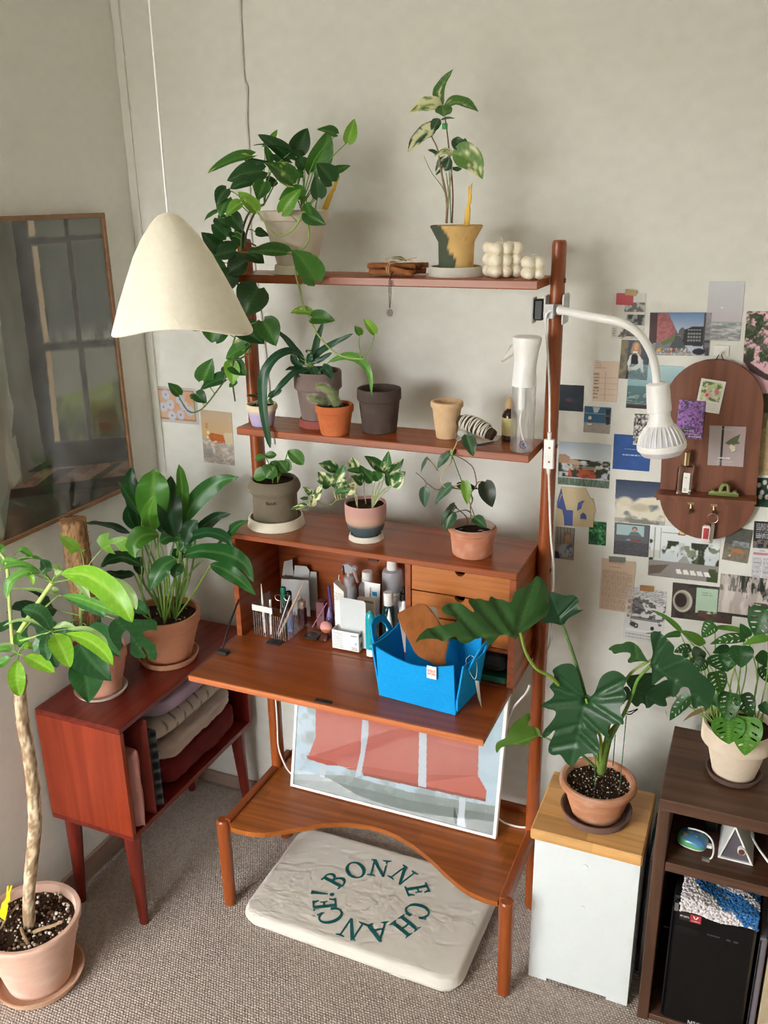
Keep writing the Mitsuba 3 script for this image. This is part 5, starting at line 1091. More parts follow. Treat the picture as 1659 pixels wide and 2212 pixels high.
# ------------------------------------------------------------------ painting on the left wall
def inside(poly, u, v, soft=0):
    return shapely.contains_xy(Polygon(poly), u, v)
def blot(u, v, s, seed, o=4):
    return meshkit.fbm(np.stack([u * s, v * s, 0 * u + seed], -1), o, seed)
class Art:
    def __init__(s, nu, nv, base, asp=1.0, seed=1):
        s.u, s.v, s.f = grid(nu, nv)
        s.asp, s.seed = asp, seed
        s.c = np.tile(lin(base), (len(s.u), 1))
    def noise(s, col, sc, lo, hi, k=1.0, sx=1.0, sy=1.0, where=None, seed=0):
        t = sstep(lo, hi, meshkit.fbm(np.stack([s.u * sc * sx, s.v * sc * sy * s.asp, 0 * s.u + seed + s.seed], -1), 4, s.seed + seed)) * k
        if where is not None:
            t = t * where
        s.c = mixc(s.c, lin(col), t)
        return s
    def poly(s, pts, col, k=1.0):
        s.c = mixc(s.c, lin(col), inside(pts, s.u, s.v) * k)
        return s
    def rect(s, x0, y0, x1, y1, col, k=1.0):
        s.c = mixc(s.c, lin(col), ((s.u >= x0) & (s.u <= x1) & (s.v >= y0) & (s.v <= y1)) * k)
        return s
    def ell(s, x, y, rx, ry, col, soft=0.1, k=1.0):
        d = np.sqrt(((s.u - x) / rx) ** 2 + ((s.v - y) / ry) ** 2)
        s.c = mixc(s.c, lin(col), sstep(1, 1 - soft, d) * k)
        return s
    def vgrad(s, y0, y1, c0, c1, x0=0, x1=1):
        w = (s.u >= x0) & (s.u <= x1) & (s.v >= y0) & (s.v <= y1)
        t = np.clip((s.v - y0) / (y1 - y0), 0, 1)
        s.c = np.where(w[:, None], mixc(lin(c0), lin(c1), t), s.c)
        return s
    def line(s, a, b, w, col, k=1.0):
        a, b = np.array(a, float), np.array(b, float)
        P = np.stack([s.u, s.v], 1)
        t = np.clip(((P - a) @ (b - a)) / max(1e-9, (b - a) @ (b - a)), 0, 1)
        d = (P - a - t[:, None] * (b - a)) * [1, 1 / s.asp]
        s.c = mixc(s.c, lin(col), (np.linalg.norm(d, axis=1) < w) * k)
        return s
    def text(s, x0, x1, y1, y0, n, col, k=0.6, seed=0):
        g = np.random.default_rng(seed + s.seed)
        for i in range(n):
            y = y1 + (y0 - y1) * i / max(1, n - 1)
            h = abs(y1 - y0) / max(1, n) * 0.33 if n > 1 else 0.012
            x = x0
            end = x1 - (g.uniform(0, .3) * (x1 - x0) if g.uniform() < .25 else 0)
            while x < end:
                w = g.uniform(.03, .10)
                s.rect(x, y - h, min(x + w, end), y + h, col, k * g.uniform(.7, 1))
                x += w + 0.018
        return s

PB = (-0.86, 1.200, -0.168, 1.995)        # y0, z0, y1, z1 of the picture inside its frame
pw, ph = PB[2] - PB[0], PB[3] - PB[1]
a = Art(270, 300, '#5c5c57', ph / pw, 5)
a.noise('#6c6c66', 4, .35, .7, .8, 1, .5).noise('#8c8f88', 3, .6, .8, .6, 1.5, .4)
a.poly([(0.28,1.141),(-0.005,0.004),(0.24,-0.018),(0.234,0.088),(0.296,0.152),(0.36,0.325),(0.373,0.478),(0.379,0.629),(0.387,0.726)], '#8f948c').noise('#b4b8b0', 9, .45, .65, .7, 1.6, .35, where=inside([(0.204,0.837),(-0.005,0.004),(0.247,0.013),(0.256,0.082),(0.382,0.179),(0.378,0.331),(0.36,0.325),(0.381,0.477),(0.39,0.677),(0.403,0.793)], a.u, a.v))
a.poly([(0.399,0.793),(0.388,0.653),(0.381,0.477),(0.391,0.424),(0.346,0.296),(0.377,0.191),(0.311,0.148),(0.248,0.018),(0.187,0.021),(0.374,0.795)], '#9aa098', .55)
a.noise('#bcc0b8', 16, .5, .62, .6, .9, .22, where=inside([(0.399,0.793),(0.388,0.653),(0.381,0.477),(0.391,0.424),(0.346,0.296),(0.377,0.191),(0.311,0.148),(0.248,0.018),(0.187,0.021),(0.374,0.795)], a.u, a.v))
a.poly([(0.517,1.005),(1.258,1.009),(1.069,0.042),(0.403,0.196),(0.507,0.209),(0.5,0.509)], '#2c2a2a')
a.noise('#3c3a3a', 12, .5, .7, .6, 1, .3, where=inside([(0.517,1.005),(0.675,1.021),(0.559,0.168),(0.403,0.196),(0.507,0.209),(0.5,0.509)], a.u, a.v))
win_ = [[(0.594,1.003),(0.785,1.001),(0.781,0.945),(0.589,0.948)], [(0.811,1.0),(1.039,0.997),(1.037,0.944),(0.808,0.947)],
        [(0.597,0.923),(0.782,0.922),(0.773,0.591),(0.588,0.604)], [(0.817,0.926),(1.053,0.924),(1.052,0.565),(0.802,0.586)],
        [(0.591,0.578),(0.774,0.561),(0.764,0.231),(0.572,0.263)], [(0.809,0.559),(1.057,0.537),(1.04,0.183),(0.793,0.229)]]
for i, w in enumerate(win_):
    mk = inside(w, a.u, a.v)
    a.poly(w, ['#687068', '#687068', '#59615e', '#565f5e', '#6a7844', '#647240'][i])
    if i in (2, 3):
        a.noise('#8e918c', 14, .35, .55, .8, 1, .3, where=mk * sstep(.66, .6, a.v))
        a.noise('#5a5c5a', 10, .45, .6, .8, 1, .6, where=mk * sstep(.5, .46, a.v))
        a.noise('#b4b6b0', 18, .55, .65, .7, 1, .25, where=mk * sstep(.62, .58, a.v))
    if i > 3:
        a.noise('#8fa254', 9, .4, .65, .8, 1, .6, where=mk * sstep(.28, .34, a.v))
        a.noise('#3a4030', 9, .35, .6, .9, 1, .6, where=mk * sstep(.38, .30, a.v))
        a.c = mixc(a.c, lin('#8f9490'), mk * sstep(.40, .43, a.v) * .9)
        a.c = mixc(a.c, lin('#a4a9a6'), mk * sstep(.185, .17, a.v + .01 * np.sin(a.u * 90)))
    if i in (0, 2, 4):
        p = np.array(w)
        q_ = 0.16 if i else .18
        strip = [tuple(p[0]), tuple(p[0] + (p[1] - p[0]) * q_), tuple(p[3] + (p[2] - p[3]) * q_), tuple(p[3])]
        a.poly(strip, '#c9b79c')
    for j in range(4):
        a.line(w[j], w[(j + 1) % 4], .003, '#6a655c', .7)
a.poly([(0.314,0.161),(0.493,0.185),(0.907,0.11),(1.076,0.079),(1.064,0.017),(0.383,0.146)], '#8f7568').noise('#5a4a44', 30, .5, .62, .6, .6, 1.4, where=inside([(0.314,0.161),(0.493,0.185),(0.907,0.11),(1.076,0.079),(1.064,0.017),(0.383,0.146)], a.u, a.v))
a.poly([(0.568,0.166),(0.674,0.146),(0.522,0.12),(0.43,0.136)], '#3c3432').poly([(0.906,0.107),(0.968,0.096),(0.794,0.067),(0.718,0.081)], '#4a403c')
a.poly([(0.313,0.159),(1.065,0.024),(1.058,-0.014),(0.298,0.13)], '#2c2726').poly([(0.298,0.13),(1.058,-0.014),(1.044,-0.083),(0.231,-0.021)], '#4a4643')
a.noise('#5c5650', 7, .5, .7, .5, 1, 1, where=inside([(0.298,0.13),(1.058,-0.014),(1.044,-0.083),(0.231,-0.021)], a.u, a.v))
k = thing('framed_picture', 'large framed painting of a dark window hanging on the left wall', 'picture')
P = np.stack([0 * a.u + XL + 0.014, PB[0] + a.u * pw, PB[1] + a.v * ph], 1)
obj('painting', trimesh.Trimesh(P, a.f, process=False), 'vc_paper', k, color=a.c)
fr = []
t_ = 0.012
for y0, y1, z0, z1 in ((PB[0] - t_, PB[2] + t_, PB[1] - t_, PB[1]), (PB[0] - t_, PB[2] + t_, PB[3], PB[3] + t_), (PB[0] - t_, PB[0], PB[1], PB[3]), (PB[2], PB[2] + t_, PB[1], PB[3])):
    obj('frame_bar', box(XL + 0.001, XL + 0.024, y0, y1, z0, z1, 0.001), 'frame_wood' if 'frame_wood' in scene else mat('frame_wood', lambda p, n, uv: mix_(L3('#7a5a40'), L3('#96704e'), fbm_(p.x * 60, p.y * 60, p.z * 60, 2)), rough=0.5), k)
obj('backing', box(XL + 0.001, XL + 0.012, PB[0], PB[2], PB[1], PB[3], 0.001), 'black_satin', k)
obj('glazing', trimesh.Trimesh([(XL + 0.019, PB[0], PB[1]), (XL + 0.019, PB[2], PB[1]), (XL + 0.019, PB[2], PB[3]), (XL + 0.019, PB[0], PB[3])], [[0, 1, 2], [0, 2, 3]], process=False), 'clear_glass', k, smooth=False)

# ------------------------------------------------------------------ red poster in a white frame on the bench
O_ = np.array([-0.485, -0.272, 0.3052])
Uv = np.array([0.658, 0.002, 0.0])
Vv = np.array([0.0, 0.105, 0.475])
a = Art(420, 280, '#9fb3bf', 0.48 / 0.658, 8)
a.vgrad(0, 1, '#9db0bc', '#b2c4cf')
a.poly([(-0.057,0.06),(0.286,0.157),(0.594,0.15),(0.994,0.194),(1.008,-0.021),(-0.052,-0.065)], '#7c8887')
a.noise('#727e7d', 12, .45, .7, .6).noise('#8f9a98', 20, .55, .7, .5, where=(a.v < .5))
a.poly([(-0.056,0.025),(0.226,0.096),(0.597,0.098),(0.998,0.143),(1.01,-0.046),(-0.051,-0.093)], '#646f6c', .7)
SE, SF, SDk = '#9a4434', '#a85242', '#7e3324'
a.poly([(0.082,0.963),(0.863,1.15),(0.905,0.356),(0.627,0.272),(0.36,0.24),(0.284,0.208),(0.236,0.206),(0.075,0.205),(0.111,0.355)], '#a25348')
a.noise('#b06a5e', 5, .5, .75, .5, 1, 1, where=(a.v > .5))
a.poly([(0.068,0.225),(0.219,0.224),(0.236,0.206),(0.178,0.191),(0.075,0.202)], SE)
a.poly([(0.36,0.242),(0.627,0.273),(0.9,0.355),(0.943,0.273),(0.945,0.209),(0.651,0.195),(0.362,0.202),(0.273,0.2)], SE)
a.poly([(0.9,0.355),(0.945,0.273),(0.945,0.209),(0.651,0.195),(0.668,0.24)], SF)
a.poly([(0.362,0.202),(0.944,0.224),(0.945,0.207),(0.363,0.182)], SDk)
a.poly([(0.596,0.959),(0.63,0.967),(0.67,0.202),(0.631,0.202),(0.621,0.449)], '#a9b5be')
a.poly([(0.336,0.893),(0.356,0.898),(0.375,0.454),(0.353,0.178),(0.323,0.155),(0.342,0.324)], '#a4afb8')
a.poly([(0.14,0.195),(0.169,0.196),(0.171,0.106),(0.145,0.104)], '#a8b3bb')
a.poly([(0.825,0.194),(0.854,0.198),(0.856,0.081),(0.867,0.013),(0.822,0.017),(0.805,0.129),(0.828,0.071)], '#b0bac2')
a.poly([(0.805,0.135),(0.825,0.07),(0.826,0.005),(0.807,0.051)], '#3c4444')
a.poly([(0.867,1.027),(1.009,1.063),(0.99,0.256),(0.963,0.183),(0.945,0.273),(0.9,0.355)], '#a3b9c6', .8)
k = thing('framed_poster', 'white framed poster of red seats leaning on the bench under the drop door', 'poster')
nV = np.cross(Uv, Vv)
nV /= -np.linalg.norm(nV)
nV = nV if nV[1] < 0 else -nV
def slab(u0, u1, v0, v1, d0, d1):
    pts = [O_ + Uv * u + Vv * v + nV * d for u in (u0, u1) for v in (v0, v1) for d in (d0, d1)]
    return hull(pts)
P = O_ + a.u[:, None] * Uv + a.v[:, None] * Vv + nV * 0.004
obj('print', trimesh.Trimesh(P, a.f, process=False), 'vc_paper', k, color=a.c)
e = 0.014
for q_ in ((-.004, 1.004, -.004, e), (-.004, 1.004, 1 - e, 1.004), (-.004, e * .72, e, 1 - e), (1 - e * .72, 1.004, e, 1 - e)):
    obj('frame_bar', slab(*q_, -0.012, 0.008), 'white_plastic', k)
obj('backing', slab(e * .7, 1 - e * .7, e, 1 - e, -0.008, 0.003), 'white_matte', k)
G_ = [O_ + Uv * u + Vv * v + nV * 0.006 for u, v in ((0.008, .012), (.992, .012), (.992, .988), (.008, .988))]
g_m = trimesh.Trimesh(G_, [[0, 1, 2], [0, 2, 3]], process=False)
obj('glazing', g_m, 'clear_glass', k, smooth=False)

# ------------------------------------------------------------------ floor cushion
k = thing('floor_cushion', 'cream floor cushion lettered BONNE CHANCE! on the carpet under the bench', 'cushion')
cor = [np.array(p) for p in ((-0.528, -0.560), (0.165, -0.575), (0.170, -0.135), (-0.535, -0.135))]
nu, nv = 90, 64
u, v, f = grid(nu, nv)
W_, H_ = 0.70, 0.435
def sq(u, v):
    """round-cornered sheet"""
    a_, b_ = 2 * u - 1, 2 * v - 1
    r = 0.06
    x, y = a_ * W_ / 2, b_ * H_ / 2
    ex, ey = np.maximum(np.abs(x) - (W_ / 2 - r), 0), np.maximum(np.abs(y) - (H_ / 2 - r), 0)
    m_ = np.maximum(ex, ey)
    L_ = np.sqrt(ex ** 2 + ey ** 2)
    s_ = np.where(L_ > 0, m_ / np.maximum(L_, 1e-9), 1)
    return np.sign(x) * (np.minimum(np.abs(x), W_ / 2 - r) + ex * s_), np.sign(y) * (np.minimum(np.abs(y), H_ / 2 - r) + ey * s_), np.minimum(1 - np.abs(a_), (1 - np.abs(b_)) * H_ / W_) * W_ / 2
xx, yy, ed = sq(u, v)
def place_(xx, yy):
    uu, vv_ = xx / W_ + 0.5, yy / H_ + 0.5
    P = (cor[0][None] * ((1 - uu) * (1 - vv_))[:, None] + cor[1][None] * (uu * (1 - vv_))[:, None] + cor[2][None] * (uu * vv_)[:, None] + cor[3][None] * ((1 - uu) * vv_)[:, None])
    return P
P = place_(xx, yy)
def top_z(x, y, ed):
    edge = np.sqrt(np.clip(1 - (1 - np.clip(ed / 0.022, 0, 1)) ** 2, 0, 1))
    q_ = np.stack([x * 7 + y * 9, y * 16 - x * 5, 0 * x], -1)
    cr_ = np.abs(meshkit.fbm(q_, 3, 4) - 0.5)
    return 0.020 + 0.024 * edge + edge * (0.007 * (meshkit.fbm(np.stack([x * 4, y * 4, 0 * x], -1), 2, 6) - .5) - 0.0022 * sstep(0.04, 0.0, cr_))
zt = top_z(P[:, 0], P[:, 1], ed)
zb = 0.020 - 0.0185 * np.sqrt(np.clip(1 - (1 - np.clip(ed / 0.02, 0, 1)) ** 2, 0, 1))
mt = np.vstack([np.c_[P, zt], np.c_[P, zb]])
n_p = len(P)
loop_ = np.concatenate([np.arange(nu), np.arange(1, nv) * nu + nu - 1, (nv - 1) * nu + np.arange(nu - 2, -1, -1), np.arange(nv - 2, 0, -1) * nu])
side = []
for i in range(len(loop_)):
    p_, q_ = loop_[i], loop_[(i + 1) % len(loop_)]
    side += [[p_, p_ + n_p, q_], [q_, p_ + n_p, q_ + n_p]]
m = trimesh.Trimesh(mt, np.vstack([f, f[:, ::-1] + n_p, side]), process=False)
mat('plush', VC, rough=0.8, spec=0.25, sheen=0.5, bump=(lambda p, n, uv: n_(p.x * 160, p.y * 160, p.z * 160), 0.0016, 0.0015))
obj('body', m, 'plush', k, color=mixc(lin('#cbc6bc'), lin('#d6d1c8'), fb(mt, 14, 3, 3)))
def glyph(ch):
    """serif capitals as polygons, height 1"""
    B = shapely.box
    ser = lambda x, y, w=.2: Polygon([(x - w, y), (x + w, y), (x + w * .45, y + (.055 if y < .5 else -.055)), (x - w * .45, y + (.055 if y < .5 else -.055))])
    un = lambda *g: shapely.union_all(g)
    ring = lambda cx, cy, rx, ry, tx, ty: shapely.affinity.scale(Point(cx, cy).buffer(1, 32), rx, ry).difference(shapely.affinity.scale(Point(cx, cy).buffer(1, 32), rx - tx, ry - ty))
    if ch == 'O':
        return ring(.45, .5, .45, .53, .14, .05), .9
    if ch == 'C':
        c_ = ring(.45, .5, .45, .53, .14, .05).difference(Polygon([(.45, .5), (1.2, .95), (1.2, .1)]))
        return un(c_, B(.74, .68, .79, .98), B(.76, .1, .80, .26)), .85
    if ch == 'N':
        return un(B(.12, 0, .17, 1), B(.73, 0, .78, 1), Polygon([(.02, 1), (.22, 1), (.78, .02), (.78, -.02), (.70, -.02), (.12, .9)]), ser(.145, 0), ser(.755, 1), B(.0, .95, .2, 1)), .92
    if ch == 'E':
        return un(B(.12, 0, .27, 1), B(.0, 0, .62, .05), B(.0, .95, .6, 1), B(.2, .49, .5, .54), Polygon([(.57, 0), (.64, .27), (.60, .27), (.48, .05)]), Polygon([(.55, 1), (.61, .75), (.57, .75), (.47, .95)]), B(.47, .38, .51, .65)), .66
    if ch == 'H':
        return un(B(.12, 0, .27, 1), B(.63, 0, .78, 1), B(.2, .49, .7, .545), ser(.195, 0), ser(.195, 1), ser(.705, 0), ser(.705, 1)), .9
    if ch == 'A':
        return un(Polygon([(.0, 0), (.06, 0), (.45, .9), (.42, 1.02)]), Polygon([(.36, 1.02), (.46, 1.02), (.88, 0), (.70, 0), (.38, .85)]), B(.17, .32, .65, .37), ser(.05, 0, .16), ser(.78, 0, .2)), .86
    if ch == 'B':
        lo = ring(.30, .26, .42, .28, .13, .05).intersection(B(.25, -.1, 1, .6))
        hi = ring(.28, .77, .36, .25, .12, .05).intersection(B(.25, .4, 1, 1.1))
        return un(B(.12, 0, .27, 1), B(0, 0, .32, .05), B(0, .96, .32, 1.01), B(.2, .50, .34, .55), lo, hi), .74
    if ch == '!':
        return un(Polygon([(.05, 1), (.23, 1), (.16, .28), (.12, .28)]), Point(.14, .07).buffer(.085)), .3
cx_, cy_, R_ = -0.178, -0.366, 0.139
seq = [('B', (-0.3161, -0.3343)), ('O', (-0.2748, -0.271)), ('N', (-0.2092, -0.2346)), ('N', (-0.128, -0.2362)), ('E', (-0.0641, -0.2768)), ('C', (-0.0327, -0.3588)), ('H', (-0.0446, -0.4278)), ('A', (-0.1075, -0.4783)), ('N', (-0.1839, -0.4968)), ('C', (-0.2618, -0.4733)), ('E', (-0.2996, -0.4386)), ('!', (-0.3254, -0.401))]
LH = 0.069
for ch, (gx, gy) in seq:
    po, adv = glyph(ch)
    ang = math.atan2(gy - cy_, gx - cx_)
    po = shapely.affinity.translate(po.buffer(.014), -adv / 2, -0.5)
    m_ = trimesh.util.concatenate([trimesh.creation.extrude_polygon(g_, 0.001, engine='earcut') for g_ in getattr(po.buffer(0), 'geoms', [po.buffer(0)])])
    m_ = m_.subdivide().subdivide()
    q_ = m_.vertices.copy()
    lx_, ly_ = q_[:, 0] * LH * 0.95, q_[:, 1] * LH
    outw = np.array([math.cos(ang), math.sin(ang)])
    rgt = np.array([outw[1], -outw[0]])
    X_ = gx + lx_ * rgt[0] + ly_ * outw[0]
    Y_ = gy + lx_ * rgt[1] + ly_ * outw[1]
    Z_ = top_z(X_, Y_, np.full(len(X_), 0.1)) + 0.0004 + q_[:, 2] * 0.8
    m_ = trimesh.Trimesh(np.c_[X_, Y_, Z_], m_.faces, process=False)
    obj('letter', m_, 'vc_cloth', k, color=flat(m_, '#1d5a5a', 0.2, 60))
tg = (-0.0134,-0.5757,0.012)
m = box(tg[0] - 0.02, tg[0] + 0.02, tg[1] + 0.012, tg[1] + 0.032, 0.001, 0.0022, 0.0004)
obj('tag', rot(m, [0, 0, 1], -3, tg), 'white_matte', k, label='white sewn-in tag')

# ------------------------------------------------------------------ cards pinned to the walls
def card(name, label, geo, a, group=None, cat_='card', y=-0.001, layer=0, par=None):
    cx, cz, w, h, ang = geo
    nu, nv = a.n
    m, u, v = plate(cx, cz, w, h, ang, y - 0.0014 * layer, 0.0007, nu, nv)
    col = np.vstack([a.c, np.tile(lin('#d9d7d0'), (len(u), 1))])
    return one(name, label, cat_, m, 'vc_paper', 'cards and papers pinned to the wall', color=col) if par is None else obj(name, m, 'vc_paper', par, color=col)
def A_(w, h, base, seed=1, d=0.0016):
    nu, nv = max(8, int(w / d)), max(8, int(h / d))
    a = Art(nu, nv, base, h / w, seed)
    a.n = (nu, nv)
    return a
def G(t, base, seed=1):
    return t, A_(t[2], t[3], base, seed)
# beside the corner
g, a = G((np.float64(-0.9909),np.float64(1.4205),np.float64(0.1672),np.float64(0.116),np.float64(0.2)), '#b9b7b8', 2)
a.rect(.05, .08, .95, .94, '#b08460').rect(.09, .13, .92, .89, '#c4a48c').noise('#c98f68', 6, .5, .7, .8, where=(a.u > .09) & (a.u < .92) & (a.v > .13) & (a.v < .89))
for i, (x, y) in enumerate([(.3, .78), (.62, .66), (.38, .5), (.22, .42), (.82, .36), (.6, .24), (.4, .2), (.7, .5)]):
    for j in range(7):
        b = j * .9 + i
        a.ell(x + .06 * math.cos(b), y + .09 * math.sin(b), .05, .07, '#b6bccb', .4, .9)
    a.ell(x, y, .012, .02, '#4a4a50')
card('postcard', 'postcard of pale blue flowers on peach, on the back wall beside the corner', g, a)
g, a = G((np.float64(-0.8415),np.float64(1.327),np.float64(0.1145),np.float64(0.1717),np.float64(-0.7)), '#c2ab8e', 3)
a.vgrad(.5, 1, '#c9a878', '#b9a48c').rect(.12, .66, .2, .76, '#b58a4a').rect(0, 0, 1, .46, '#b3a79c').poly([(.2, .52), (.32, .36), (.75, .42), (.68, .56), (.3, .58)], '#b5622c').poly([(.7, .6), (1, .62), (1, .35), (.75, .4)], '#cfbfa0').ell(.2, .58, .06, .05, '#f0dca0', .9).ell(.18, .49, .05, .04, '#f0dca0', .9)
a.noise('#cfc6bc', 9, .5, .65, .8, 1, 1, where=(a.v < .44)).poly([(0, .25), (.3, .28), (.35, .12), (0, .08)], '#9a9894').noise('#8f857c', 14, .55, .63, .5, 1, 1.5, where=(a.v < .4))
card('postcard', 'photo card of a warm-lit bed, on the back wall left of the shelving', g, a)
# the wall on the right
g, a = G((0.3986,1.7481,0.0786,0.1112,0.9), '#cfcdc8', 4)
a.rect(.36, .60, .98, .80, '#6a6a6a').noise('#b9b9b6', 9, .5, .6, .9, where=(a.u > .36) & (a.v > .6) & (a.v < .8)).rect(.44, .30, .98, .54, '#8e9292').noise('#3a3d3c', 7, .42, .58, 1, where=(a.u > .44) & (a.v > .3) & (a.v < .54)).poly([(.2, .04), (.75, .05), (.6, .26), (.42, .24)], '#55524e').noise('#96918a', 14, .5, .6, .8, 1, 3, where=(a.v < .26) & (a.u > .25)).rect(.02, .03, .18, .26, '#c2c0ba').text(.04, .14, .22, .06, 4, '#6a6a68', .7)
card('clipping', 'strip of small black and white photos taped beside the gooseneck lamp', g, a, cat_='paper')
g, a = G((0.3866,1.7895,0.0411,0.0283,0.0), '#b8505a', 5)
card('note', 'small red paper note stuck on the black and white photo strip', g, a, cat_='note', y=-.003)
g, a = G((0.4005,1.8056,0.0279,0.0141,-3.0), '#b59a72', 6)
card('tape', 'tan tape over the small red note', g, a, cat_='tape', y=-.005)
g, a = G((0.6217,1.7672,0.0805,0.1387,1.1), '#c0c2c6', 7)
a.vgrad(.32, 1, '#bdb6be', '#c3c7cb').vgrad(0, .32, '#8f9296', '#9fa5aa').noise('#c9ccd0', 9, .45, .6, .8, .6, 3, where=a.v < .3).noise('#74777c', 8, .5, .62, .7, .5, 4, where=a.v < .3).ell(.42, .56, .018, .011, '#f2f2f0').ell(.62, .2, .16, .012, '#d8cabc', .6)
card('postcard', 'tall pale card of a moon over a grey sea, above the hanging board', g, a)
g, a = G((0.5234,1.7088,0.1441,0.1046,1.9), '#a9b9cf', 8)
a.vgrad(.35, 1, '#c3cbd6', '#5f83b4').poly([(0, 1), (.13, 1), (.14, .3), (0, .25)], '#4a3636').poly([(.13, 1), (.30, .98), (.44, .62), (.44, .42), (.2, .28), (.13, .28)], '#a3666a').noise('#7a4a50', 30, .5, .6, .5, 1, 1, where=inside([(.13, 1), (.30, .98), (.44, .62), (.44, .42), (.2, .28), (.13, .28)], a.u, a.v))
a.poly([(.44, .62), (.48, .5), (.5, .62), (.55, .66), (.6, .6), (.6, .3), (.4, .3)], '#5d5a60').poly([(.58, .6), (.7, .68), (.88, .68), (.88, .22), (.55, .25)], '#2f2d30').poly([(.88, 1), (1, 1), (1, 0), (.93, 0), (.88, .3)], '#4c474c')
for i in range(5):
    for j in range(4):
        a.rect(.64 + i * .045, .34 + j * .08, .665 + i * .045, .375 + j * .08, '#8f959c', .8)
        a.rect(.9 + i * .02, .2 + j * .17, .91 + i * .02, .3 + j * .17, '#9aa4ae', .7)
a.poly([(.12, .3), (.44, .45), (.52, .5), (.56, .3), (.75, .0), (.12, 0)], '#77777c').poly([(.44, .46), (.52, .46), (.62, .16), (.34, .16)], '#4c4f57').poly([(.2, .3), (.44, .5), (.42, .34), (.25, .24)], '#5d7040').rect(.15, .02, .85, .06, '#b9b4b0', .7).noise('#c9c4be', 28, .55, .62, .8, 1.4, 1, where=(a.v < .18)).ell(.18, .12, .035, .045, '#d0a52c').ell(.42, .12, .03, .035, '#8a3a34').ell(.36, .09, .025, .03, '#b5452f').ell(.83, .1, .11, .08, '#26262a').rect(.0, .0, .13, .28, '#6a5a54', .6)
card('postcard', 'photo card of a city avenue between brick buildings, behind the gooseneck lamp', g, a)
g, a = G((0.7193,1.6484,0.0878,0.2446,2.1), '#c99aac', 9)
a.vgrad(0, 1, '#c59aa4', '#dcb0c0').rect(0, 0, 1, .2, '#4a4a34').noise('#2a3a20', 6, .46, .56, 1, 1, 1, where=(a.v > .45)).noise('#456030', 16, .55, .65, .8, 1, 1, where=(a.v > .5)).poly([(0, .52), (.2, .42), (.6, .34), (1, .3), (1, .36), (.6, .40), (.2, .5), (0, .6)], '#3a2a28').noise('#2d4022', 9, .5, .6, .9, 1, 1, where=(a.v > .58))
card('postcard', 'large card of a dark tree before a pink sky, cut by the right edge', g, a)
g, a = G((0.4211,1.6401,0.0704,0.0984,-0.4), '#4a4c50', 10)
a.rect(0, 0, .25, 1, '#8a8268').vgrad(0, 1, '#3a4250', '#566074', .25, 1).noise('#343c4a', 5, .5, .7, .5).rect(0, 0, 1, .15, '#5a5048', .5)
for x, y, rx, ry, c in ((.52, .84, .17, .15, '#a98a66'), (.42, .74, .08, .12, '#a98a66'), (.64, .72, .09, .13, '#a5845e')):
    a.ell(x, y, rx, ry, c, .3)
a.poly([(.34, .62), (.62, .66), (.8, .5), (.85, .2), (.55, .18), (.3, .3), (.25, .4)], '#d3d3d4').poly([(.4, .64), (.6, .64), (.64, .42), (.9, .04), (.25, .02), (.3, .3), (.38, .4)], '#1c1d20').poly([(.26, .42), (.36, .3), (.56, .36), (.76, .5), (.82, .4), (.6, .24), (.3, .24)], '#cacbcc').ell(.36, .25, .07, .04, '#c49a80').ell(.53, .84, .085, .105, '#d2a68c', .2).rect(.44, .68, .6, .73, '#dcdcde').ell(.5, .85, .012, .012, '#5a4038').ell(.57, .85, .012, .012, '#5a4038').rect(.5, .785, .56, .797, '#b0605a')
card('postcard', 'card of a painted seated girl in black and white, left of the lamp head', g, a)
g, a = G((0.3527,1.581,0.0636,0.1043,1.0), '#d3bfae', 11)
a.rect(.05, .74, .95, .745, '#a98f80').line((.5, .74), (.5, .05), .006, '#b39a8a')
for i in range(9):
    a.rect(.05, .1 + i * .07, .95, .104 + i * .07, '#bda697')
a.text(.06, .3, .96, .9, 2, '#a08878', .7).text(.06, .6, .84, .82, 1, '#a08878', .7).text(.04, .24, .68, .1, 8, '#6a584c', .8, 3)
card('form', 'beige printed form with ruled lines pinned left of the girl card', g, a, cat_='paper')
g, a = G((0.4765,1.5736,0.1355,0.1126,0.2), '#9fc0c8', 12)
a.vgrad(.52, 1, '#86aab2', '#a9c6cc').vgrad(.08, .52, '#3f5f62', '#567a7e').noise('#9fb4b2', 8, .48, .6, .9, .7, 2.2, where=(a.v > .1) & (a.v < .36)).noise('#33484a', 7, .55, .68, .8, .8, 2.5, where=(a.v < .34)).rect(0, 0, 1, .08, '#3a2428')
card('postcard', 'card of a rough teal sea half hidden by the lamp head', g, a, layer=-0)
g, a = G((0.2621,1.5318,0.075,0.0691,0.8), '#1c2630', 13)
a.ell(.5, .42, .2, .12, '#5a3040', .9).rect(.3, .12, .85, .125, '#8f959a').noise('#263340', 5, .5, .7, .5)
card('postcard', 'near-black card with a faint pink blur beside the right post', g, a)
g, a = G((0.3384,1.4788,0.0686,0.07,0.2), '#2c5876', 14)
a.rect(0, .72, 1, .76, '#8f9aa0').poly([(.3, 1), (.6, 1), (.5, .78), (.36, .78)], '#a9b4b8').rect(0, 0, 1, .4, '#9b958e').noise('#8a847c', 9, .5, .6, .5, where=a.v < .4).rect(.14, .3, .3, .34, '#e0dcd4').ell(.22, .56, .06, .08, '#d8cfc4').rect(.205, .36, .23, .5, '#3a3230').poly([(.8, .95), (.98, .95), (.95, .35), (.84, .35)], '#1f2c38').rect(.72, .66, .98, .7, '#6a4a3c')
card('postcard', 'small card of a desk lamp by a blue wall, under the beige form', g, a)
g, a = G((0.4322,1.3991,0.0937,0.0944,1.2), '#2a4f92', 16)
a.text(.3, .72, .60, .60, 1, '#c9d3e6', .8).text(.26, .78, .43, .43, 1, '#c9d3e6', .9, 4).noise('#2f56a0', 5, .5, .7, .5)
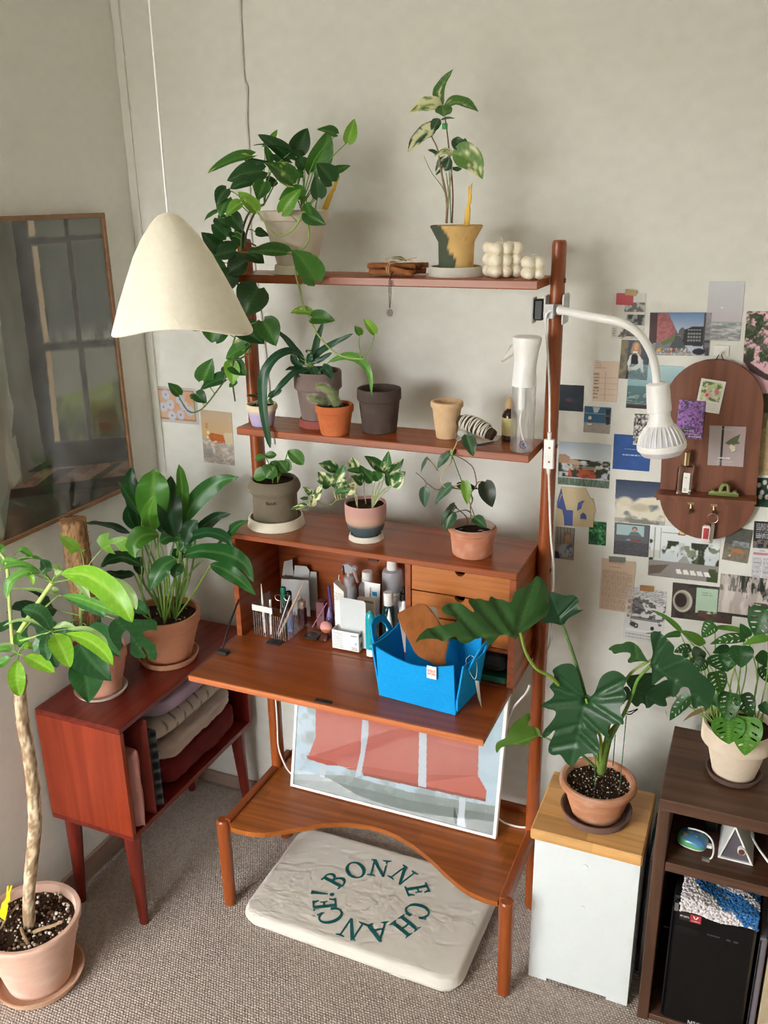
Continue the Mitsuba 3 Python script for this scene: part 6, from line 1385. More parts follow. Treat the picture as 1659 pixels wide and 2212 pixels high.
card('postcard', 'plain royal blue card with two fine white text lines under the lamp head', g, a)
g, a = G((0.4674,1.4631,0.0697,0.0819,1.6), '#8a8886', 15)
a.noise('#2a2a2c', 12, .42, .52, 1, 2.5, .7).noise('#d0cecb', 16, .55, .62, 1, 1.2, 1).rect(0, 0, 1, .3, '#77726e', .5).noise('#d6d4d0', 12, .5, .56, .9, .8, 3, where=a.v < .3)
card('postcard', 'small black and white street card overlapping the royal blue card', g, a, layer=1)
g, a = G((0.3112,1.354,0.1372,0.12,1.0), '#b9c3cc', 17)
a.vgrad(.55, 1, '#c9cfd4', '#a9bac8').noise('#2e3a26', 6, .4, .52, 1, 1, 1.4, where=(a.v > .3) & (a.v < .62)).poly([(0, .7), (.12, .72), (.22, .66), (.22, .5), (0, .5)], '#a5836a').poly([(.22, .62), (.36, .6), (.46, .54), (.46, .46), (.2, .5)], '#b09680').rect(.12, .38, .95, .46, '#bfa07c', .5).poly([(.2, .36), (.45, .40), (.75, .34), (.75, .2), (.2, .2)], '#b0553c').noise('#8c3a2a', 14, .5, .6, .6, where=(a.v > .18) & (a.v < .36)).noise('#2a3522', 9, .52, .6, 1, where=(a.v > .2) & (a.v < .5)).rect(0, 0, 1, .17, '#54685a').noise('#7c8f7c', 40, .5, .6, .7, 1.5, .2, where=a.v < .17)
card('postcard', 'card of a green hill town with red roofs right of the post', g, a)
g, a = G((0.4644,1.2658,0.1296,0.1183,1.8), '#34425c', 18)
a.vgrad(.5, 1, '#55627a', '#2c3a54').vgrad(0, .5, '#8a8a80', '#6f7580').noise('#dcd6c4', 4, .40, .55, .95, 1, 1.3, where=(a.v < .62) * sstep(.62, .5, a.v + .12 * np.sin(a.u * 7))).ell(.2, .5, .2, .14, '#cfc8b4', .5).ell(.75, .55, .22, .12, '#d6d0bc', .5).ell(.5, .38, .3, .14, '#bcb49c', .6).rect(0, 0, 1, .1, '#6a706c', .5)
card('postcard', 'card of big cream clouds in a dark blue sky, left of the hanging board', g, a)
# the house-shaped card
ho = [(0.2459,1.1731),(0.2434,1.2249),(0.2444,1.2425),(0.2539,1.2859),(0.3182,1.2885),(0.3326,1.2636),(0.3413,1.2623),(0.3514,1.2262),(0.3465,1.2241),(0.3463,1.1808)]
H0 = np.array(ho)
k = thing('house_card', 'house-shaped cream cardboard cut-out with blue pencil beside the right post', 'card')
obj('card', prism(ho, -0.0035, -0.001, 'xz'), 'vc_paper', k, color=np.tile(lin('#c9b894'), (len(prism(ho, -0.003, -0.001, 'xz').vertices), 1)))
for pts in ([(0.2452,1.2293),(0.2459,1.2449),(0.2542,1.2843),(0.2588,1.2657),(0.2544,1.2663),(0.2484,1.2394)], [(0.2573,1.2666),(0.2714,1.222),(0.2896,1.2227),(0.2906,1.1785),(0.2682,1.1772),(0.2657,1.2027),(0.2604,1.2215),(0.2499,1.2248),(0.246,1.2275),(0.2491,1.2395)], [(0.3021,1.2458),(0.3104,1.2526),(0.3197,1.2548),(0.3131,1.2441),(0.3116,1.2316),(0.3005,1.2233)], [(0.3105,1.2014),(0.3105,1.213),(0.3174,1.22),(0.3257,1.2141),(0.3271,1.2019)]):
    m = prism(Polygon(pts).buffer(0), -0.0044, -0.0036, 'xz')
    obj('crayon_patch', m, 'vc_paper', k, color=np.tile(lin('#4a5a9a'), (len(m.vertices), 1)))
g, a = G((0.3588,1.1646,0.0465,0.0673,1.7), '#1f5a38', 20)
a.noise('#4f9a5a', 9, .5, .62, .9, 1, 1).noise('#123a24', 7, .5, .6, .9).ell(.64, .6, .1, .08, '#d6e8c0', .7)
for i in range(9):
    b = i * .7
    a.line((.64, .6), (.64 + .6 * math.cos(b), .6 + .5 * math.sin(b)), .012, '#3f8a52', .7)
card('postcard', 'small dark green leaf card under the house-shaped card', g, a)
g, a = G((0.2713,1.1232,0.0534,0.0948,1.1), '#8e8a84', 21)
for i in range(6):
    a.rect(.1 + i * .17, .45, .13 + i * .17, 1, '#3a3634', .8)
a.ell(.62, .8, .16, .09, '#8c6a48', .3).ell(.66, .62, .17, .2, '#b08a6c', .3).ell(.55, .28, .42, .24, '#a9b0bc', .3).noise('#56688c', 8, .5, .6, .8, 1.2, .6, where=inside([(.15, .1), (.95, .1), (.9, .5), (.4, .55)], a.u, a.v)).ell(.75, .42, .2, .05, '#4f6aa0', .5).poly([(0, .25), (.2, .2), (.3, 0), (0, 0)], '#2a3450')
card('postcard', 'narrow card of a figure in a blue and white skirt at a railing', g, a)
g, a = G((0.4497,1.1583,0.0915,0.0911,1.7), '#5c5f66', 22)
a.rect(.06, .62, .85, .95, '#9fb8bc').ell(.58, .84, .09, .09, '#6a5048', .3).ell(.58, .82, .06, .065, '#b99684', .3).poly([(.4, .62), (.48, .75), (.68, .75), (.8, .62)], '#5c6f74').rect(.35, .46, .48, .52, '#7f9aa6').rect(.48, .46, .78, .52, '#8a4434').rect(0, .0, 1, .42, '#4a4a50').noise('#5c5c62', 20, .5, .6, .6, 1, 3, where=a.v < .42)
card('postcard', 'dim card of a screen showing a face, under the cloud card', g, a)
g, a = G((0.5861,1.1384,0.176,0.1466,1.7), '#c3ccd0', 23)
a.vgrad(.5, 1, '#ccd2d2', '#dfe4e6').noise('#2c3626', 7, .42, .52, 1, 1.3, 1, where=(a.v > .32) & (a.v < .72) & ((a.u < .42) | (a.u > .6))).noise('#5a6438', 10, .5, .6, .8, where=(a.v > .3) & (a.v < .65) & (a.u > .45)).rect(.0, .36, .16, .52, '#bdbfba').rect(0, .0, 1, .32, '#8a8684').poly([(.42, .32), (.5, .45), (.54, .45), (.6, .32)], '#9a9896').rect(.06, .36, .075, .95, '#8f9494').rect(.15, .36, .162, .95, '#7a7f7f').rect(.17, .86, .55, .875, '#6a6e6e').rect(.4, .84, .5, .88, '#8a4a40').poly([(.4, .99), (.42, .86), (.62, .88), (.56, .99)], '#c2c48a').poly([(0, .2), (.3, .26), (.18, .08), (0, .02)], '#6a5c50').noise('#3c4a28', 10, .4, .5, 1, where=(a.u > .85) & (a.v < .25)).rect(.42, .5, .5, .7, '#a3a9b0', .5)
for i in range(5):
    a.poly([(.4 + i * .1, .18), (.46 + i * .1, .19), (.5 + i * .1, .1), (.42 + i * .1, .09)], '#e2e0de')
card('postcard', 'photo card of a street crossing lined with trees below the hanging board', g, a)
g, a = G((0.4217,1.0186,0.09,0.153,0.3), '#c9b29c', 24)
a.text(.22, .7, .93, .86, 2, '#a85a44', .6).text(.05, .93, .77, .04, 26, '#7a6252', .55, 5)
card('letter', 'tan sheet of dense typed text in a clear sleeve, under the house card', g, a, cat_='paper')
g, a = G((0.4164,1.0966,0.0432,0.0162,3.0), '#76786f', 25)
card('tape', 'grey tape at the top of the tan typed sheet', g, a, cat_='tape', y=-.003)
g, a = G((0.5011,0.9418,0.1056,0.1597,-0.1), '#d0d0d2', 26)
a.noise('#3a3a3c', 11, .5, .56, .9, 1, 1.6, where=(a.v > .34) & (a.v < .8) & (a.u > .06)).poly([(.12, .62), (.2, .8), (.34, .84), (.5, .6), (.4, .52), (.1, .5)], '#4a4a4c', .8).rect(.15, .38, .82, .44, '#e6e6e6').rect(.2, .3, .78, .4, '#cfcfd0').rect(.15, .40, .9, .46, '#4a4a4c', .8).ell(.3, .29, .07, .05, '#2c2c2e').ell(.3, .29, .03, .022, '#c9c9c9').ell(.72, .28, .05, .04, '#2c2c2e').ell(.22, .31, .1, .06, '#3a3a3c', .4).noise('#77777a', 30, .5, .56, .7, .6, 3, where=(a.v > .7)).rect(.05, .18, .95, .22, '#e0e0e2').poly([(.5, .16), (.95, .26), (.95, .2)], '#4c4c4e').text(.05, .95, .12, .12, 1, '#77777a', .8).text(.05, .9, .06, .06, 1, '#8a8a8e', .6)
card('postcard', 'ink drawing of an old bus by a village, taped above the philodendron', g, a, layer=0)
g, a = G((0.501,1.0245,0.0374,0.0167,3.0), '#a0764e', 27)
card('tape', 'brown tape at the top of the ink bus drawing', g, a, cat_='tape', y=-.003)
g, a = G((0.6447,1.0038,0.1534,0.1027,2.2), '#443a36', 28)
a.noise('#2c2624', 6, .45, .6, .8).rect(.40, .22, .75, .93, '#a9c2ac').text(.5, .66, .8, .74, 2, '#77907c', .7).ell(.18, .5, .17, .33, '#b3b0a4', .1).ell(.17, .5, .135, .27, '#8a8478', .1).ell(.15, .52, .11, .22, '#2c201c', .15).noise('#5c4038', 8, .45, .58, 1, 1.2, 1, where=(a.v < .3) & (a.u > .38)).rect(.75, 0, 1, .3, '#3a3230', .6)
card('postcard', 'card of a cup of coffee beside a pale green book, below the crossing card', g, a)
g, a = G((0.751,1.04,0.1334,0.1168,1.3), '#b3a9a4', 29)
a.noise('#d0c8c2', 4, .45, .6, .8, 2, .5).noise('#2a2c28', 9, .48, .58, 1, 2.4, .5, where=(a.v > .45) & (a.u > .35)).noise('#55544e', 14, .5, .58, .8, 2.5, .4, where=(a.v > .6)).rect(0, 0, 1, .06, '#3a3632').noise('#2c2a28', 11, .55, .6, .9, 1, 1, where=(a.v < .4) & (a.u > .55))
card('postcard', 'grey card of weeping branches over water, right of the coffee card', g, a, layer=1)
g, a = G((0.7136,1.181,0.0618,0.092,-2.4), '#6a675f', 30)
a.rect(0, .5, 1, 1, '#4c4f4a').rect(.3, .45, 1, .62, '#8f98a0', .8).rect(0, 0, 1, .4, '#7a7466').noise('#5c584c', 9, .5, .6, .6).ell(.6, .32, .23, .075, '#a5714c', .2).poly([(.36, .36), (.46, .38), (.34, .16), (.26, .12), (.25, .19)], '#a5714c').rect(.42, .08, .455, .3, '#94633f').rect(.5, .08, .53, .28, '#8a5c3c').rect(.72, .08, .755, .3, '#94633f').rect(.79, .1, .82, .3, '#8a5c3c').ell(.28, .15, .05, .04, '#cbb49c', .3)
card('postcard', 'dark card of a grazing brown horse, right of the hanging board base', g, a, layer=1)
g, a = G((0.7738,1.2155,0.0505,0.0722,3.2), '#26262a', 31)
a.text(.12, .9, .9, .4, 8, '#c9c9cc', .7).noise('#7a7068', 7, .45, .55, .8, where=a.v < .32)
card('postcard', 'black card with white lines of text at the right edge', g, a)
g, a = G((0.7787,1.1382,0.0517,0.0803,2.7), '#cfced4', 32)
a.text(.3, .6, .93, .93, 1, '#8a8a90', .7).rect(.04, .78, 1, .86, '#b04a52', .75).text(.04, .46, .66, .05, 14, '#5c5c64', .7).text(.54, .98, .66, .05, 14, '#5c5c64', .7, 3)
card('clipping', 'newspaper clipping with a red headline at the right edge', g, a, cat_='paper')
g, a = G((0.7628,1.3275,0.052,0.0758,2.8), '#173426', 33)
for x, y in ((.2, .75), (.45, .85), (.35, .5), (.65, .7), (.8, .5), (.3, .35), (.6, .35)):
    a.ell(x, y, .11, .1, '#c9cdc6', .3)
a.noise('#2a5236', 8, .5, .6, .6, where=a.v < .35)
card('postcard', 'card of white tulips on dark green at the right edge', g, a)
g, a = G((0.7589,1.451,0.0483,0.1568,0.7), '#b39f76', 34)
a.poly([(0, 1), (.3, 1), (.25, .8), (0, .7)], '#8a7a60').noise('#9a8660', 8, .5, .6, .6).text(.25, .95, .6, .1, 14, '#8a7654', .5)
card('clipping', 'yellowed printed sheet right of the hanging board', g, a, cat_='paper')

# ------------------------------------------------------------------ hanging arched key board
BC = np.array([0.6242, 0, 1.4248])
BW, BH, TL = 0.2290, 0.4610, 2.2
cc, ss_n = math.cos(math.radians(TL)), math.sin(math.radians(TL))
def bxy(u, v):
    """u from the centre to the right, v from the centre up, in the tilted board's plane -> x, z"""
    return BC[0] + u * cc - v * ss_n, BC[2] + u * ss_n + v * cc
k = thing('key_board', 'dark brown oblong wooden board with a shelf and hooks hanging on the wall', 'key rack')
cap = shapely.LineString([bxy(0, -(BH - BW) / 2), bxy(0, (BH - BW) / 2)]).buffer(BW / 2, 40)
obj('board', prism(cap, -0.026, -0.012, 'xz'), 'board_wood', k)
def bslab(u0, u1, v0, v1, y0, y1):
    return hull([(bxy(u, v)[0], y, bxy(u, v)[1]) for u in (u0, u1) for v in (v0, v1) for y in (y0, y1)])
SV = -0.108
obj('shelf', bslab(-0.122, 0.117, SV - 0.004, SV + 0.004, -0.075, -0.0265), 'board_wood', k)
obj('shelf_edge', bslab(-0.118, 0.113, SV - 0.012, SV - 0.0045, -0.070, -0.0265), 'board_wood', k)
for u in (-0.037, 0.018):
    h = obj('hook_plate', bslab(u - 0.008, u + 0.008, SV - 0.032, SV - 0.014, -0.0285, -0.0265), 'brass', k)
    x, z = bxy(u, SV - 0.03)
    obj('hook', tube([(x, -0.028, z), (x + 0.001, -0.030, z - 0.012), (x + 0.001, -0.040, z - 0.02), (x + 0.001, -0.046, z - 0.012)], [0.0035, 0.003], sides=8, n=16), 'brass', h)
    obj('screw', mv(rot(trimesh.creation.cylinder(0.0025, 0.0015, sections=10), [1, 0, 0], 90), bxy(u, SV - 0.02)[0], -0.029, bxy(u, SV - 0.02)[1]), 'steel', h)
tx, tz = bxy(0.008, BH / 2)
obj('hanging_loop', tube([(tx - 0.010, -0.018, tz - 0.004), (tx, -0.018, tz + 0.017), (tx + 0.010, -0.018, tz - 0.004)], 0.0014, n=3), 'dark_metal', k)
k = thing('wall_hook', 'small white adhesive hook holding up the brown board', 'hook')
obj('plate', hull([(tx + x, y, tz + 0.012 + z) for x in (-.016, .018) for z in (-.005, .019) for y in (-0.0005, -.006)]), 'white_plastic', k)
obj('peg', tube([(tx, -0.006, tz + 0.016), (tx, -0.016, tz + 0.0125), (tx, -0.0225, tz + 0.0135), (tx, -0.024, tz + 0.021)], 0.0025, n=14), 'white_plastic', k)
g, a = G((0.6113,1.5664,0.0577,0.0809,-5.8), '#e2e2df', 41)
a.rect(.09, .36, .91, .93, '#c3cfa0').noise('#5f7a38', 8, .45, .55, .9, where=(a.u > .09) & (a.u < .91) & (a.v > .36) & (a.v < .93)).noise('#e3e6cf', 7, .55, .62, .8, where=(a.u > .09) & (a.u < .91) & (a.v > .36) & (a.v < .93)).ell(.38, .52, .17, .12, '#e6b6bc', .4).ell(.36, .52, .07, .06, '#c94a6a', .4).ell(.72, .66, .13, .1, '#d07a90', .5).text(.3, .85, .26, .08, 4, '#a9a9a9', .5)
card('photo', 'white-bordered instant photo of pink flowers at the top of the brown board', g, a, y=-.0275)
g, a = G((0.5713,1.505,0.0629,0.0967,0.0), '#4c4066', 42)
a.noise('#3c4a3a', 7, .45, .6, .9).noise('#8a5aa6', 12, .48, .56, 1).noise('#a87ac0', 17, .55, .62, .9).text(.5, .95, .12, .06, 2, '#e6e0ee', .8).text(.3, .7, .2, .16, 1, '#e6e0ee', .8).rect(.88, .55, .92, .9, '#b9a8cf', .6)
card('postcard', 'purple flower card overlapping the instant photo on the brown board', g, a, y=-.0295)
g, a = G((0.6614,1.4446,0.0838,0.1016,2.3), '#a8999a', 43)
a.rect(0, 0, .34, 1, '#a09696').rect(.35, .0, .40, 1, '#23232a').rect(.35, 0, .4, .3, '#33303a', .5).poly([(.45, .58), (.62, .7), (.86, .82), (.8, .66), (.86, .58), (.7, .55), (.78, .4), (.68, .34), (.6, .52)], '#5a6444').poly([(.6, .56), (.72, .52), (.76, .4), (.66, .36), (.58, .48)], '#cfc8b4').text(.35, .65, .92, .92, 1, '#d0c8c8', .8).text(.28, .62, .2, .2, 1, '#e0dada', .9).text(.25, .75, .13, .05, 3, '#d0c8c8', .6)
card('leaflet', 'mauve leaflet with a green sprig on the right of the brown board', g, a, cat_='leaflet', y=-.0275)
# perfume bottle, clip, keys
px, py = bxy(-0.052, 0)[0], -0.052
pz = bxy(-0.052, SV + 0.004)[1] + 0.0008
k = thing('perfume_bottle', 'clear square perfume bottle with a pale gold cap on the board shelf', 'bottle')
obj('glass', box(px - 0.018, px + 0.018, py - 0.013, py + 0.013, pz, pz + 0.072, 0.004), 'solid_glass', k)
obj('label', box(px - 0.002, px + 0.014, py - 0.0138, py - 0.0132, pz + 0.006, pz + 0.058, 0.0002), 'white_matte', k)
for i, z in enumerate((0.012, 0.016, 0.045)):
    obj('print', box(px + 0.002, px + 0.008, py - 0.0141, py - 0.0139, pz + z, pz + z + 0.0012, 0.0001), 'black_satin', k)
obj('cap', mv(trimesh.creation.cylinder(0.0085, 0.034, sections=28), px, py, pz + 0.0745 + 0.017), 'brass', k)
k = thing('bag_clip', 'olive green plastic bag clip lying on the board shelf', 'clip')
qx, qz = bxy(0.040, SV + 0.0045)
pf = Polygon([(-.035, 0), (.035, 0), (.035, .008), (.028, .014), (.022, .014), (.020, .010), (.014, .010), (.013, .028), (.006, .034), (-.004, .034), (-.010, .026), (-.013, .010), (-.020, .010), (-.022, .014), (-.028, .014), (-.035, .008)]).difference(Polygon([(-.004, .013), (.007, .013), (.006, .027), (0, .028)]))
m = rot(mv(rot(prism(pf, -0.003, 0.003, 'xz'), [1, 0, 0], 10), qx, -0.052, qz + 0.0015), [0, 1, 0], -TL, (qx, -0.052, qz))
obj('jaw', m, 'vc_satin', k, color=flat(m, '#77804a'))
m = mv(m, 0, 0.0065, 0)
obj('jaw', m, 'vc_satin', k, color=flat(m, '#6c7542'))
k = thing('key_ring', 'ring with a red and white key fob hanging on the right hook', 'keys')
hx, hz = bxy(0.019, SV - 0.048)
rg = [(hx + 0.0125 * math.sin(a), -0.047, hz - 0.009 - 0.0125 + 0.0125 * (1 + math.cos(a)) - 0.0005) for a in np.linspace(0, 2 * np.pi, 25)]
obj('ring', tube(rg, 0.0011, n=48, caps=False), 'steel', k)
m = hull([(x, y, z) for z, w in ((hz - 0.03, .007), (hz - .036, .010), (hz - .072, .009), (hz - .078, .006)) for x in (hx - .012 - w, hx - .012 + w) for y in (-.049, -.044)])
obj('fob', m, 'vc_satin', k, color=flat(m, '#d8c9c6'))
m = hull([(x, y, z) for z, w in ((hz - .037, .0065), (hz - .066, .006)) for x in (hx - .012 - w, hx - .012 + w) for y in (-.0502, -.0492)])
obj('fob_panel', m, 'vc_satin', k, color=flat(m, '#a83a44'), label='red panel on the fob')
m = hull([(x, y, z) for z, w in ((hz - .026, .004), (hz - .05, .0045), (hz - .079, .0035)) for x in (hx + .002 - w, hx + .002 + w) for y in (-.0425, -.0395)])
obj('key', m, 'steel', k)

# ------------------------------------------------------------------ clip-on grow lamp on the right post
k = thing('grow_lamp', 'white gooseneck clip lamp with a finned bulb clamped to the right post', 'lamp')
gz = 1.785
for sx, z0, z1 in ((-1, -0.022, 0.03), (1, -0.034, 0.034)):
    x = PX1 + sx * 0.0215
    obj('clamp_jaw', hull([(x + a, y, gz + z) for a in (-.002, .002) for y, z in ((-0.222, z0 + .006), (-0.220, z0), (-0.165, z0), (-0.160, z0 + .006), (-0.160, z1 - .006), (-0.165, z1), (-0.220, z1), (-.222, z1 - .006))]), 'grey_plastic' if 'grey_plastic' in scene else mat('grey_plastic', '#b9bcc0', rough=0.35), k)
obj('clamp_bridge', box(PX1 - 0.0195, PX1 + 0.0195, -0.226, -0.2165, gz - 0.012, gz + 0.012, 0.002), 'grey_plastic', k)
obj('clamp_pad', box(PX1 - 0.046, PX1 - 0.0245, -0.224, -0.196, gz - 0.026, gz + 0.022, 0.003), 'black_satin', k, label='black clamp pad')
obj('clamp_plate', rot(box(PX1 - 0.050, PX1 - 0.0465, -0.228, -0.192, gz - 0.034, gz + 0.026, 0.0015), [0, 0, 1], 0), 'grey_plastic', k)
obj('socket_arm', hull([(PX1 - 0.008 + a, y, gz - 0.002 + z) for a in (-.010, .012) for y in (-.243, -.2265) for z in (-.016, .016)]), 'grey_plastic', k)
gp = [(0.276,-0.243,1.788),(0.313,-0.265,1.785),(0.359,-0.285,1.78),(0.402,-0.295,1.776),(0.437,-0.295,1.767),(0.466,-0.285,1.745),(0.487,-0.265,1.71),(0.499,-0.25,1.675),(0.506,-0.24,1.629)]
obj('gooseneck', tube(gp, [0.0092, 0.0092], sides=18, n=60), 'white_plastic', k)
S0, S1, S2 = [(0.5072,-0.24,1.6342),(0.5166,-0.24,1.5678),(0.5321,-0.24,1.4613)]
def along(prof, a, b, n=48):
    a, b = np.array(a), np.array(b)
    m = lathe(prof, n)
    z = (b - a) / np.linalg.norm(b - a)
    M = trimesh.geometry.align_vectors([0, 0, 1], z)
    m.apply_transform(M)
    m.apply_translation(a)
    return m
LS = float(np.linalg.norm(np.array(S1) - np.array(S0)))
obj('socket', along([(0, 0), (.018, 0), (.0255, .004), (.0265, LS * .5), (.0275, LS - .003), (.0265, LS), (0, LS)], S0, S1), 'white_plastic', k)
BL = float(np.linalg.norm(np.array(S2) - np.array(S1)))
bd = (np.array(S2) - np.array(S1)) / BL
b = obj('bulb', along([(0, 0), (.0235, 0.0005), (.0235, .012), (.027, .026), (.036, .040), (.046, .056), (.0525, .072), (.0530, .080), (0.0, .080)], S1, S2), 'lavender_grey' if 'lavender_grey' in scene else mat('lavender_grey', '#c9c8d0', rough=0.35), k)
m = along([(.0236, 0), (.0242, .001), (.0245, .014), (.029, .027), (.0302, .030), (.0285, .030)], S1, S2)
obj('collar', m, 'white_plastic', b)
obj('ring', along([(.0532, .0725), (.0548, .0735), (.0555, .080), (.0545, .087), (.051, .087), (.051, .0803), (.0532, .0803)], S1, S2), 'white_plastic', b)
obj('diffuser', along([(.0505, .0875), (.050, .092), (.044, .1005), (.03, .1045), (0, .1058)], S1, S2), 'diffuser_white' if 'diffuser_white' in scene else mat('diffuser_white', '#c6c4c8', rough=0.4), b)
Mx = trimesh.geometry.align_vectors([0, 0, 1], bd)
fin = hull([(r, y, z) for y in (-.0011, .0011) for r, z in ((.0275, .030), (.0302, .030), (.0395, .040), (.0493, .056), (.0545, .0725), (.050, .0725))])
for i in range(26):
    m = rot(fin, [0, 0, 1], i * 360 / 26)
    m.apply_transform(Mx)
    m.apply_translation(S1)
    obj('fin', m, 'white_plastic', b, smooth=False)
cp = [(0.263,-0.246,1.786),(0.251,-0.25,1.78),(0.248,-0.25,1.762),(0.251,-0.245,1.727),(0.257,-0.24,1.664),(0.267,-0.255,1.584),(0.273,-0.265,1.504)] 
obj('cord', tube(cp, 0.0026, sides=8, n=50), 'white_plastic', k)
w0, w1 = np.array((0.2734,-0.265,1.4868)), np.array((0.2744,-0.265,1.4156))
sw = obj('switch', hull([tuple(w0 * (1 - t) + w1 * t + np.array([x, y, 0])) for t in (0, 1) for x, y in ((-.011, -.006), (.011, -.006), (.011, .005), (-.011, .005), (-.013, 0), (.013, 0))]), 'white_plastic', k)
for t in (0.27, 0.76):
    q_ = w0 * (1 - t) + w1 * t
    obj('button', mv(rot(trimesh.creation.cylinder(0.0024, 0.002, sections=14), [1, 0, 0], 90), q_ + [0.002, -0.0065, 0]), 'copper' if 'copper' in scene else mat('copper', '#8a5a48', rough=0.4, metallic=0.5), sw)
for a_, b_ in ((cp[-1], w0), (w1, (0.2756,-0.265,1.4009))):
    obj('strain_relief', tube([a_, b_], [0.0055, 0.0045] if a_ is not w1 else [0.006, 0.004], sides=12, n=4), 'white_plastic', sw)
obj('cord', tube([(0.2756,-0.265,1.4024),(0.2773,-0.25,1.33),(0.2823,-0.236,1.2283),(0.2928,-0.23,1.1266),(0.2901,-0.225,1.0066),(0.295,-0.222,0.939)] + [(PX1 + .027, -.19, .93), (PX1 + .012, -.152, .87), (.235, -.150, .78)], 0.0028, sides=8, n=50), 'white_plastic', k)

# ------------------------------------------------------------------ things on the top shelf
def bubbles(key, label, c, nx, nz, r, ang, wick):
    k = thing(key, label, 'candle')
    parts = []
    s = 1.84 * r
    for i in range(nx):
        for j in range(nx):
            for l in range(nz):
                if 0 < i < nx - 1 and 0 < j < nx - 1 and 0 < l < nz - 1:
                    continue
                m = trimesh.creation.icosphere(subdivisions=3, radius=r)
                m.apply_translation(((i - (nx - 1) / 2) * s, (j - (nx - 1) / 2) * s, r + l * s))
                parts.append(m)
    man = None
    for m in parts:
        q_ = manifold3d.Manifold(manifold3d.Mesh(np.asarray(m.vertices, np.float32), np.asarray(m.faces, np.uint32)))
        man = q_ if man is None else man + q_
    h = (nx - 1) / 2 * s
    man = man + manifold3d.Manifold.cube([2 * h - .3 * r, 2 * h - .3 * r, (nz - 1) * s], True).translate([0, 0, r + (nz - 1) * s / 2])
    q_ = man.to_mesh()
    m = trimesh.Trimesh(q_.vert_properties[:, :3], q_.tri_verts, process=False)
    m = mv(rot(m, [0, 0, 1], ang), c)
    obj('wax', m, 'wax' if 'wax' in scene else mat('wax', '#e6dfcc', rough=0.45), k, smooth=25)
    z = c[2] + 2 * r + (nz - 1) * s
    w = tube([(c[0], c[1], z - 0.004), (c[0] - .002, c[1], z + .004), (c[0] + wick[0], c[1], z + wick[1])], 0.0009, sides=6, n=10)
    obj('wick', w, 'wax', k)
cz_ = 1.8578
bubbles('bubble_candle', 'large cream bubble candle on the top shelf beside the right post', (0.1368, -0.232, cz_), 3, 3, 0.0138, 38, (-.006, .011))
bubbles('bubble_candle', 'small cream bubble candle in front of the large one on the top shelf', (0.2195, -0.274, cz_), 2, 2, 0.0128, 30, (.008, .004))
k = thing('cinnamon_bundle', 'bundle of cinnamon sticks tied with twine near the top shelf edge', 'cinnamon sticks')
sticks = [((-0.1895,-0.262,1.8692),(-0.0655,-0.235,1.8639)),((-0.1882,-0.27,1.8647),(-0.0673,-0.262,1.8552)),((-0.1755,-0.285,1.8551),(-0.0703,-0.285,1.8481)),((-0.189,-0.262,1.8483),(-0.0552,-0.225,1.8505)),((-0.1296,-0.292,1.8593),(-0.0545,-0.318,1.8415)),((-0.1889,-0.25,1.8575),(-0.0529,-0.215,1.8653)),((-0.1681,-0.24,1.8608),(-0.06,-0.212,1.8585)),((-0.1635,-0.275,1.8499),(-0.0673,-0.262,1.847))]
for i, (p, q_) in enumerate(sticks):
    p, q_ = np.array(p), np.array(q_)
    r = 0.0062
    lowp = 1.8615 + r + (0.013 if i in (0, 1, 4, 5) else 0.0)
    if i in (4,):
        p[2], q_[2] = 1.8615 + r + 0.012, 1.8615 + r + .0005
    else:
        p[2], q_[2] = max(p[2], lowp), max(min(q_[2], lowp + .012), lowp)
    m = tube([p, (p + q_) / 2, q_], [r, r * .92, r], sides=14, n=20)
    v = m.vertices
    m.vertices = v + (fb(v, 220, 2, i) - 0.5)[:, None] * 0.0016
    obj('stick', m, 'vc_matte', k, color=mixc(lin('#6b3d22'), lin('#a5683e'), fb(v, 150, 3, i)))
tx0 = np.array((-0.1235,-0.277,1.8587))
for d_ in (0, 0.005):
    ring = [(tx0[0] + d_, tx0[1] + 0.030 * math.cos(a), 1.8755 + 0.0165 * math.sin(a)) for a in np.linspace(0, 2 * np.pi, 15)]
    obj('twine', tube(ring, 0.0012, sides=6, n=30), 'twine' if 'twine' in scene else mat('twine', '#b79a70', rough=0.9), k)
for pts in ([(0.004, -0.02, 1.888), (0.03, -0.01, 1.895), (0.065, 0.0, 1.902)], [(0.004, -0.02, 1.888), (-0.01, -.01, 1.899), (0.02, .0, 1.9), (0.05, .01, 1.894)]):
    obj('twine_end', tube([(tx0[0] + p[0], tx0[1] + p[1], p[2]) for p in pts], 0.0010, sides=6, n=16), 'twine', k)
m, c = leaf_spine([(tx0[0] + 0.035, tx0[1] + 0.01, 1.893), (tx0[0] + 0.018, tx0[1] + 0.005, 1.899), (tx0[0] - 0.004, tx0[1], 1.900)], 0.014, 30, 'lance', pal('#5a6e5a', '#748672', '#8fa08c'), 4001)
obj('dried_leaf', m, 'leaf', k, color=c)
k = thing('pendulum', 'dark metal disc hanging on a fine chain from the cinnamon bundle', 'pendant')
ch0, ch1 = np.array((-0.1132,-0.3105,1.8511)), np.array((-0.1154,-0.3105,1.7865))
n_l = 22
for s_ in (-1, 1):
    V_ = []
    for i in range(n_l):
        t = (i + .5) / n_l
        p = ch0 * (1 - t) + ch1 * t + np.array([s_ * 0.0026 * (1 - t ** 3), 0, 0])
        V_.append(mv(rot(rot(trimesh.creation.torus(0.0016, 0.00045, 10, 5), [1, 0, 0], 90), [0, 0, 1], 90 * (i % 2) + 20), p))
    kk = obj('chain', cat(V_), 'dark_metal', k)
    labels[kk] = {'kind': 'stuff'}
m = rot(trimesh.creation.cylinder(0.0078, 0.0016, sections=30), [1, 0, 0], 90)
m.apply_scale([1, 1, 1.15])
obj('disc', mv(m, ch1 + [0, 0, -0.0105]), 'dark_metal', k)
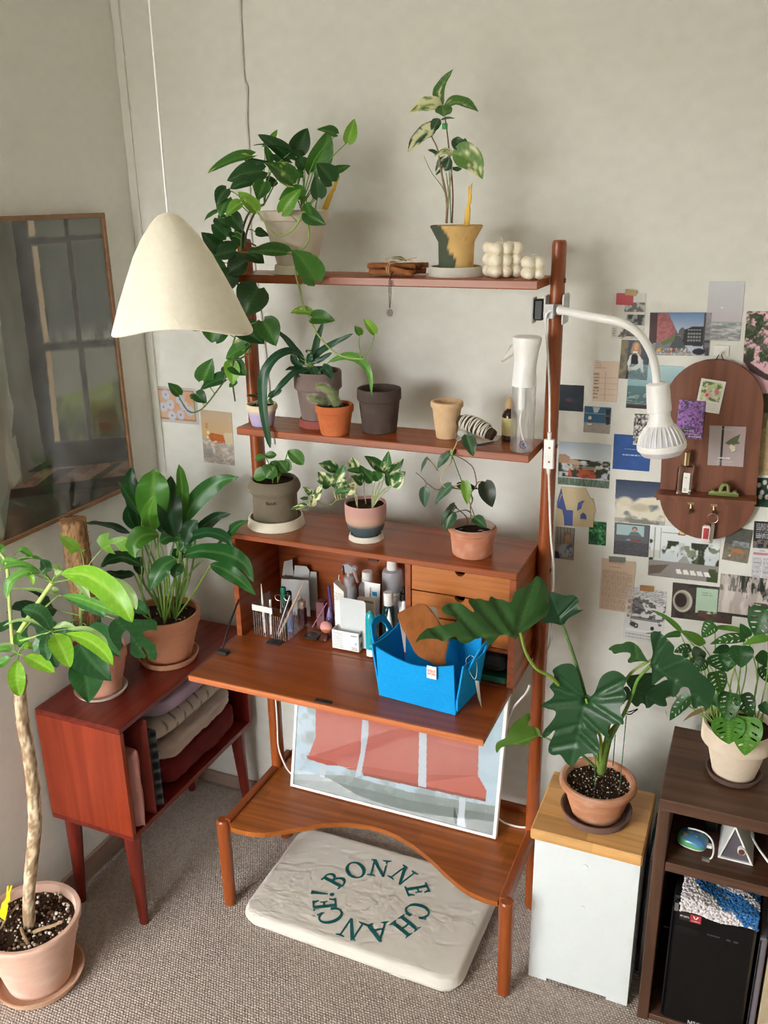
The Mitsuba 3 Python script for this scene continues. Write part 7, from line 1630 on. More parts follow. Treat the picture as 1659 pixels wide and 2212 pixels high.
obj('loop', tube([ch0 + [-.0026, 0, 0], ch0 + [-0.001, 0.012, 0.014], ch0 + [0.002, 0.03, 0.024]], 0.0008, sides=6, n=10), 'dark_metal', k)

# ------------------------------------------------------------------ things on the middle shelf
dx_, dy_ = 0.0938, -0.268
k = thing('glass_dish', 'clear glass dish holding the wrapped smudge stick on the middle shelf', 'dish')
obj('bowl', lathe(dense([(0, 0), (.030, 0), (.034, .002), (.050, .010), (.060, .017), (.0585, .0182), (.048, .0125), (.033, .0048), (0, .004)]), 48, (dx_, dy_, 1.4606)), 'solid_glass', k, smooth=True)
m = trimesh.creation.icosphere(subdivisions=3, radius=1.0)
m.apply_scale([.0155, .0125, .0115])
sx_ = (0.0552,-0.268,1.4831)
m = mv(m, sx_[0] + 0.004, dy_, 1.4655 + .0125 + .0055)
one('stone', 'smooth grey stone in the glass dish beside the smudge stick', 'stone', m, 'vc_matte', color=mixc(lin('#8f8f8d'), lin('#b5b5b2'), fb(m.vertices, 70, 3, 3)))
k = thing('smudge_stick', 'dark herb bundle wrapped in white thread lying on the glass dish', 'smudge stick')
e0, e1 = np.array((0.0461,-0.262,1.5151)), np.array((0.1422,-0.285,1.4772))
e1[2] = max(e1[2], 1.490)
mid_ = (e0 + e1) / 2 + [0, 0, 0.004]
m = tube([e0, mid_, e1], [0.0125, 0.017, 0.018, 0.0165, 0.0125], sides=26, n=50)
v = m.vertices
m.vertices = v + m.vertex_normals * ((fb(v, 260, 3, 5) - 0.5) * 0.006)[:, None]
obj('herbs', m, 'vc_matte', k, color=mixc(lin('#241c16'), lin('#5a4a3c'), fb(v, 300, 3, 7)))
ax_ = (e1 - e0) / np.linalg.norm(e1 - e0)
s1 = np.cross(ax_, [0, 0, 1])
s1 /= np.linalg.norm(s1)
s2 = np.cross(s1, ax_)
for w_, (turns, ph, lean) in enumerate(((9, 0, 0), (9, 0.5, .3), (7, 1.2, -.5), (8, 2.2, .6), (10, 3.1, .1))):
    t = np.linspace(0.10, 0.86, 150)
    a_ = 2 * np.pi * turns * t + ph
    r_ = np.interp(t, [0, .25, .5, .75, 1], [.0125, .017, .018, .0165, .0125]) + 0.0022
    tt = t + lean * 0.05 * np.sin(a_)
    P = e0 + (e1 - e0) * tt[:, None] + np.array([0, 0, 0.004]) * (4 * tt * (1 - tt))[:, None] + r_[:, None] * (np.cos(a_)[:, None] * s1 + np.sin(a_)[:, None] * s2)
    obj('thread', tube(P, 0.0013, sides=5, n=300, caps=False), 'thread_white' if 'thread_white' in scene else mat('thread_white', '#cfcabf', rough=0.9), k)
k = thing('spray_bottle', 'tall clear spray bottle with a white trigger head on the middle shelf', 'spray bottle')
bx_, by_ = 0.213, -0.288
bz_ = 1.4606
zc_ = 1.6172
zt_ = 1.7312
hb = zc_ - bz_
outer = dense([(0, 0), (.0255, 0), (.028, .003), (.028, hb - .004), (.027, hb)])
obj('bottle', lathe(outer, 48, (bx_, by_, bz_)), 'clear_plastic' if 'clear_plastic' in scene else scene.__setitem__('clear_plastic', {'type': 'blendbsdf', 'weight': 0.1, 'a': {'type': 'thindielectric', 'int_ior': 1.5}, 'b': {'type': 'twosided', 'bsdf': {'type': 'principled', 'base_color': rgb('#e6e6e8'), 'roughness': 0.3}}}) or 'clear_plastic', k, smooth=True)
hh = zt_ - zc_
pro = []
for t, hw, sh in ((0, .0285, 0), (.12, .0282, 0), (.3, .026, 0.0), (.5, .0265, .0015), (.7, .029, .002), (.88, .0335, .003), (.97, .034, .003), (1.0, .031, .003)):
    pro.append((t * hh, hw, sh))
nr = 40
V, F = [], []
for z, hw, sh in pro:
    for j in range(nr):
        a = j * 2 * np.pi / nr
        ex = 0.82 if z > hh * .4 else 1.0
        V.append((bx_ + sh + hw * math.cos(a), by_ + hw * ex * math.sin(a), zc_ + z + (0.006 * -math.sin(a) * 0 if z < hh else 0)))
for i in range(len(pro) - 1):
    for j in range(nr):
        a, b2 = i * nr + j, i * nr + (j + 1) % nr
        F += [[a, b2, b2 + nr], [a, b2 + nr, a + nr]]
e = (len(pro) - 1) * nr
V.append((bx_ + .003, by_, zt_ + .004))
V.append((bx_, by_, zc_))
for j in range(nr):
    F += [[e + j, e + (j + 1) % nr, len(V) - 2], [(j + 1) % nr, j, len(V) - 1]]
obj('head', trimesh.Trimesh(V, F, process=False), 'white_plastic', k, smooth=50)
t0, t1 = np.array((0.1802,-0.29,1.6964)), np.array((0.1608,-0.295,1.6726))
obj('trigger', hull([tuple(p + np.array([x, y, z])) for p, r in ((t0 + [0.008, 0, 0.012], .010), (t0 + [0.004, 0, -.004], .008), (t1, .003)) for x, y, z in ((-r, 0, 0), (r * .4, 0, 0), (0, -.009, r * .3), (0, .009, r * .3), (0, 0, r), (0, 0, -r))]), 'white_plastic', k, smooth=40)
obj('plunger', lathe([(0, -.056), (.010, -.056), (.0105, -.002), (0, -.002)], 24, (bx_ - .003, by_, zc_)), 'white_plastic', k)
obj('dip_tube', tube([(bx_ - .003, by_, zc_ - .056), (bx_ - .006, by_, zc_ - .09), (bx_ + .002, by_, bz_ + .03), (bx_ + .012, by_, bz_ + .007)], 0.0021, sides=8, n=24), 'white_matte', k)
em = []
for rr_, th_ in ((.0098, .0013),):
    em.append(Point(0, 0).buffer(rr_, 24).difference(Point(0, 0).buffer(rr_ - .0016, 24)).difference(shapely.box(.004, -.0045, .02, .0045)))
em.append(shapely.box(-.0128, -.0006, .0005, .0008))
em.append(shapely.box(-.0012, -.0058, .0008, .0058))
em.append(Point(.0018, .0028).buffer(.0032).difference(Point(.0018, .0028).buffer(.0015)))
em.append(Polygon([(.0012, 0), (.003, 0), (.0058, -.0058), (.0036, -.0058)]))
sh_ = shapely.union_all(em).buffer(0)
eb = trimesh.util.concatenate([trimesh.creation.extrude_polygon(g_, 0.0004, engine='earcut') for g_ in getattr(sh_, 'geoms', [sh_])]).subdivide().subdivide()
v = eb.vertices
a0_ = math.radians(-70)
aa = a0_ + v[:, 0] / .0283
eb = trimesh.Trimesh(np.stack([bx_ + (.0282 + v[:, 2]) * np.cos(aa), by_ + (.0282 + v[:, 2]) * np.sin(aa), bz_ + .021 + v[:, 1]], 1), eb.faces, process=False)
obj('emblem', eb, 'vc_satin', k, color=flat(eb, '#26377a'), label='round blue monogram')
k = thing('brown_bottle', 'small brown bottle with a yellow label behind the spray bottle', 'bottle')
qx_ = (0.1546,-0.1635,1.46)
cxb, cyb = qx_[0] + .004, -0.205
obj('glass', lathe(dense([(0, 0), (.0175, 0), (.019, .002), (.019, .062), (.015, .072), (.008, .078), (.008, .088), (0, .088)]), 32, (cxb, cyb, 1.4606)), 'amber' if 'amber' in scene else mat('amber', '#2c150c', rough=0.15), k)
obj('label', lathe([(.0192, .014), (.0194, .0145), (.0194, .058), (.0192, .0585)], 32, (cxb, cyb, 1.4606)), 'label_yellow' if 'label_yellow' in scene else mat('label_yellow', '#c2b77c', rough=0.6), k, label='pale yellow label')
obj('paper_cap', lathe([(.009, .084), (.013, .082), (.012, .092), (.006, .104), (0.0, .108)], 16, (cxb - .001, cyb, 1.4606)), 'twine', k, label='tan cloth cap')

# ------------------------------------------------------------------ inside the cabinet and on the drop door
DZ_ = 0.8736
scene['acrylic'] = {'type': 'thindielectric', 'int_ior': 1.25}
scene['frosted'] = {'type': 'blendbsdf', 'weight': 0.55, 'a': {'type': 'thindielectric', 'int_ior': 1.2}, 'b': {'type': 'twosided', 'bsdf': {'type': 'principled', 'base_color': rgb('#c3c5cc'), 'roughness': 0.4}}}
def col(name, h, rough=0.4, **kw):
    return name if name in scene else mat(name, h, rough=rough, **kw)
def bottle(name, label, c, prof, bs, cap=None, cap_bs='white_plastic', extra=()):
    k = thing(name, label, 'bottle')
    obj('body', lathe(dense([(0, 0)] + prof + [(0, prof[-1][1])]), 32, c), bs, k, smooth=40)
    if cap:
        obj('cap', lathe([(0, cap[0][1])] + cap + [(0, cap[-1][1])], 32, c), cap_bs, k, smooth=35)
    for nm, pr_, b_ in extra:
        obj(nm, lathe(pr_, 32, c), b_, k, smooth=35)
    return k
# acrylic organiser
og = np.array([(-0.5255,-0.3663,0.8742), (-0.4063,-0.3695,0.8742), (-0.4004,-0.2824,0.8742)])
o0 = np.array([-0.520, -0.378])
ow, od, oh = 0.112, 0.098, 0.098
oang = -3.0
def oxy(u, v):
    a = math.radians(oang)
    return o0[0] + u * math.cos(a) - v * math.sin(a), o0[1] + u * math.sin(a) + v * math.cos(a)
def obox(u0, u1, v0, v1, z0, z1, b=0.0006):
    m = box(u0, u1, v0, v1, z0, z1, b)
    return mv(rot(m, [0, 0, 1], oang), o0[0], o0[1], DZ_ + 0.0006)
k = thing('organizer', 'clear ribbed acrylic organizer full of brushes at the left of the desk cabinet', 'organizer')
obj('base', obox(0, ow, 0, od, 0, 0.003), 'acrylic', k)
for q_ in ((0, ow, 0, .002), (0, ow, od - .002, od), (0, .002, .002, od - .002), (ow - .002, ow, .002, od - .002)):
    obj('wall', obox(q_[0], q_[1], q_[2], q_[3], .003, oh), 'acrylic', k)
for i in range(15):
    u = 0.006 + i * 0.0072
    obj('rib', obox(u, u + 0.0026, -0.0022, -0.0002, 0.003, oh - 0.024), 'clear_plastic', k, smooth=False)
for i in range(11):
    v_ = 0.006 + i * 0.0084
    obj('rib', obox(ow + .0002, ow + .0022, v_, v_ + .0026, 0.003, oh - 0.024), 'clear_plastic', k, smooth=False)
obj('label_strip', obox(0.003, ow * .62, -0.0012, -0.0002, oh - 0.020, oh - 0.002, .0002), 'white_matte', k, label='white paper strip')
def stick(name, label, p0, p1, r, bs, cat_='brush', col_=None):
    m = tube([p0, (np.array(p0) + np.array(p1)) / 2, p1], r, sides=12, n=24)
    return one(name, label, cat_, m, bs, color=None if col_ is None else flat(m, col_))
zb_ = DZ_ + 0.0042
def at_(u, v, z):
    return (*oxy(u, v), z)
stick('nail_brush', 'slim white pointed brush standing at the left of the acrylic organizer', at_(.028, .02, zb_), (-0.4913,-0.365,1.0311), [0.0035, .0042, .004, .0028, .0006], 'white_plastic')
stick('pencil', 'light wooden pencil leaning at the right of the acrylic organizer', at_(.078, .012, zb_ + .003), (-0.3635,-0.345,1.0547), [0.0034, .0036, .0036, .0008], 'vc_satin', 'pencil', '#b59a86')
stick('tweezers', 'silver tweezers standing in the acrylic organizer', at_(.07, .016, zb_ + .003), (-0.4154,-0.34,0.9965), [0.002, .004, .003], 'steel', 'tweezers')
stick('nail_file', 'white stick standing low in the acrylic organizer', at_(.052, .014, zb_ + .002), (-0.4682,-0.36,0.9838), [0.0035, .0035], 'white_plastic', 'stick')
k = thing('scissors', 'small silver scissors with round handles in the acrylic organizer', 'scissors')
p = np.array((-0.4356,-0.345,0.9845))
for s_ in (-1, 1):
    ring = [p + np.array([s_ * .012 + .011 * math.cos(a), .004 * s_, .004 + .009 * math.sin(a)]) for a in np.linspace(0, 6.283, 15)]
    obj('handle', tube(ring, .0013, sides=6, n=30, caps=False), 'steel', k)
    obj('blade', tube([p + [s_ * .006, .002 * s_, -.004], p + [-s_ * .004, 0.001 * s_, -.05]], [.002, .0008], sides=6, n=6), 'steel', k)
def tubebottle(name, label, u, v, h, r, c1, caph, c2, cat_='bottle'):
    k = thing(name, label, cat_)
    x, y = oxy(u, v)
    obj('body', lathe([(0, 0), (r, 0), (r, h - caph), (0, h - caph)], 24, (x, y, zb_)), col('c_' + c1[1:], c1, .25), k)
    obj('cap', lathe([(0, h - caph + .0005), (r * .95, h - caph + .0005), (r * .95, h - .003), (r * .8, h), (0, h)], 24, (x, y, zb_)), col('c_' + c2[1:], c2, .2), k)
tubebottle('mascara', 'green-capped mascara tube at the back of the acrylic organizer', .066, .066, .128, .0085, '#1f3f36', .05, '#1d7a5c', 'cosmetic tube')
tubebottle('nail_polish', 'blue bottle with a tall black cap in the acrylic organizer', .088, .058, .122, .0088, '#7f96d0', .058, '#121316')
# white box with raised flaps behind it
k = thing('open_box', 'white open carton with raised flaps behind the acrylic organizer', 'box')
def wslab(pts, t=0.0008, d=(0, 1, 0)):
    pts = np.array(pts, float)
    d = np.array(d, float) * t
    return hull(np.vstack([pts, pts + d]))
yb_ = -0.225
a_, b_, c_, d_ = [(-0.5136,-0.235,0.9347),(-0.4173,-0.225,0.9464),(-0.4144,-0.225,1.0045),(-0.5017,-0.235,1.0005)]
obj('front', wslab([(a_[0], -.235, zb_), (b_[0], -.225, zb_), (b_[0], -.225, c_[2] - .01), (d_[0], -.235, d_[2] - .01)]), 'card_white' if 'card_white' in scene else mat('card_white', '#b9b9ba', rough=0.7), k)
obj('back', wslab([(a_[0] + .006, -.19, zb_), (b_[0] + .004, -.182, zb_), (b_[0] + .004, -.182, c_[2]), (d_[0] + .006, -.19, d_[2])]), 'card_white', k)
obj('side', wslab([(a_[0], -.234, zb_), (a_[0] + .006, -.1895, zb_), (d_[0] + .006, -.1895, d_[2]), (d_[0], -.234, d_[2] - .01)], d=(-1, 0, 0)), 'card_white', k)
p_ = [(-0.5107,-0.215,0.9909),(-0.5016,-0.215,1.0371),(-0.4951,-0.21,1.0353),(-0.4816,-0.2,1.0409),(-0.4814,-0.2,0.9894)]
obj('flap', wslab(p_), 'card_white', k)
p_ = [(-0.4809,-0.2,0.9849),(-0.4776,-0.195,1.0209),(-0.4415,-0.19,1.0214),(-0.4328,-0.19,1.0097),(-0.4347,-0.19,0.987)]
obj('flap', wslab(p_), 'card_white', k)
# lip products and purple things
x, y, _ = (-0.4154,-0.2229,0.874)
k = thing('lip_gloss', 'square lip tint with a cream cap beside the maroon carton', 'cosmetic')
obj('body', box(x - .0105, x + .0105, -.287, -.266, zb_, zb_ + .052, .002), col('dark_wine', '#4a2830', .2), k)
obj('cap', box(x - .0095, x + .0095, -.286, -.267, zb_ + .0525, zb_ + .077, .002), col('cream_cap', '#c3ad9c', .4), k)
x, _, _ = (-0.3511,-0.28,0.9521)
k = thing('lipstick_carton', 'maroon lipstick carton printed with a small triangle', 'box')
obj('carton', box(x - .0125, x + .0125, -.288, -.263, zb_, zb_ + .085, .0006), col('maroon_card', '#6a3a40', .6), k)
obj('emblem', prism(Polygon([(x - .007, zb_ + .045), (x + .007, zb_ + .045), (x, zb_ + .058)]).difference(Polygon([(x - .0048, zb_ + .0463), (x + .0048, zb_ + .0463), (x, zb_ + .0555)])), -.2886, -.2882, 'xz'), col('maroon_dark', '#3f2026', .6), k)
x, y, _ = (-0.3149,-0.3,0.9165)
bottle('purple_tube', 'metallic purple tube with a pointed clear cap in the desk cabinet', (x, -.30, zb_), [(.0105, 0), (.0115, .003), (.0115, .048), (.009, .052)], col('purple_metal', '#5f5374', .3, metallic=0.5), [(.0085, .0525), (.0085, .060), (.004, .078), (.001, .084)], col('purple_clear', '#7a6a94', .15))
stick('brow_pencil', 'dark pointed liner brush leaning behind the purple tube', (x + .002, -.27, zb_ + .03), (-0.3086,-0.245,1.0365), [.003, .0034, .0012], 'steel', 'liner brush')
stick('purple_wand', 'short purple wand behind the purple tube', (x - .003, -.275, zb_ + .02), (-0.3303,-0.27,1.011), [.0045, .005, .005, .0045], 'vc_satin', 'cosmetic', '#51306a')
stick('pink_stick', 'thin pink stick leaning across the clear tray', (-0.3472,-0.345,0.9135), (-0.3166,-0.31,0.9785), [.0013, .0018, .0014], 'vc_satin', 'stick', '#9a6a84')
stick('white_wand', 'white rounded handle behind the white leaflet', (x + .017, -.262, zb_ + .02), (-0.3042,-0.255,1.0244), [.004, .0045, .0042], 'white_plastic', 'brush')
k = thing('clear_tray', 'low clear acrylic tray around the lip products', 'tray')
tx_ = [-0.3751,-0.2911]
for q_ in ((tx_[0], tx_[1], -.326, -.3245, zb_, zb_ + .03), (tx_[0], tx_[1], -.262, -.2605, zb_, zb_ + .03), (tx_[0], tx_[0] + .0015, -.3245, -.262, zb_, zb_ + .03), (tx_[1] - .0015, tx_[1], -.3245, -.262, zb_, zb_ + .03)):
    obj('wall', box(*q_, .0003), 'acrylic', k)
x, y, _ = (-0.3516,-0.3403,0.874)
k = thing('compact_case', 'dark clear-lidded square case lying flat beside the organizer', 'case')
obj('base', box(x - .022, x + .022, y - .016, y + .022, zb_, zb_ + .008, .002), col('smoke', '#2a1a18', .15), k)
obj('lid', box(x - .022, x + .022, y - .016, y + .022, zb_ + .0085, zb_ + .012, .001), 'acrylic', k)
x, y, _ = (-0.3193,-0.3352,0.874)
one('mirror_block', 'small wedge of brown-tinted mirror beside the pink sponge', 'mirror', hull([(x - .010, y - .014, zb_), (x + .014, y - .010, zb_), (x + .016, y + .014, zb_), (x - .008, y + .014, zb_), (x + .010, y + .010, zb_ + .02), (x - .006, y + .012, zb_ + .02)]), col('tinted', '#6a4038', .1, metallic=0.7))
c_ = np.array((-0.3093,-0.335,0.9157))
m = trimesh.creation.icosphere(subdivisions=4, radius=1.0)
m.apply_scale([.0172, .014, .0172])
k = thing('makeup_sponge', 'round pink makeup sponge stained with foundation', 'sponge')
v = m.vertices * 1.0
st_ = sstep(-.004, .001, -(v[:, 2] + .003 + .006 * (fb(v, 130, 2, 2) - .5))) * sstep(-.013, -.010, v[:, 0])
m = mv(m, c_[0], c_[1], c_[2])
obj('body', m, 'vc_matte', k, color=mixc(lin('#cf9490'), lin('#a9653f'), st_))
obj('stand', lathe([(.012, 0), (.0125, .001), (.0095, .008), (.0115, c_[2] - zb_ - .010), (.0105, c_[2] - zb_ - .010)], 24, (c_[0], c_[1], zb_)), 'acrylic', k)
# white leaflet box and open white carton
def textbars(par, x0, x1, z1, z0, n, y, h=.0009, seed=0, bs='ink_grey'):
    if bs not in scene:
        mat(bs, '#77787c', rough=.7)
    g_ = np.random.default_rng(seed)
    ms = []
    for i in range(n):
        z = z1 + (z0 - z1) * i / max(1, n - 1)
        x = x0
        while x < x1 - .001:
            w = min(g_.uniform(.0015, .005), x1 - x)
            ms.append(box(x, x + w, y - .0002, y, z - h / 2, z + h / 2, .00005))
            x += w + .0008
        if g_.uniform() < .3 and len(ms) > 2:
            ms.pop()
    kk = obj('print', cat(ms), bs, par, smooth=False)
    return kk
p_ = [(-0.281,-0.335,0.9281),(-0.2515,-0.33,0.9204),(-0.2478,-0.33,1.0322),(-0.2744,-0.335,1.0553)]
k = thing('leaflet_carton', 'narrow white printed carton with a slanted torn top', 'box')
x0, x1 = p_[0][0], p_[1][0]
obj('carton', hull([(x, y, z) for x, z in ((x0, zb_), (x1, zb_), (x1, p_[2][2]), (x0, p_[3][2])) for y in (-.335, -.312)]), 'white_matte', k)
textbars(k, x0 + .002, x1 - .002, p_[3][2] - .03, p_[3][2] - .05, 6, -.3353, seed=2)
textbars(k, x0 + .002, x0 + .012, zb_ + .032, zb_ + .012, 4, -.3353, h=.0016, seed=5, bs='ink_dark')
mat('ink_dark', '#3a3a3e', rough=.7)
k = thing('white_carton', 'open white printed carton with a raised frosted flap at the cabinet front', 'box')
x0, x1 = [-0.2732,-0.1935]
y0 = -.372
zf = 0.9338
wcar = 'white_matte'
obj('front', box(x0, x1, y0, y0 + .001, zb_, zf, .0003), wcar, k)
obj('back', box(x0, x1, y0 + .034, y0 + .035, zb_, zf, .0003), wcar, k)
obj('side', box(x1 - .001, x1, y0 + .001, y0 + .034, zb_, zf, .0003), wcar, k)
obj('side', box(x0, x0 + .001, y0 + .001, y0 + .034, zb_, zf, .0003), wcar, k)
textbars(k, x0 + .004, x0 + .034, zf - .008, zb_ + .006, 9, y0 - .0002, seed=8)
textbars(k, x1 - .022, x1 - .004, zf - .010, zf - .0102, 1, y0 - .0002, h=.003, seed=9, bs='ink_grey')
textbars(k, x1 - .022, x1 - .004, zb_ + .012, zb_ + .005, 3, y0 - .0002, h=.0012, seed=10, bs='ink_dark')
obj('blue_mark', box(x1 - .0115, x1 - .0055, y0 - .0003, y0, zb_ + .020, zb_ + .027, .0001), col('mark_blue', '#7fa8d8', .6), k)
sd = [(-0.1831,-0.36,0.9261)]
obj('side_stamp', mv(rot(trimesh.creation.cylinder(.0085, .0004, sections=24), [0, 1, 0], 90), x1 + .0003, y0 + .018, zb_ + .016), col('olive_gold', '#6a6038', .5), k)
obj('side_band', box(x1 + .0001, x1 + .0005, y0 + .005, y0 + .030, zf - .016, zf - .006, .0001), col('teal_print', '#3f6a70', .6), k)
fx0, fx1 = [-0.2559,-0.1796]
zt2 = 1.0242
obj('flap', prism(Polygon([(fx0, zb_ + .004), (fx1, zb_ + .004), (fx1, zt2 - .005), (fx1 - .005, zt2 - .001), (fx0 + .006, zt2), (fx0, zt2 - .004)]), -.352, -.3512, 'xz'), col('frost_card', '#c5c9cb', .5), k)
# bottles at the back
x, y, z = (-0.2888,-0.225,0.9605)
z1 = [0.9899,1.0118,1.0387,1.0757]
k = thing('trigger_bottle', 'clear spray bottle of blue liquid with a translucent trigger head', 'spray bottle')
c_ = (x, -.225, zb_)
hbz = z1[0] - zb_
obj('body', lathe(dense([(0, 0), (.022, 0), (.023, .003), (.023, hbz - .006), (.020, hbz + .006), (.0145, hbz + .012), (.0145, hbz + .018)]), 32, c_), 'frosted', k, smooth=40)
obj('liquid', lathe([(0, .002), (.0212, .002), (.0212, hbz - .018), (0, hbz - .018)], 28, c_), col('navy_liquid', '#1f2c4c', .2), k)
obj('neck', lathe([(.0148, hbz + .0185), (.0155, hbz + .0185), (.0145, hbz + .034), (.006, hbz + .040), (.006, hbz + .052), (0, hbz + .052)], 28, c_), 'frosted', k, smooth=40)
hz_ = hbz + zb_ + .052
obj('head', hull([(x + a, -.225 + b_, hz_ + c) for a, b_, c in ((-.018, -.007, .004), (-.018, .007, .004), (-.014, -.007, .022), (-.014, .007, .022), (.004, -.008, .026), (.004, .008, .026), (.018, -.006, .014), (.018, .006, .014), (.012, -.007, -.002), (.012, .007, -.002), (-.006, -.008, -.001), (-.006, .008, -.001))]), 'frosted', k, smooth=40)
obj('trigger', tube([(x + .012, -.226, hz_ + .014), (x + .020, -.227, hz_ + .0), (x + .030, -.228, hz_ - .028)], [.006, .005, .0035], sides=10, n=16), 'frosted', k)
obj('knob', mv(trimesh.creation.icosphere(subdivisions=2, radius=.0085), x + .021, -.226, hz_ + .014), 'frosted', k, smooth=True)
obj('spring', tube([(x - .012, -.234, hz_ + .02), (x - .010, -.234, hz_ - .008)], .0025, sides=8, n=5), 'dark_metal', k)
x, _, z2 = (-0.2282,-0.23,1.0268)
z3 = [1.059]
h2 = z2 - zb_
bottle('round_bottle', 'round frosted bottle with a white screw cap behind the white tube', (x, -.23, zb_), [(.024, 0), (.0255, .004), (.0255, h2 - .022), (.021, h2 - .010), (.014, h2 - .002)], 'frosted', [(.0165, h2 - .001), (.0165, h2 + .006), (.0150, h2 + .007), (.0150, h2 + .026), (.0135, h2 + .028)], 'white_plastic', [('band', [(.0257, .012), (.0259, .0125), (.0259, .03), (.0257, .0305)], col('green_label', '#4a7a4a', .5))])
x, _, z2 = (-0.1628,-0.205,1.0606)
h2 = z2 - zb_
k = bottle('large_bottle', 'tall clear bottle with a white cap and script label at the back', (x, -.205, zb_), [(.0275, 0), (.029, .004), (.029, h2 - .012), (.0265, h2 - .003), (.014, h2)], 'frosted', [(.0155, h2 + .0006), (.0155, h2 + .026), (.0145, h2 + .028)])
obj('label', lathe([(.0292, .022), (.0295, .0225), (.0295, h2 - .062), (.0292, h2 - .0625)], 40, (x, -.205, zb_)), 'white_matte', k)
tm = meshkit.text_mesh('Christian', .0055, .0003)
v = tm.vertices
aa = math.radians(-66) + (v[:, 0] - v[:, 0].mean()) / .0297
obj('lettering', trimesh.Trimesh(np.stack([x + (.0297 + v[:, 2]) * np.cos(aa), -.205 + (.0297 + v[:, 2]) * np.sin(aa), zb_ + h2 - .074 + v[:, 1]], 1), tm.faces, process=False), 'black_satin', k, smooth=False)
# flat tube with a blue square
def flat_tube(name, label, x, y, h, w_top, w_bot, d_bot, bs, cap_h, cap_bs, parts=(), lean=0.0, upside=False):
    k = thing(name, label, 'tube')
    v, f, n = [], [], 28
    rows = np.linspace(0, 1, 12)
    for t in rows:
        w = w_bot + (w_top - w_bot) * t
        d = d_bot * (1 - t) ** 0.8 + .0012 if not upside else d_bot * (1 - max(0, (t - .75) / .25) ** 2.2) ** .5 + .0008
        if upside:
            w = w_bot * (1 - max(0, (t - .72) / .28) ** 2.4) ** .5 + .001
        for j in range(n):
            a = j * 2 * np.pi / n
            v.append((x + w * math.cos(a), y + d * math.sin(a) + lean * t, zb_ + cap_h + t * (h - cap_h)))
    for i in range(len(rows) - 1):
        for j in range(n):
            a, b2 = i * n + j, i * n + (j + 1) % n
            f += [[a, b2, b2 + n], [a, b2 + n, a + n]]
    v += [(x, y, zb_ + cap_h), (x, y + lean, zb_ + h)]
    e = (len(rows) - 1) * n
    for j in range(n):
        f += [[(j + 1) % n, j, len(v) - 2], [e + j, e + (j + 1) % n, len(v) - 1]]
    obj('body', trimesh.Trimesh(v, f, process=False), bs, k, smooth=45)
    m = lathe([(0, 0), (1, 0), (1, cap_h - .0004), (0, cap_h - .0004)], 28)
    m.apply_scale([w_bot * .98, d_bot * .98, 1])
    obj('cap', mv(m, x, y, zb_), cap_bs, k)
    return k
x, _, z2 = (-0.1982,-0.265,1.0383)
hT = z2 - zb_
k = flat_tube('cream_tube', 'white cream tube with a bright blue square in the middle of the bottles', x, -.268, hT, .0245, .018, .014, 'white_plastic', .016, 'white_plastic', lean=.004)
obj('blue_square', rot(box(x + .003, x + .0165, -.2715, -.2708, zb_ + hT - .036, zb_ + hT - .0225, .0002), [1, 0, 0], 9, (x, -.27, zb_ + hT - .03)), col('bright_blue', '#1f86c8', .5), k)
tm = meshkit.text_mesh('LA ROCHE POSAY', .0042, .0003)
tm = rot(tm, [0, 0, 1], -90)
v = tm.vertices
tm = trimesh.Trimesh(np.stack([x - .004 + v[:, 0], -.2718 - v[:, 2] - (zb_ + hT - .012 + v[:, 1] - zb_) * 0 + .0 - .003 * ((v[:, 1] + .0) / -.05) * 1.9, zb_ + hT - .011 + v[:, 1]], 1), tm.faces, process=False)
obj('lettering', tm, 'black_satin', k, smooth=False)
x, _, z2 = (-0.1987,-0.305,1.0104)
p_ = [-0.2256,-0.1719]
k = thing('sachet', 'cream rounded sachet behind the frosted flap', 'sachet')
obj('pack', prism(rrect(p_[1] - p_[0], z2 - zb_, .006, 5, (p_[0] + p_[1]) / 2, (z2 + zb_) / 2), -.307, -.301, 'xz'), col('cream_pack', '#c9bba8', .4), k)
textbars(k, p_[0] + .022, p_[1] - .004, z2 - .009, z2 - .012, 2, -.3072, h=.0022, seed=4, bs='ink_dark')
x, _, _ = (-0.1577,-0.3592,0.874)
zT = 1.0104
k = flat_tube('sunscreen_tube', 'turquoise rounded tube standing on its white cap at the cabinet front', x, -.374, zT - zb_, .011, .0122, .0095, col('turquoise', '#1f9ba5', .2), .021, 'white_plastic', upside=True)
tm = meshkit.text_mesh('50', .006, .0004)
tm = mv(trimesh.Trimesh(np.stack([tm.vertices[:, 0], -tm.vertices[:, 2], tm.vertices[:, 1]], 1), tm.faces, process=False), x - .003, -.3836, zb_ + .030)
obj('lettering', tm, 'white_matte', k, smooth=False)
x, _, z2 = (-0.1417,-0.285,0.9902)
z3 = 1.0281
h2 = z2 - zb_
k = bottle('green_bottle', 'dark green bottle with a white screw cap next to the blue basket', (x, -.285, zb_), [(.0165, 0), (.018, .002), (.018, h2 - .012), (.015, h2 - .004), (.011, h2)], col('green_glass', '#16403c', .15), [(.0135, h2 + .0006), (.0135, z3 - zb_ - .002), (.0125, z3 - zb_)])
kk_ = []
g_ = np.random.default_rng(3)
for i in range(7):
    z = zb_ + h2 - .022 - i * .0042
    a0 = -115
    while a0 < -50:
        w = g_.uniform(4, 12)
        p = [(x + .01815 * math.cos(math.radians(a)), -.285 + .01815 * math.sin(math.radians(a)), zz) for a in (a0, a0 + w / 2, a0 + w) for zz in (z - .0005, z + .0005)]
        kk_.append(trimesh.Trimesh(p, [[0, 2, 1], [1, 2, 3], [2, 4, 3], [3, 4, 5]], process=False))
        a0 += w + 2
obj('print', cat(kk_), 'white_matte', k, smooth=False)
x, _, z2 = (-0.1103,-0.25,0.9942)
h2 = z2 - zb_
z3, z4 = [1.017,1.0545]
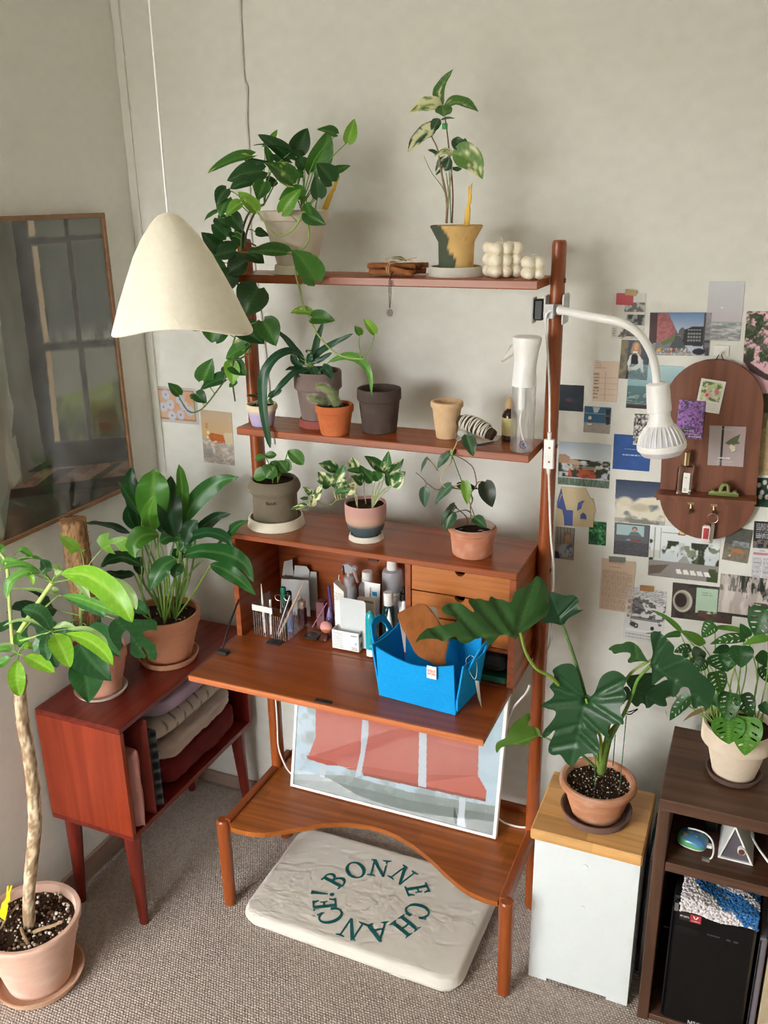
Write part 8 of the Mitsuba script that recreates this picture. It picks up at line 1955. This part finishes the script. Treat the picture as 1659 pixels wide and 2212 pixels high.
bottle('pump_bottle', 'clear pump bottle with a black collar and clear lid beside the divider', (x, -.25, zb_), [(.0165, 0), (.018, .002), (.018, h2 - .008), (.015, h2 - .001), (.011, h2)], 'frosted', [(.0115, h2 + .0005), (.0115, z3 - zb_)], 'black_plastic',
       [('lid', [(.0082, z3 - zb_ + .0005), (.0085, z4 - zb_ - .002), (.0075, z4 - zb_), (0, z4 - zb_)], 'acrylic'), ('nozzle', [(0, z3 - zb_ + .0005), (.005, z3 - zb_ + .0005), (.005, z3 - zb_ + .014), (0, z3 - zb_ + .014)], 'black_plastic'), ('band', [(.0182, .02), (.0184, .0205), (.0184, .04), (.0182, .0405)], col('violet_label', '#5f4a9a', .5))])
x, _, z2 = (-0.0847,-0.315,1.0243)
h2 = z2 - zb_
bottle('dropper_bottle', 'white bottle with a rounded nozzle behind the brown hairbrush', (x, -.315, zb_), [(.012, 0), (.0125, .002), (.0125, h2 - .03), (.010, h2 - .02), (.0055, h2 - .012), (.005, h2 - .002), (.003, h2)], 'white_plastic')
x, y, z2 = (-0.1017,-0.375,1.0269)
h2 = z2 - zb_
bottle('nozzle_bottle', 'white bottle with a long pointed tip behind the basket handle', (x, -.375, zb_), [(.0085, 0), (.009, .002), (.009, h2 - .052), (.0062, h2 - .030), (.0025, h2 - .008), (.0006, h2)], 'white_plastic')
x, _, z2 = (-0.1064,-0.2,0.9999)
bottle('green_jar', 'green jar half hidden at the divider', (x, -.205, zb_), [(.018, 0), (.02, .002), (.02, z2 - zb_ - .008), (.017, z2 - zb_)], col('green_jar_', '#3f5a3c', .3))
# cubby under the drawers
k = thing('fabric_pouch', 'dark grey folded pouch in the open cubby under the drawers', 'pouch')
u, v_, f = grid(24, 16)
bx0, bx1 = DV + .035, SX1 - .022
def pillow(x0, x1, y0, y1, z0, z1, nu=22, nv=22, e=5.0, wr=.004, s=30, seed=0):
    u, v, f = grid(nu, nv)
    a, b = 2 * u - 1, 2 * v - 1
    h = np.clip(1 - np.abs(a) ** e, 0, 1) ** .5 * np.clip(1 - np.abs(b) ** e, 0, 1) ** .5
    zc, hh = (z0 + z1) / 2, (z1 - z0) / 2
    X, Y_ = (x0 + x1) / 2 + a * (x1 - x0) / 2, (y0 + y1) / 2 + b * (y1 - y0) / 2
    top = np.stack([X, Y_, zc + hh * h], 1)
    bot = np.stack([X, Y_, zc - hh * h], 1)
    P = np.vstack([top, bot])
    d = (meshkit.fbm(P * s, 3, seed) - .5) * wr
    P[:len(top), 2] += d[:len(top)] * np.clip(h * 3, 0, 1) - wr * .5 * np.clip(h * 3, 0, 1)
    P[:, 0] += (meshkit.fbm(P * s * .7 + 9, 2, seed) - .5) * wr * .7
    n = nu * nv
    lo = np.concatenate([np.arange(nu), np.arange(1, nv) * nu + nu - 1, (nv - 1) * nu + np.arange(nu - 2, -1, -1), np.arange(nv - 2, 0, -1) * nu])
    side = []
    for i in range(len(lo)):
        p, q = lo[i], lo[(i + 1) % len(lo)]
        side += [[p, p + n, q], [q, p + n, q + n]]
    return trimesh.Trimesh(P, np.vstack([f, f[:, ::-1] + n, side]), process=False)
m = pillow(bx0, bx1, CY0 + .012, CY1 - .02, DZ_ + .020, DZ_ + .078, wr=.008, s=25, seed=4, e=7)
obj('body', m, 'vc_cloth', k, color=mixc(lin('#2c2d31'), lin('#45464c'), fb(m.vertices, 25, 3, 2)))
one('green_folder', 'green flat case under the dark pouch in the cubby', 'case', box(bx0 - .01, bx1 + .002, CY0 + .008, CY1 - .02, DZ_ + .0006, DZ_ + .018, .004), col('deep_green', '#1c5a48', .5))

# ------------------------------------------------------------------ blue felt basket
mat('blue_felt', lambda p, n, uv: mix_(L3('#0f86cc'), L3('#1a97dc'), fbm_(p.x * 300, p.y * 300, p.z * 300, 2)), rough=0.9, spec=0.15, sheen=0.3)
k = thing('felt_basket', 'bright blue felt basket with loop handles on the open drop door', 'basket')
A0, A1, A2 = np.array([-0.058, -0.548, 0.8750]), np.array([0.146, -0.566, 0.8750]), np.array([0.163, -0.432, 0.8750])
A3 = A0 + (A2 - A1)
upz = np.array([0, 0, 1.0])
fu = (A1 - A0) / np.linalg.norm(A1 - A0)
fv = (A3 - A0) / np.linalg.norm(A3 - A0)
nb = 28
def bwall(P, Q, out, hP, hM, t=0.0042, bulge=0.006, flare=.012):
    """felt side: from P to Q, top edge dips from hP at the ends to hM in the middle"""
    nv = 12
    u, v, f = grid(nb, nv)
    h = hM + (hP - hM) * np.abs(2 * u - 1) ** 1.7
    B = P + (Q - P) * u[:, None] + upz * (v * h)[:, None] + out * (flare * v + bulge * np.sin(np.pi * u) * np.sin(np.pi * np.clip(v, 0, 1)) * .6)[:, None]
    I = B - out * t
    n = len(B)
    lo = np.concatenate([np.arange(nb), np.arange(1, nv) * nb + nb - 1, (nv - 1) * nb + np.arange(nb - 2, -1, -1), np.arange(nv - 2, 0, -1) * nb])
    side = []
    for i in range(len(lo)):
        p, q = lo[i], lo[(i + 1) % len(lo)]
        side += [[p, p + n, q], [q, p + n, q + n]]
    return trimesh.Trimesh(np.vstack([B, I]), np.vstack([f, f[:, ::-1] + n, side]), process=False)
HB, HM = 0.140, 0.115
obj('base', hull([tuple(p + upz * z) for p in (A0 + fu * .004 + fv * .004, A1 - fu * .004 + fv * .004, A2 - fu * .004 - fv * .004, A3 + fu * .004 - fv * .004) for z in (.0003, .004)]), 'blue_felt', k)
obj('side', bwall(A0, A1, -fv, HB, HM), 'blue_felt', k, smooth=50)
obj('side', bwall(A2, A3, fv, HB, HM), 'blue_felt', k, smooth=50)
obj('end', bwall(A1, A2, fu, HB - .004, HB - .012, bulge=.002, flare=.020), 'blue_felt', k, smooth=50)
obj('end', bwall(A3, A0, -fu, HB - .004, HB - .012, bulge=.002, flare=.020), 'blue_felt', k, smooth=50)
for P, Q, out in ((A3, A0, -fu), (A1, A2, fu)):
    w = np.linalg.norm(Q - P)
    e_ = (Q - P) / w
    pf = Polygon([(-.046, 0), (.046, 0), (.040, .030), (.030, .052), (.016, .060), (-.016, .060), (-.030, .052), (-.040, .030)]).buffer(.004).buffer(-.002)
    hole = Polygon([(-.026, .014), (.026, .014), (.022, .030), (.012, .043), (-.012, .043), (-.022, .030)]).buffer(.002)
    mm = trimesh.creation.extrude_polygon(pf.difference(hole), .004, engine='earcut')
    lean = (upz * .93 + out * .36)
    lean /= np.linalg.norm(lean)
    nn = np.cross(e_, lean)
    v = mm.vertices
    base = (P + Q) / 2 + upz * (HB - .022) + out * .022
    obj('handle', trimesh.Trimesh(base + v[:, 0:1] * e_ + v[:, 1:2] * lean + (v[:, 2:3] - .002) * out, mm.faces, process=False), 'blue_felt', k)
for P, d in ((A1, 1),):
    obj('fold', hull([tuple(P - fv * .010 + fu * (.001 + .006) + fv * a + upz * z + fu * b * .003) for a in (.002, .038) for z in (.018, .050) for b in (0, 1)]), 'blue_felt', k)
lp = np.array((0.0916,-0.58,0.9863))
lu = (lp - A0) @ fu
lb = A0 + fu * lu - fv * .0175
zl = lp[2]
def lface(w, h, d0, d1, du=0, dz=0):
    return hull([tuple(np.array([lb[0], lb[1], 0]) + fu * (du + a) - fv * d + upz * (zl + dz + z)) for a in (-w, w) for z in (-h, h) for d in (d0, d1)])
lab = obj('sewn_label', lface(.0125, .0165, .0, .0012), 'white_matte', k, label='white sewn label reading MARRON')
for txt, dz in (('MAR', .0012), ('RON', -.0068)):
    tm = meshkit.text_mesh(txt, .0062, .0003, bold=True)
    v = tm.vertices
    w = v[:, 0].max() - v[:, 0].min()
    s_ = .0195 / w
    P = np.array([lb[0], lb[1], 0]) + fu * ((v[:, 0:1] - v[:, 0].mean()) * s_) + upz * (zl + dz + v[:, 1:2]) - fv * (.0013 + v[:, 2:3])
    obj('lettering', trimesh.Trimesh(P, tm.faces, process=False), col('label_red', '#cf5a4c', .7), lab, smooth=False)
hp = [(0.159,-0.5,1.005),(0.154,-0.515,0.998),(0.167,-0.53,0.981),(0.183,-0.535,0.964),(0.185,-0.525,0.985),(0.176,-0.51,1.003),(0.162,-0.5,1.005)]
obj('tag_string', tube(hp, .0007, sides=5, n=40), 'white_matte', k)
tp = [(0.1829,-0.533,0.9597),(0.1899,-0.525,0.9552),(0.1987,-0.525,0.8832),(0.1919,-0.536,0.9166)]
obj('paper_tag', wslab(tp, .0005), 'white_matte', k)
k = thing('hairbrush', 'brown wooden paddle hairbrush standing in the blue basket', 'hairbrush')
hb_ = ((0.028,-0.485,1.103),(0.082,-0.515,0.986),np.float64(0.1199),0,[(0.453,0.038),(0.403,-0.019),(0.208,-0.047),(-0.018,-0.056),(-0.106,-0.02),(-0.146,0.047),(-0.205,0.212),(-0.256,0.4),(-0.289,0.606),(-0.303,0.769),(-0.244,0.86),(-0.168,0.981),(-0.118,1.172),(0.039,1.121),(0.13,1.018),(0.299,0.854),(0.345,0.766),(0.366,0.638),(0.403,0.407),(0.443,0.224)])
b0, b1 = np.array(hb_[0]), np.array(hb_[1])
_, dn, sdv, nrm, LL = frame(b0, b1, 0)
pf = Polygon([(x * LL, y * LL) for x, y in hb_[4]]).buffer(-.004, 8).buffer(.006, 8).buffer(-.002, 8)
mm = trimesh.creation.extrude_polygon(pf, .012, engine='earcut')
v = mm.vertices
def bplace(v):
    return b0 + v[:, 0:1] * sdv + v[:, 1:2] * dn + (v[:, 2:3] - .012) * nrm
inn = trimesh.creation.extrude_polygon(pf.buffer(-.003), .016, engine='earcut').vertices
hm = cat(trimesh.Trimesh(bplace(v), mm.faces, process=False), trimesh.Trimesh(bplace(inn - [0, 0, .002]), trimesh.creation.extrude_polygon(pf.buffer(-.003), .016, engine='earcut').faces, process=False))
obj('body', hm, 'brush_wood' if 'brush_wood' in scene else mat('brush_wood', wood('#6a3a1c', '#94582e', '#a5683a', 'z'), rough=0.3), k)
pd = trimesh.creation.extrude_polygon(rrect(.064, .080, .012, 5, -.004, .048), .006, engine='earcut')
obj('cushion', trimesh.Trimesh(bplace(pd.vertices - [0, 0, .0085]), pd.faces, process=False), 'white_plastic', k)
bm = []
for i in range(9):
    for j in range(11):
        q_ = np.array([[-.032 + i * .007, .012 + j * .0072, -.0088]])
        p_ = bplace(q_)[0]
        bm.append(tube([p_, p_ - nrm * .016], .0006, sides=5, n=3))
kk = obj('bristles', cat(bm), 'black_satin', k, smooth=False)
labels[kk] = {'kind': 'stuff'}

# ------------------------------------------------------------------ cloth in the side cabinet
CX0, CX1 = QX0 + .012, QX1 - .006
def roll(ctr, x_r, z_r, y0, y1, seed, n=64, wr=.010, sag=0.0, e=2.6, ramp=0.0, lay=0.0):
    """a folded bundle lying along y: superelliptic section, wrinkled; ramp lifts the far end"""
    na = 64
    V, F = [], []
    ys = np.linspace(y0, y1, n)
    for i, y in enumerate(ys):
        t = i / (n - 1)
        en = max(.06, 1 - abs(2 * t - 1) ** 7) ** .5
        for j in range(na):
            a = 2 * np.pi * j / na
            c, s = math.cos(a), math.sin(a)
            rx, rz = x_r * en, z_r * en
            V.append((ctr[0] + rx * np.sign(c) * abs(c) ** (2 / e), y, ctr[1] + ramp * t - sag * 4 * t * (1 - t) + rz * np.sign(s) * abs(s) ** (2 / e)))
    for i in range(n - 1):
        for j in range(na):
            a, b = i * na + j, i * na + (j + 1) % na
            F += [[a, b + na, b], [a, a + na, b + na]]
    V += [(ctr[0], y0, ctr[1]), (ctr[0], y1, ctr[1] + ramp)]
    e_ = (n - 1) * na
    for j in range(na):
        F += [[j, (j + 1) % na, len(V) - 2], [e_ + (j + 1) % na, e_ + j, len(V) - 1]]
    m = trimesh.Trimesh(V, F, process=False)
    d = (meshkit.fbm(np.array(V) * [14, 8, 14], 4, seed) - .5) * wr + (np.abs(meshkit.fbm(np.array(V) * [20, 12, 26], 3, seed + 5) - .5)) * wr * 1.2
    d = d + .0032 * np.sin(np.array(V)[:, 2] * lay + 3 * meshkit.fbm(np.array(V) * [6, 5, 6], 2, seed)) * (lay > 0) + (meshkit.fbm(np.array(V) * [30, 9, 40], 2, seed + 9) - .5) * wr * .9
    n_v = m.vertex_normals
    m.vertices = m.vertices + n_v * d[:, None]
    v = m.vertices
    v[:, 0] = np.clip(v[:, 0], QX0 + .010, QX1 + .012)
    m.vertices = v
    return m
zf0 = QZ0 + 0.018
ztop = QZ1 - 0.019
def capz(m, lo=zf0, hi=ztop):
    v = m.vertices.copy()
    v[:, 2] = np.clip(v[:, 2], lo, hi)
    m.vertices = v
    return m
CX = (QX0 + QX1) / 2 + .004
TXG = 'folded textiles in the side cabinet'
m = capz(roll((CX, .392), .140, .056, -.50, -.075, 11, wr=.020, e=2.8), hi=.4430)
one('maroon_bundle', 'dark red folded cloth at the bottom of the stack in the side cabinet', 'cloth', m, 'vc_cloth', TXG, color=mixc(lin('#4f1c1a'), lin('#6e2a26'), fb(m.vertices, 20, 3, 1)))
m = capz(roll((CX + .003, .480), .139, .038, -.522, -.105, 12, wr=.016, e=3.0, lay=190), .4440, .5150)
one('beige_cloth', 'beige folded cloth under the striped roll in the side cabinet', 'cloth', m, 'vc_cloth', TXG, color=mixc(lin('#a3948a'), lin('#b7aaa0'), fb(m.vertices, 20, 3, 2)))
m = capz(roll((CX + .052, .552), .082, .038, -.528, -.115, 13, wr=.010, e=2.2), .5160, .5890)
v = m.vertices
st_ = sstep(.42, .47, np.abs(((v[:, 1] * 24 + v[:, 2] * 4) % 1) - .5))
one('striped_cloth', 'rolled pale cloth with thin dark stripes in the side cabinet', 'cloth', m, 'vc_cloth', TXG, color=mixc(mixc(lin('#a9a39a'), lin('#b8b2a8'), fb(v, 20, 3, 2)), lin('#55504c'), st_ * .9))
m = capz(roll((CX + .002, .632), .144, .042, -.525, -.06, 14, wr=.018, e=3.2, lay=120), .5900)
one('lavender_blanket', 'lavender folded blanket at the top of the stack in the side cabinet', 'blanket', m, 'vc_cloth', TXG, color=mixc(lin('#8a7b8f'), lin('#a496aa'), fb(m.vertices, 18, 3, 3)))
def upright(name, label, y0, y1, z1, c0, c1, seed, x1=0.0, plaid=False, wr=.006, cat_='cloth'):
    m = pillow(0, z1 - zf0, QX0 + .03, QX1 + .004 + x1, 0, y1 - y0, nu=30, nv=26, e=9, wr=wr, s=22, seed=seed)
    v = m.vertices
    m = trimesh.Trimesh(np.stack([v[:, 1], y0 + v[:, 2], zf0 + .0008 + np.maximum(v[:, 0], 0)], 1), m.faces, process=False)
    v = m.vertices
    c = mixc(lin(c0), lin(c1), fb(v, 18, 3, seed))
    if plaid:
        t = np.maximum(sstep(.3, .35, np.abs(((v[:, 2] * 28) % 1) - .5)), sstep(.38, .42, np.abs(((v[:, 0] * 28) % 1) - .5)))
        c = mixc(c, lin('#707476'), t * .7)
    return one(name, label, cat_, m, 'vc_cloth', 'folded textiles in the side cabinet', color=c)
upright('pink_pillow', 'dusty pink folded cloth standing at the near end of the side cabinet', -.668, -.602, .588, '#9a6a64', '#ad7c74', 21, wr=.010)
upright('brick_cloth', 'brick red folded cloth standing beside the dusty pink one', -.600, -.560, .655, '#6a2e28', '#7c3a32', 22)
upright('plaid_cloth', 'dark plaid folded cloth standing beside the brick red one', -.558, -.530, .602, '#1d2228', '#272d34', 23, plaid=True)

# ------------------------------------------------------------------ in the dark cabinet
k = thing('computer', 'black desktop computer tower standing in the dark brown cabinet', 'computer')
cx0, cx1, cy0, czt = 0.672, 0.868, -.436, .402
obj('case', box(cx0, cx1, cy0 + .012, -.135, .0206, czt, .004), 'black_satin', k)
obj('front_panel', box(cx0 + .004, cx1 - .002, cy0 - .004, cy0 + .0115, .0212, czt - .004, .006), 'gloss_black' if 'gloss_black' in scene else mat('gloss_black', '#0e0e0f', rough=0.22), k)
obj('side_strip', box(cx0 - .0012, cx0 + .0035, cy0 - .002, cy0 + .011, .03, czt - .02, .001), 'black_plastic', k)
s0 = np.array((0.6893,-0.441,0.3735))
s1 = np.array((0.7403,-0.441,0.3543))
sw_, sh_ = (s1[0] - s0[0]), .0235
st = obj('sticker', box(s0[0], s0[0] + sw_ / 2 - .0006, -.4406, -.4402, s0[2] - sh_, s0[2], .0001), col('stk_dark', '#2a2426', .4), k, label='dark half of the small badge')
obj('sticker', box(s0[0] + sw_ / 2, s0[0] + sw_, -.4406, -.4402, s0[2] - sh_, s0[2], .0001), col('stk_red', '#a8323c', .4), k, label='red half of the small badge')
def flat_text(txt, h, x, y, z, bs, par, d=.0003, bold=False, wmax=None):
    tm = meshkit.text_mesh(txt, h, d, bold=bold)
    v = tm.vertices.copy()
    if wmax:
        v[:, 0] *= wmax / (v[:, 0].max() - v[:, 0].min())
    return obj('lettering', trimesh.Trimesh(np.stack([x + v[:, 0], y - v[:, 2], z + v[:, 1]], 1), tm.faces, process=False), bs, par, smooth=False)
flat_text('RYZEN', .0045, s0[0] + .002, -.4407, s0[2] - .014, 'white_matte', k, wmax=sw_ / 2 - .005)
flat_text('RADEON', .0026, s0[0] + sw_ / 2 + .003, -.4407, s0[2] - .020, 'white_matte', k, wmax=sw_ / 2 - .006)
xm = s0[0] + sw_ * .75
for sg in (-1, 1):
    obj('badge_mark', prism([(xm + sg * .007, s0[2] - .004), (xm + sg * .0035, s0[2] - .004), (xm + sg * .0003, s0[2] - .012), (xm + sg * .0015, s0[2] - .0135)], -.4409, -.4407, 'xz'), 'white_matte', k)
zd = s0[2] - sh_ - .022
for x0_, x1_, h_ in ((.010, .065, .018), (.085, .115, .004), (.13, .14, .006), (.146, .157, .006)):
    obj('port', box(cx0 + x0_, cx0 + x1_, -.4404, -.4398, zd - h_ - x0_ * .0, zd, .0005), 'black_plastic' if x0_ < .02 else 'grey_port' if 'grey_port' in scene else mat('grey_port', '#3a3c3e', rough=.4), k)
mt_ = (0.7379,-0.441,0.0328)
flat_text('MICRO', .011, mt_[0], -.4406, mt_[2] - .003, 'grey_text' if 'grey_text' in scene else mat('grey_text', '#b9b6ae', rough=.4), k, bold=True)
obj('handle', box(cx0 + .004, cx0 + .014, cy0 - .006, cy0 - .0042, czt - .03, czt - .006, .0008), 'grey_metal', k)
# tufted cloth
k = thing('tufted_mat', 'blue and white tufted mat draped over the computer tower', 'mat')
q0, q1, q2, q3 = [(0.6897,-0.448,0.4521),(0.6945,-0.4,0.4611),(0.8624,-0.4,0.4565),(0.8652,-0.448,0.4133)]
u, v_, f = grid(30, 16)
rx0, rx1 = q0[0], q3[0]
zz_t = czt + .010
ylist = -.448 + v_ * .19
fr_ = sstep(.12, .0, v_)
zz = zz_t + .004 * np.sin(u * 9) - fr_ * (.028 - .02 * (1 - u) * 0) + .004 * np.sin(v_ * 5)
P = np.stack([rx0 + (rx1 - rx0) * u, np.where(v_ < .12, -.449 - .002 * (1 - v_ / .12), -.449 + (v_ - .12) * .21), zz + .012 * sstep(.4, .1, u) * v_], 1)
bk = trimesh.Trimesh(np.vstack([P, P + [0, .0015, -.002]]), np.vstack([f, f[:, ::-1] + len(P)]), process=False)
obj('backing', bk, 'white_matte', k)
g_ = np.random.default_rng(12)
tf, tc = [], []
sph = trimesh.creation.icosphere(subdivisions=1, radius=1.0)
N_ = 2200
uu, vv_ = g_.uniform(0, 1, N_), g_.uniform(0, 1, N_) ** 1.0
from scipy.interpolate import RegularGridInterpolator
RG = RegularGridInterpolator((np.linspace(0, 1, 16), np.linspace(0, 1, 30)), P.reshape(16, 30, 3))
PP = RG(np.stack([vv_, uu], 1))
for a in range(N_):
    p = PP[a] + g_.normal(0, .0006, 3)
    p[2] += .004
    p[1] -= .003 * (vv_[a] < .15)
    s_ = sph.copy()
    s_.apply_scale(g_.uniform(.0026, .0038))
    s_.apply_translation(p)
    w = .55 * uu[a] + vv_[a] * 1.25 + .05 * math.sin(uu[a] * 7)
    c = lin('#d3cdd0') if (vv_[a] < .52 - .62 * uu[a] + .03 * math.sin(uu[a] * 20)) else lin('#2f6aa5')
    if .86 < w < 1.02 or w > 1.35:
        c = lin('#cfcacd')
    if 1.02 < w < 1.2:
        c = lin('#20507c')
    tf.append(s_)
    tc.append(np.tile(c * g_.uniform(.75, 1.1), (len(s_.vertices), 1)))
kk = obj('tufts', cat(tf), 'vc_matte', k, color=np.vstack(tc))
labels[kk] = {'kind': 'stuff'}
for p in [[(0.773,-0.452,0.414),(0.774,-0.453,0.402)],[(0.806,-0.452,0.419),(0.814,-0.454,0.409),(0.822,-0.454,0.402),(0.817,-0.454,0.397)]]:
    obj('loose_thread', tube(p, .0006, sides=5, n=14), 'white_matte', k)
# on the inner shelf
sz = SH0 + .0006
x, y, _ = (0.6979,-0.3836,0.5066)
k = thing('earbud_case', 'rounded green, blue and white earbud case on the inner shelf', 'earbud case')
m = trimesh.creation.icosphere(subdivisions=4, radius=1.0)
v = m.vertices
v = np.sign(v) * np.abs(v) ** .72
m = trimesh.Trimesh(v * [.036, .028, .0185], m.faces, process=False)
m = rot(m, [0, 0, 1], -12)
m = mv(m, x, y + .028, sz + .0187)
v = m.vertices
zz = (v[:, 2] - sz) / .037
c = mixc(lin('#d6d8d4'), lin('#5fae74'), sstep(.34, .37, zz))
c = mixc(c, lin('#4f86b0'), sstep(.62, .7, zz + .25 * (v[:, 0] - x) / .036 + .15 * (fb(v, 60, 2, 3) - .5)))
c = mixc(c, lin('#b9a85a'), sstep(.60, .68, fb(v, 85, 2, 8)) * sstep(.7, .8, zz))
obj('shell', m, 'vc_gloss', k, color=c)
obj('tab', hull([(x + .034 + a, y + .02 + b, sz + .018 + c) for a in (0, .012) for b in (-.005, .005) for c in (-.004, .004)]), 'white_plastic', k)
t0, t1, t2 = [(0.7591,-0.363,0.5066),(0.8394,-0.3455,0.5066),(0.7931,-0.2346,0.5066)]
k = thing('triangle_speaker', 'white-rimmed triangular grey speaker on the inner shelf', 'speaker')
fx0_, fx1_, fy_ = t0[0], t1[0], -.375
apx = (0.7887, 0.61)
tri = Polygon([(fx0_, sz), (fx1_, sz), (apx[0], min(apx[1], EZ - .038))])
obj('shell', prism(tri.difference(tri.buffer(-.004)), fy_ - .001, fy_ + .12, 'xz'), 'white_plastic', k)
obj('grille', prism(tri.buffer(-.0042), fy_ + .004, fy_ + .115, 'xz'), 'grille_grey' if 'grille_grey' in scene else mat('grille_grey', '#57525a', rough=.6), k, label='grey mesh front')
kn = (0.8101,-0.378,0.5434)
obj('knob', mv(rot(trimesh.creation.cylinder(.0095, .010, sections=28), [1, 0, 0], 90), kn[0], fy_ - .0015, kn[2]), 'white_plastic', k)
obj('knob_face', mv(rot(trimesh.creation.cylinder(.0072, .002, sections=28), [1, 0, 0], 90), kn[0], fy_ - .0076, kn[2]), col('knob_red', '#6a3a34', .4), k)
hx_ = (0.7362,-0.25,0.501)
k = thing('white_device', 'white six-sided plastic device behind the earbud case', 'device')
obj('body', mv(rot(rot(trimesh.creation.cylinder(.034, .022, sections=6), [1, 0, 0], 90), [0, 1, 0], 20), hx_[0], -.27, SH0 + .088), 'white_plastic', k)
obj('foot', box(hx_[0] - .015, hx_[0] + .015, -.285, -.255, sz, SH0 + .05, .003), 'black_plastic', k)
pts = [(0.685,-0.36,0.559),(0.704,-0.37,0.567),(0.726,-0.385,0.574),(0.742,-0.4,0.569),(0.748,-0.42,0.559),(0.746,-0.435,0.55),(0.738,-0.44,0.543)]
pts = [(p[0], p[1], max(p[2], sz + .003)) for p in pts]
k = thing('charging_cable', 'short white charging cable beside the triangular speaker', 'cable')
obj('cord', tube(pts, .0022, sides=8, n=40), 'white_plastic', k)
e_ = np.array(pts[-1])
obj('plug', hull([tuple(e_ + np.array([a, b, c])) for a in (-.014, .004) for b in (-.004, .004) for c in (-.0035, .004)]), 'grey_metal', k)
pts = [(0.83,-0.3,0.557),(0.829,-0.33,0.561),(0.839,-0.37,0.567),(0.852,-0.41,0.576),(0.871,-0.43,0.566)]
m = tube(pts, .0028, sides=8, n=40)
one('power_cable', 'white cable hanging down at the right of the inner shelf', 'cable', m, 'white_plastic')
k = thing('box_unit', 'grey flat panel standing at the right of the computer', 'panel')
obj('panel', box(.876, .893, -.425, -.14, .0206, .345, .003), col('mauve_grey', '#6e6870', .4), k)
obj('edge', box(.8765, .8795, -.428, -.4252, .03, .34, .001), 'black_plastic', k)
k = thing('cardboard_box', 'tan cardboard box at the lower right edge', 'box')
obj('carton', box(.900, 1.15, -.42, -.15, .0206, .30, .002), col('cardboard', '#b0a083', .8), k)
k = thing('flat_case', 'slim grey metal case standing between the white box and the dark cabinet', 'case')
obj('shell', box(.5975, .6115, -.31, -.10, .004, .40, .003), 'grey_metal', k)
obj('back_shell', box(.5925, .597, -.30, -.11, .006, .398, .001), 'black_plastic', k)
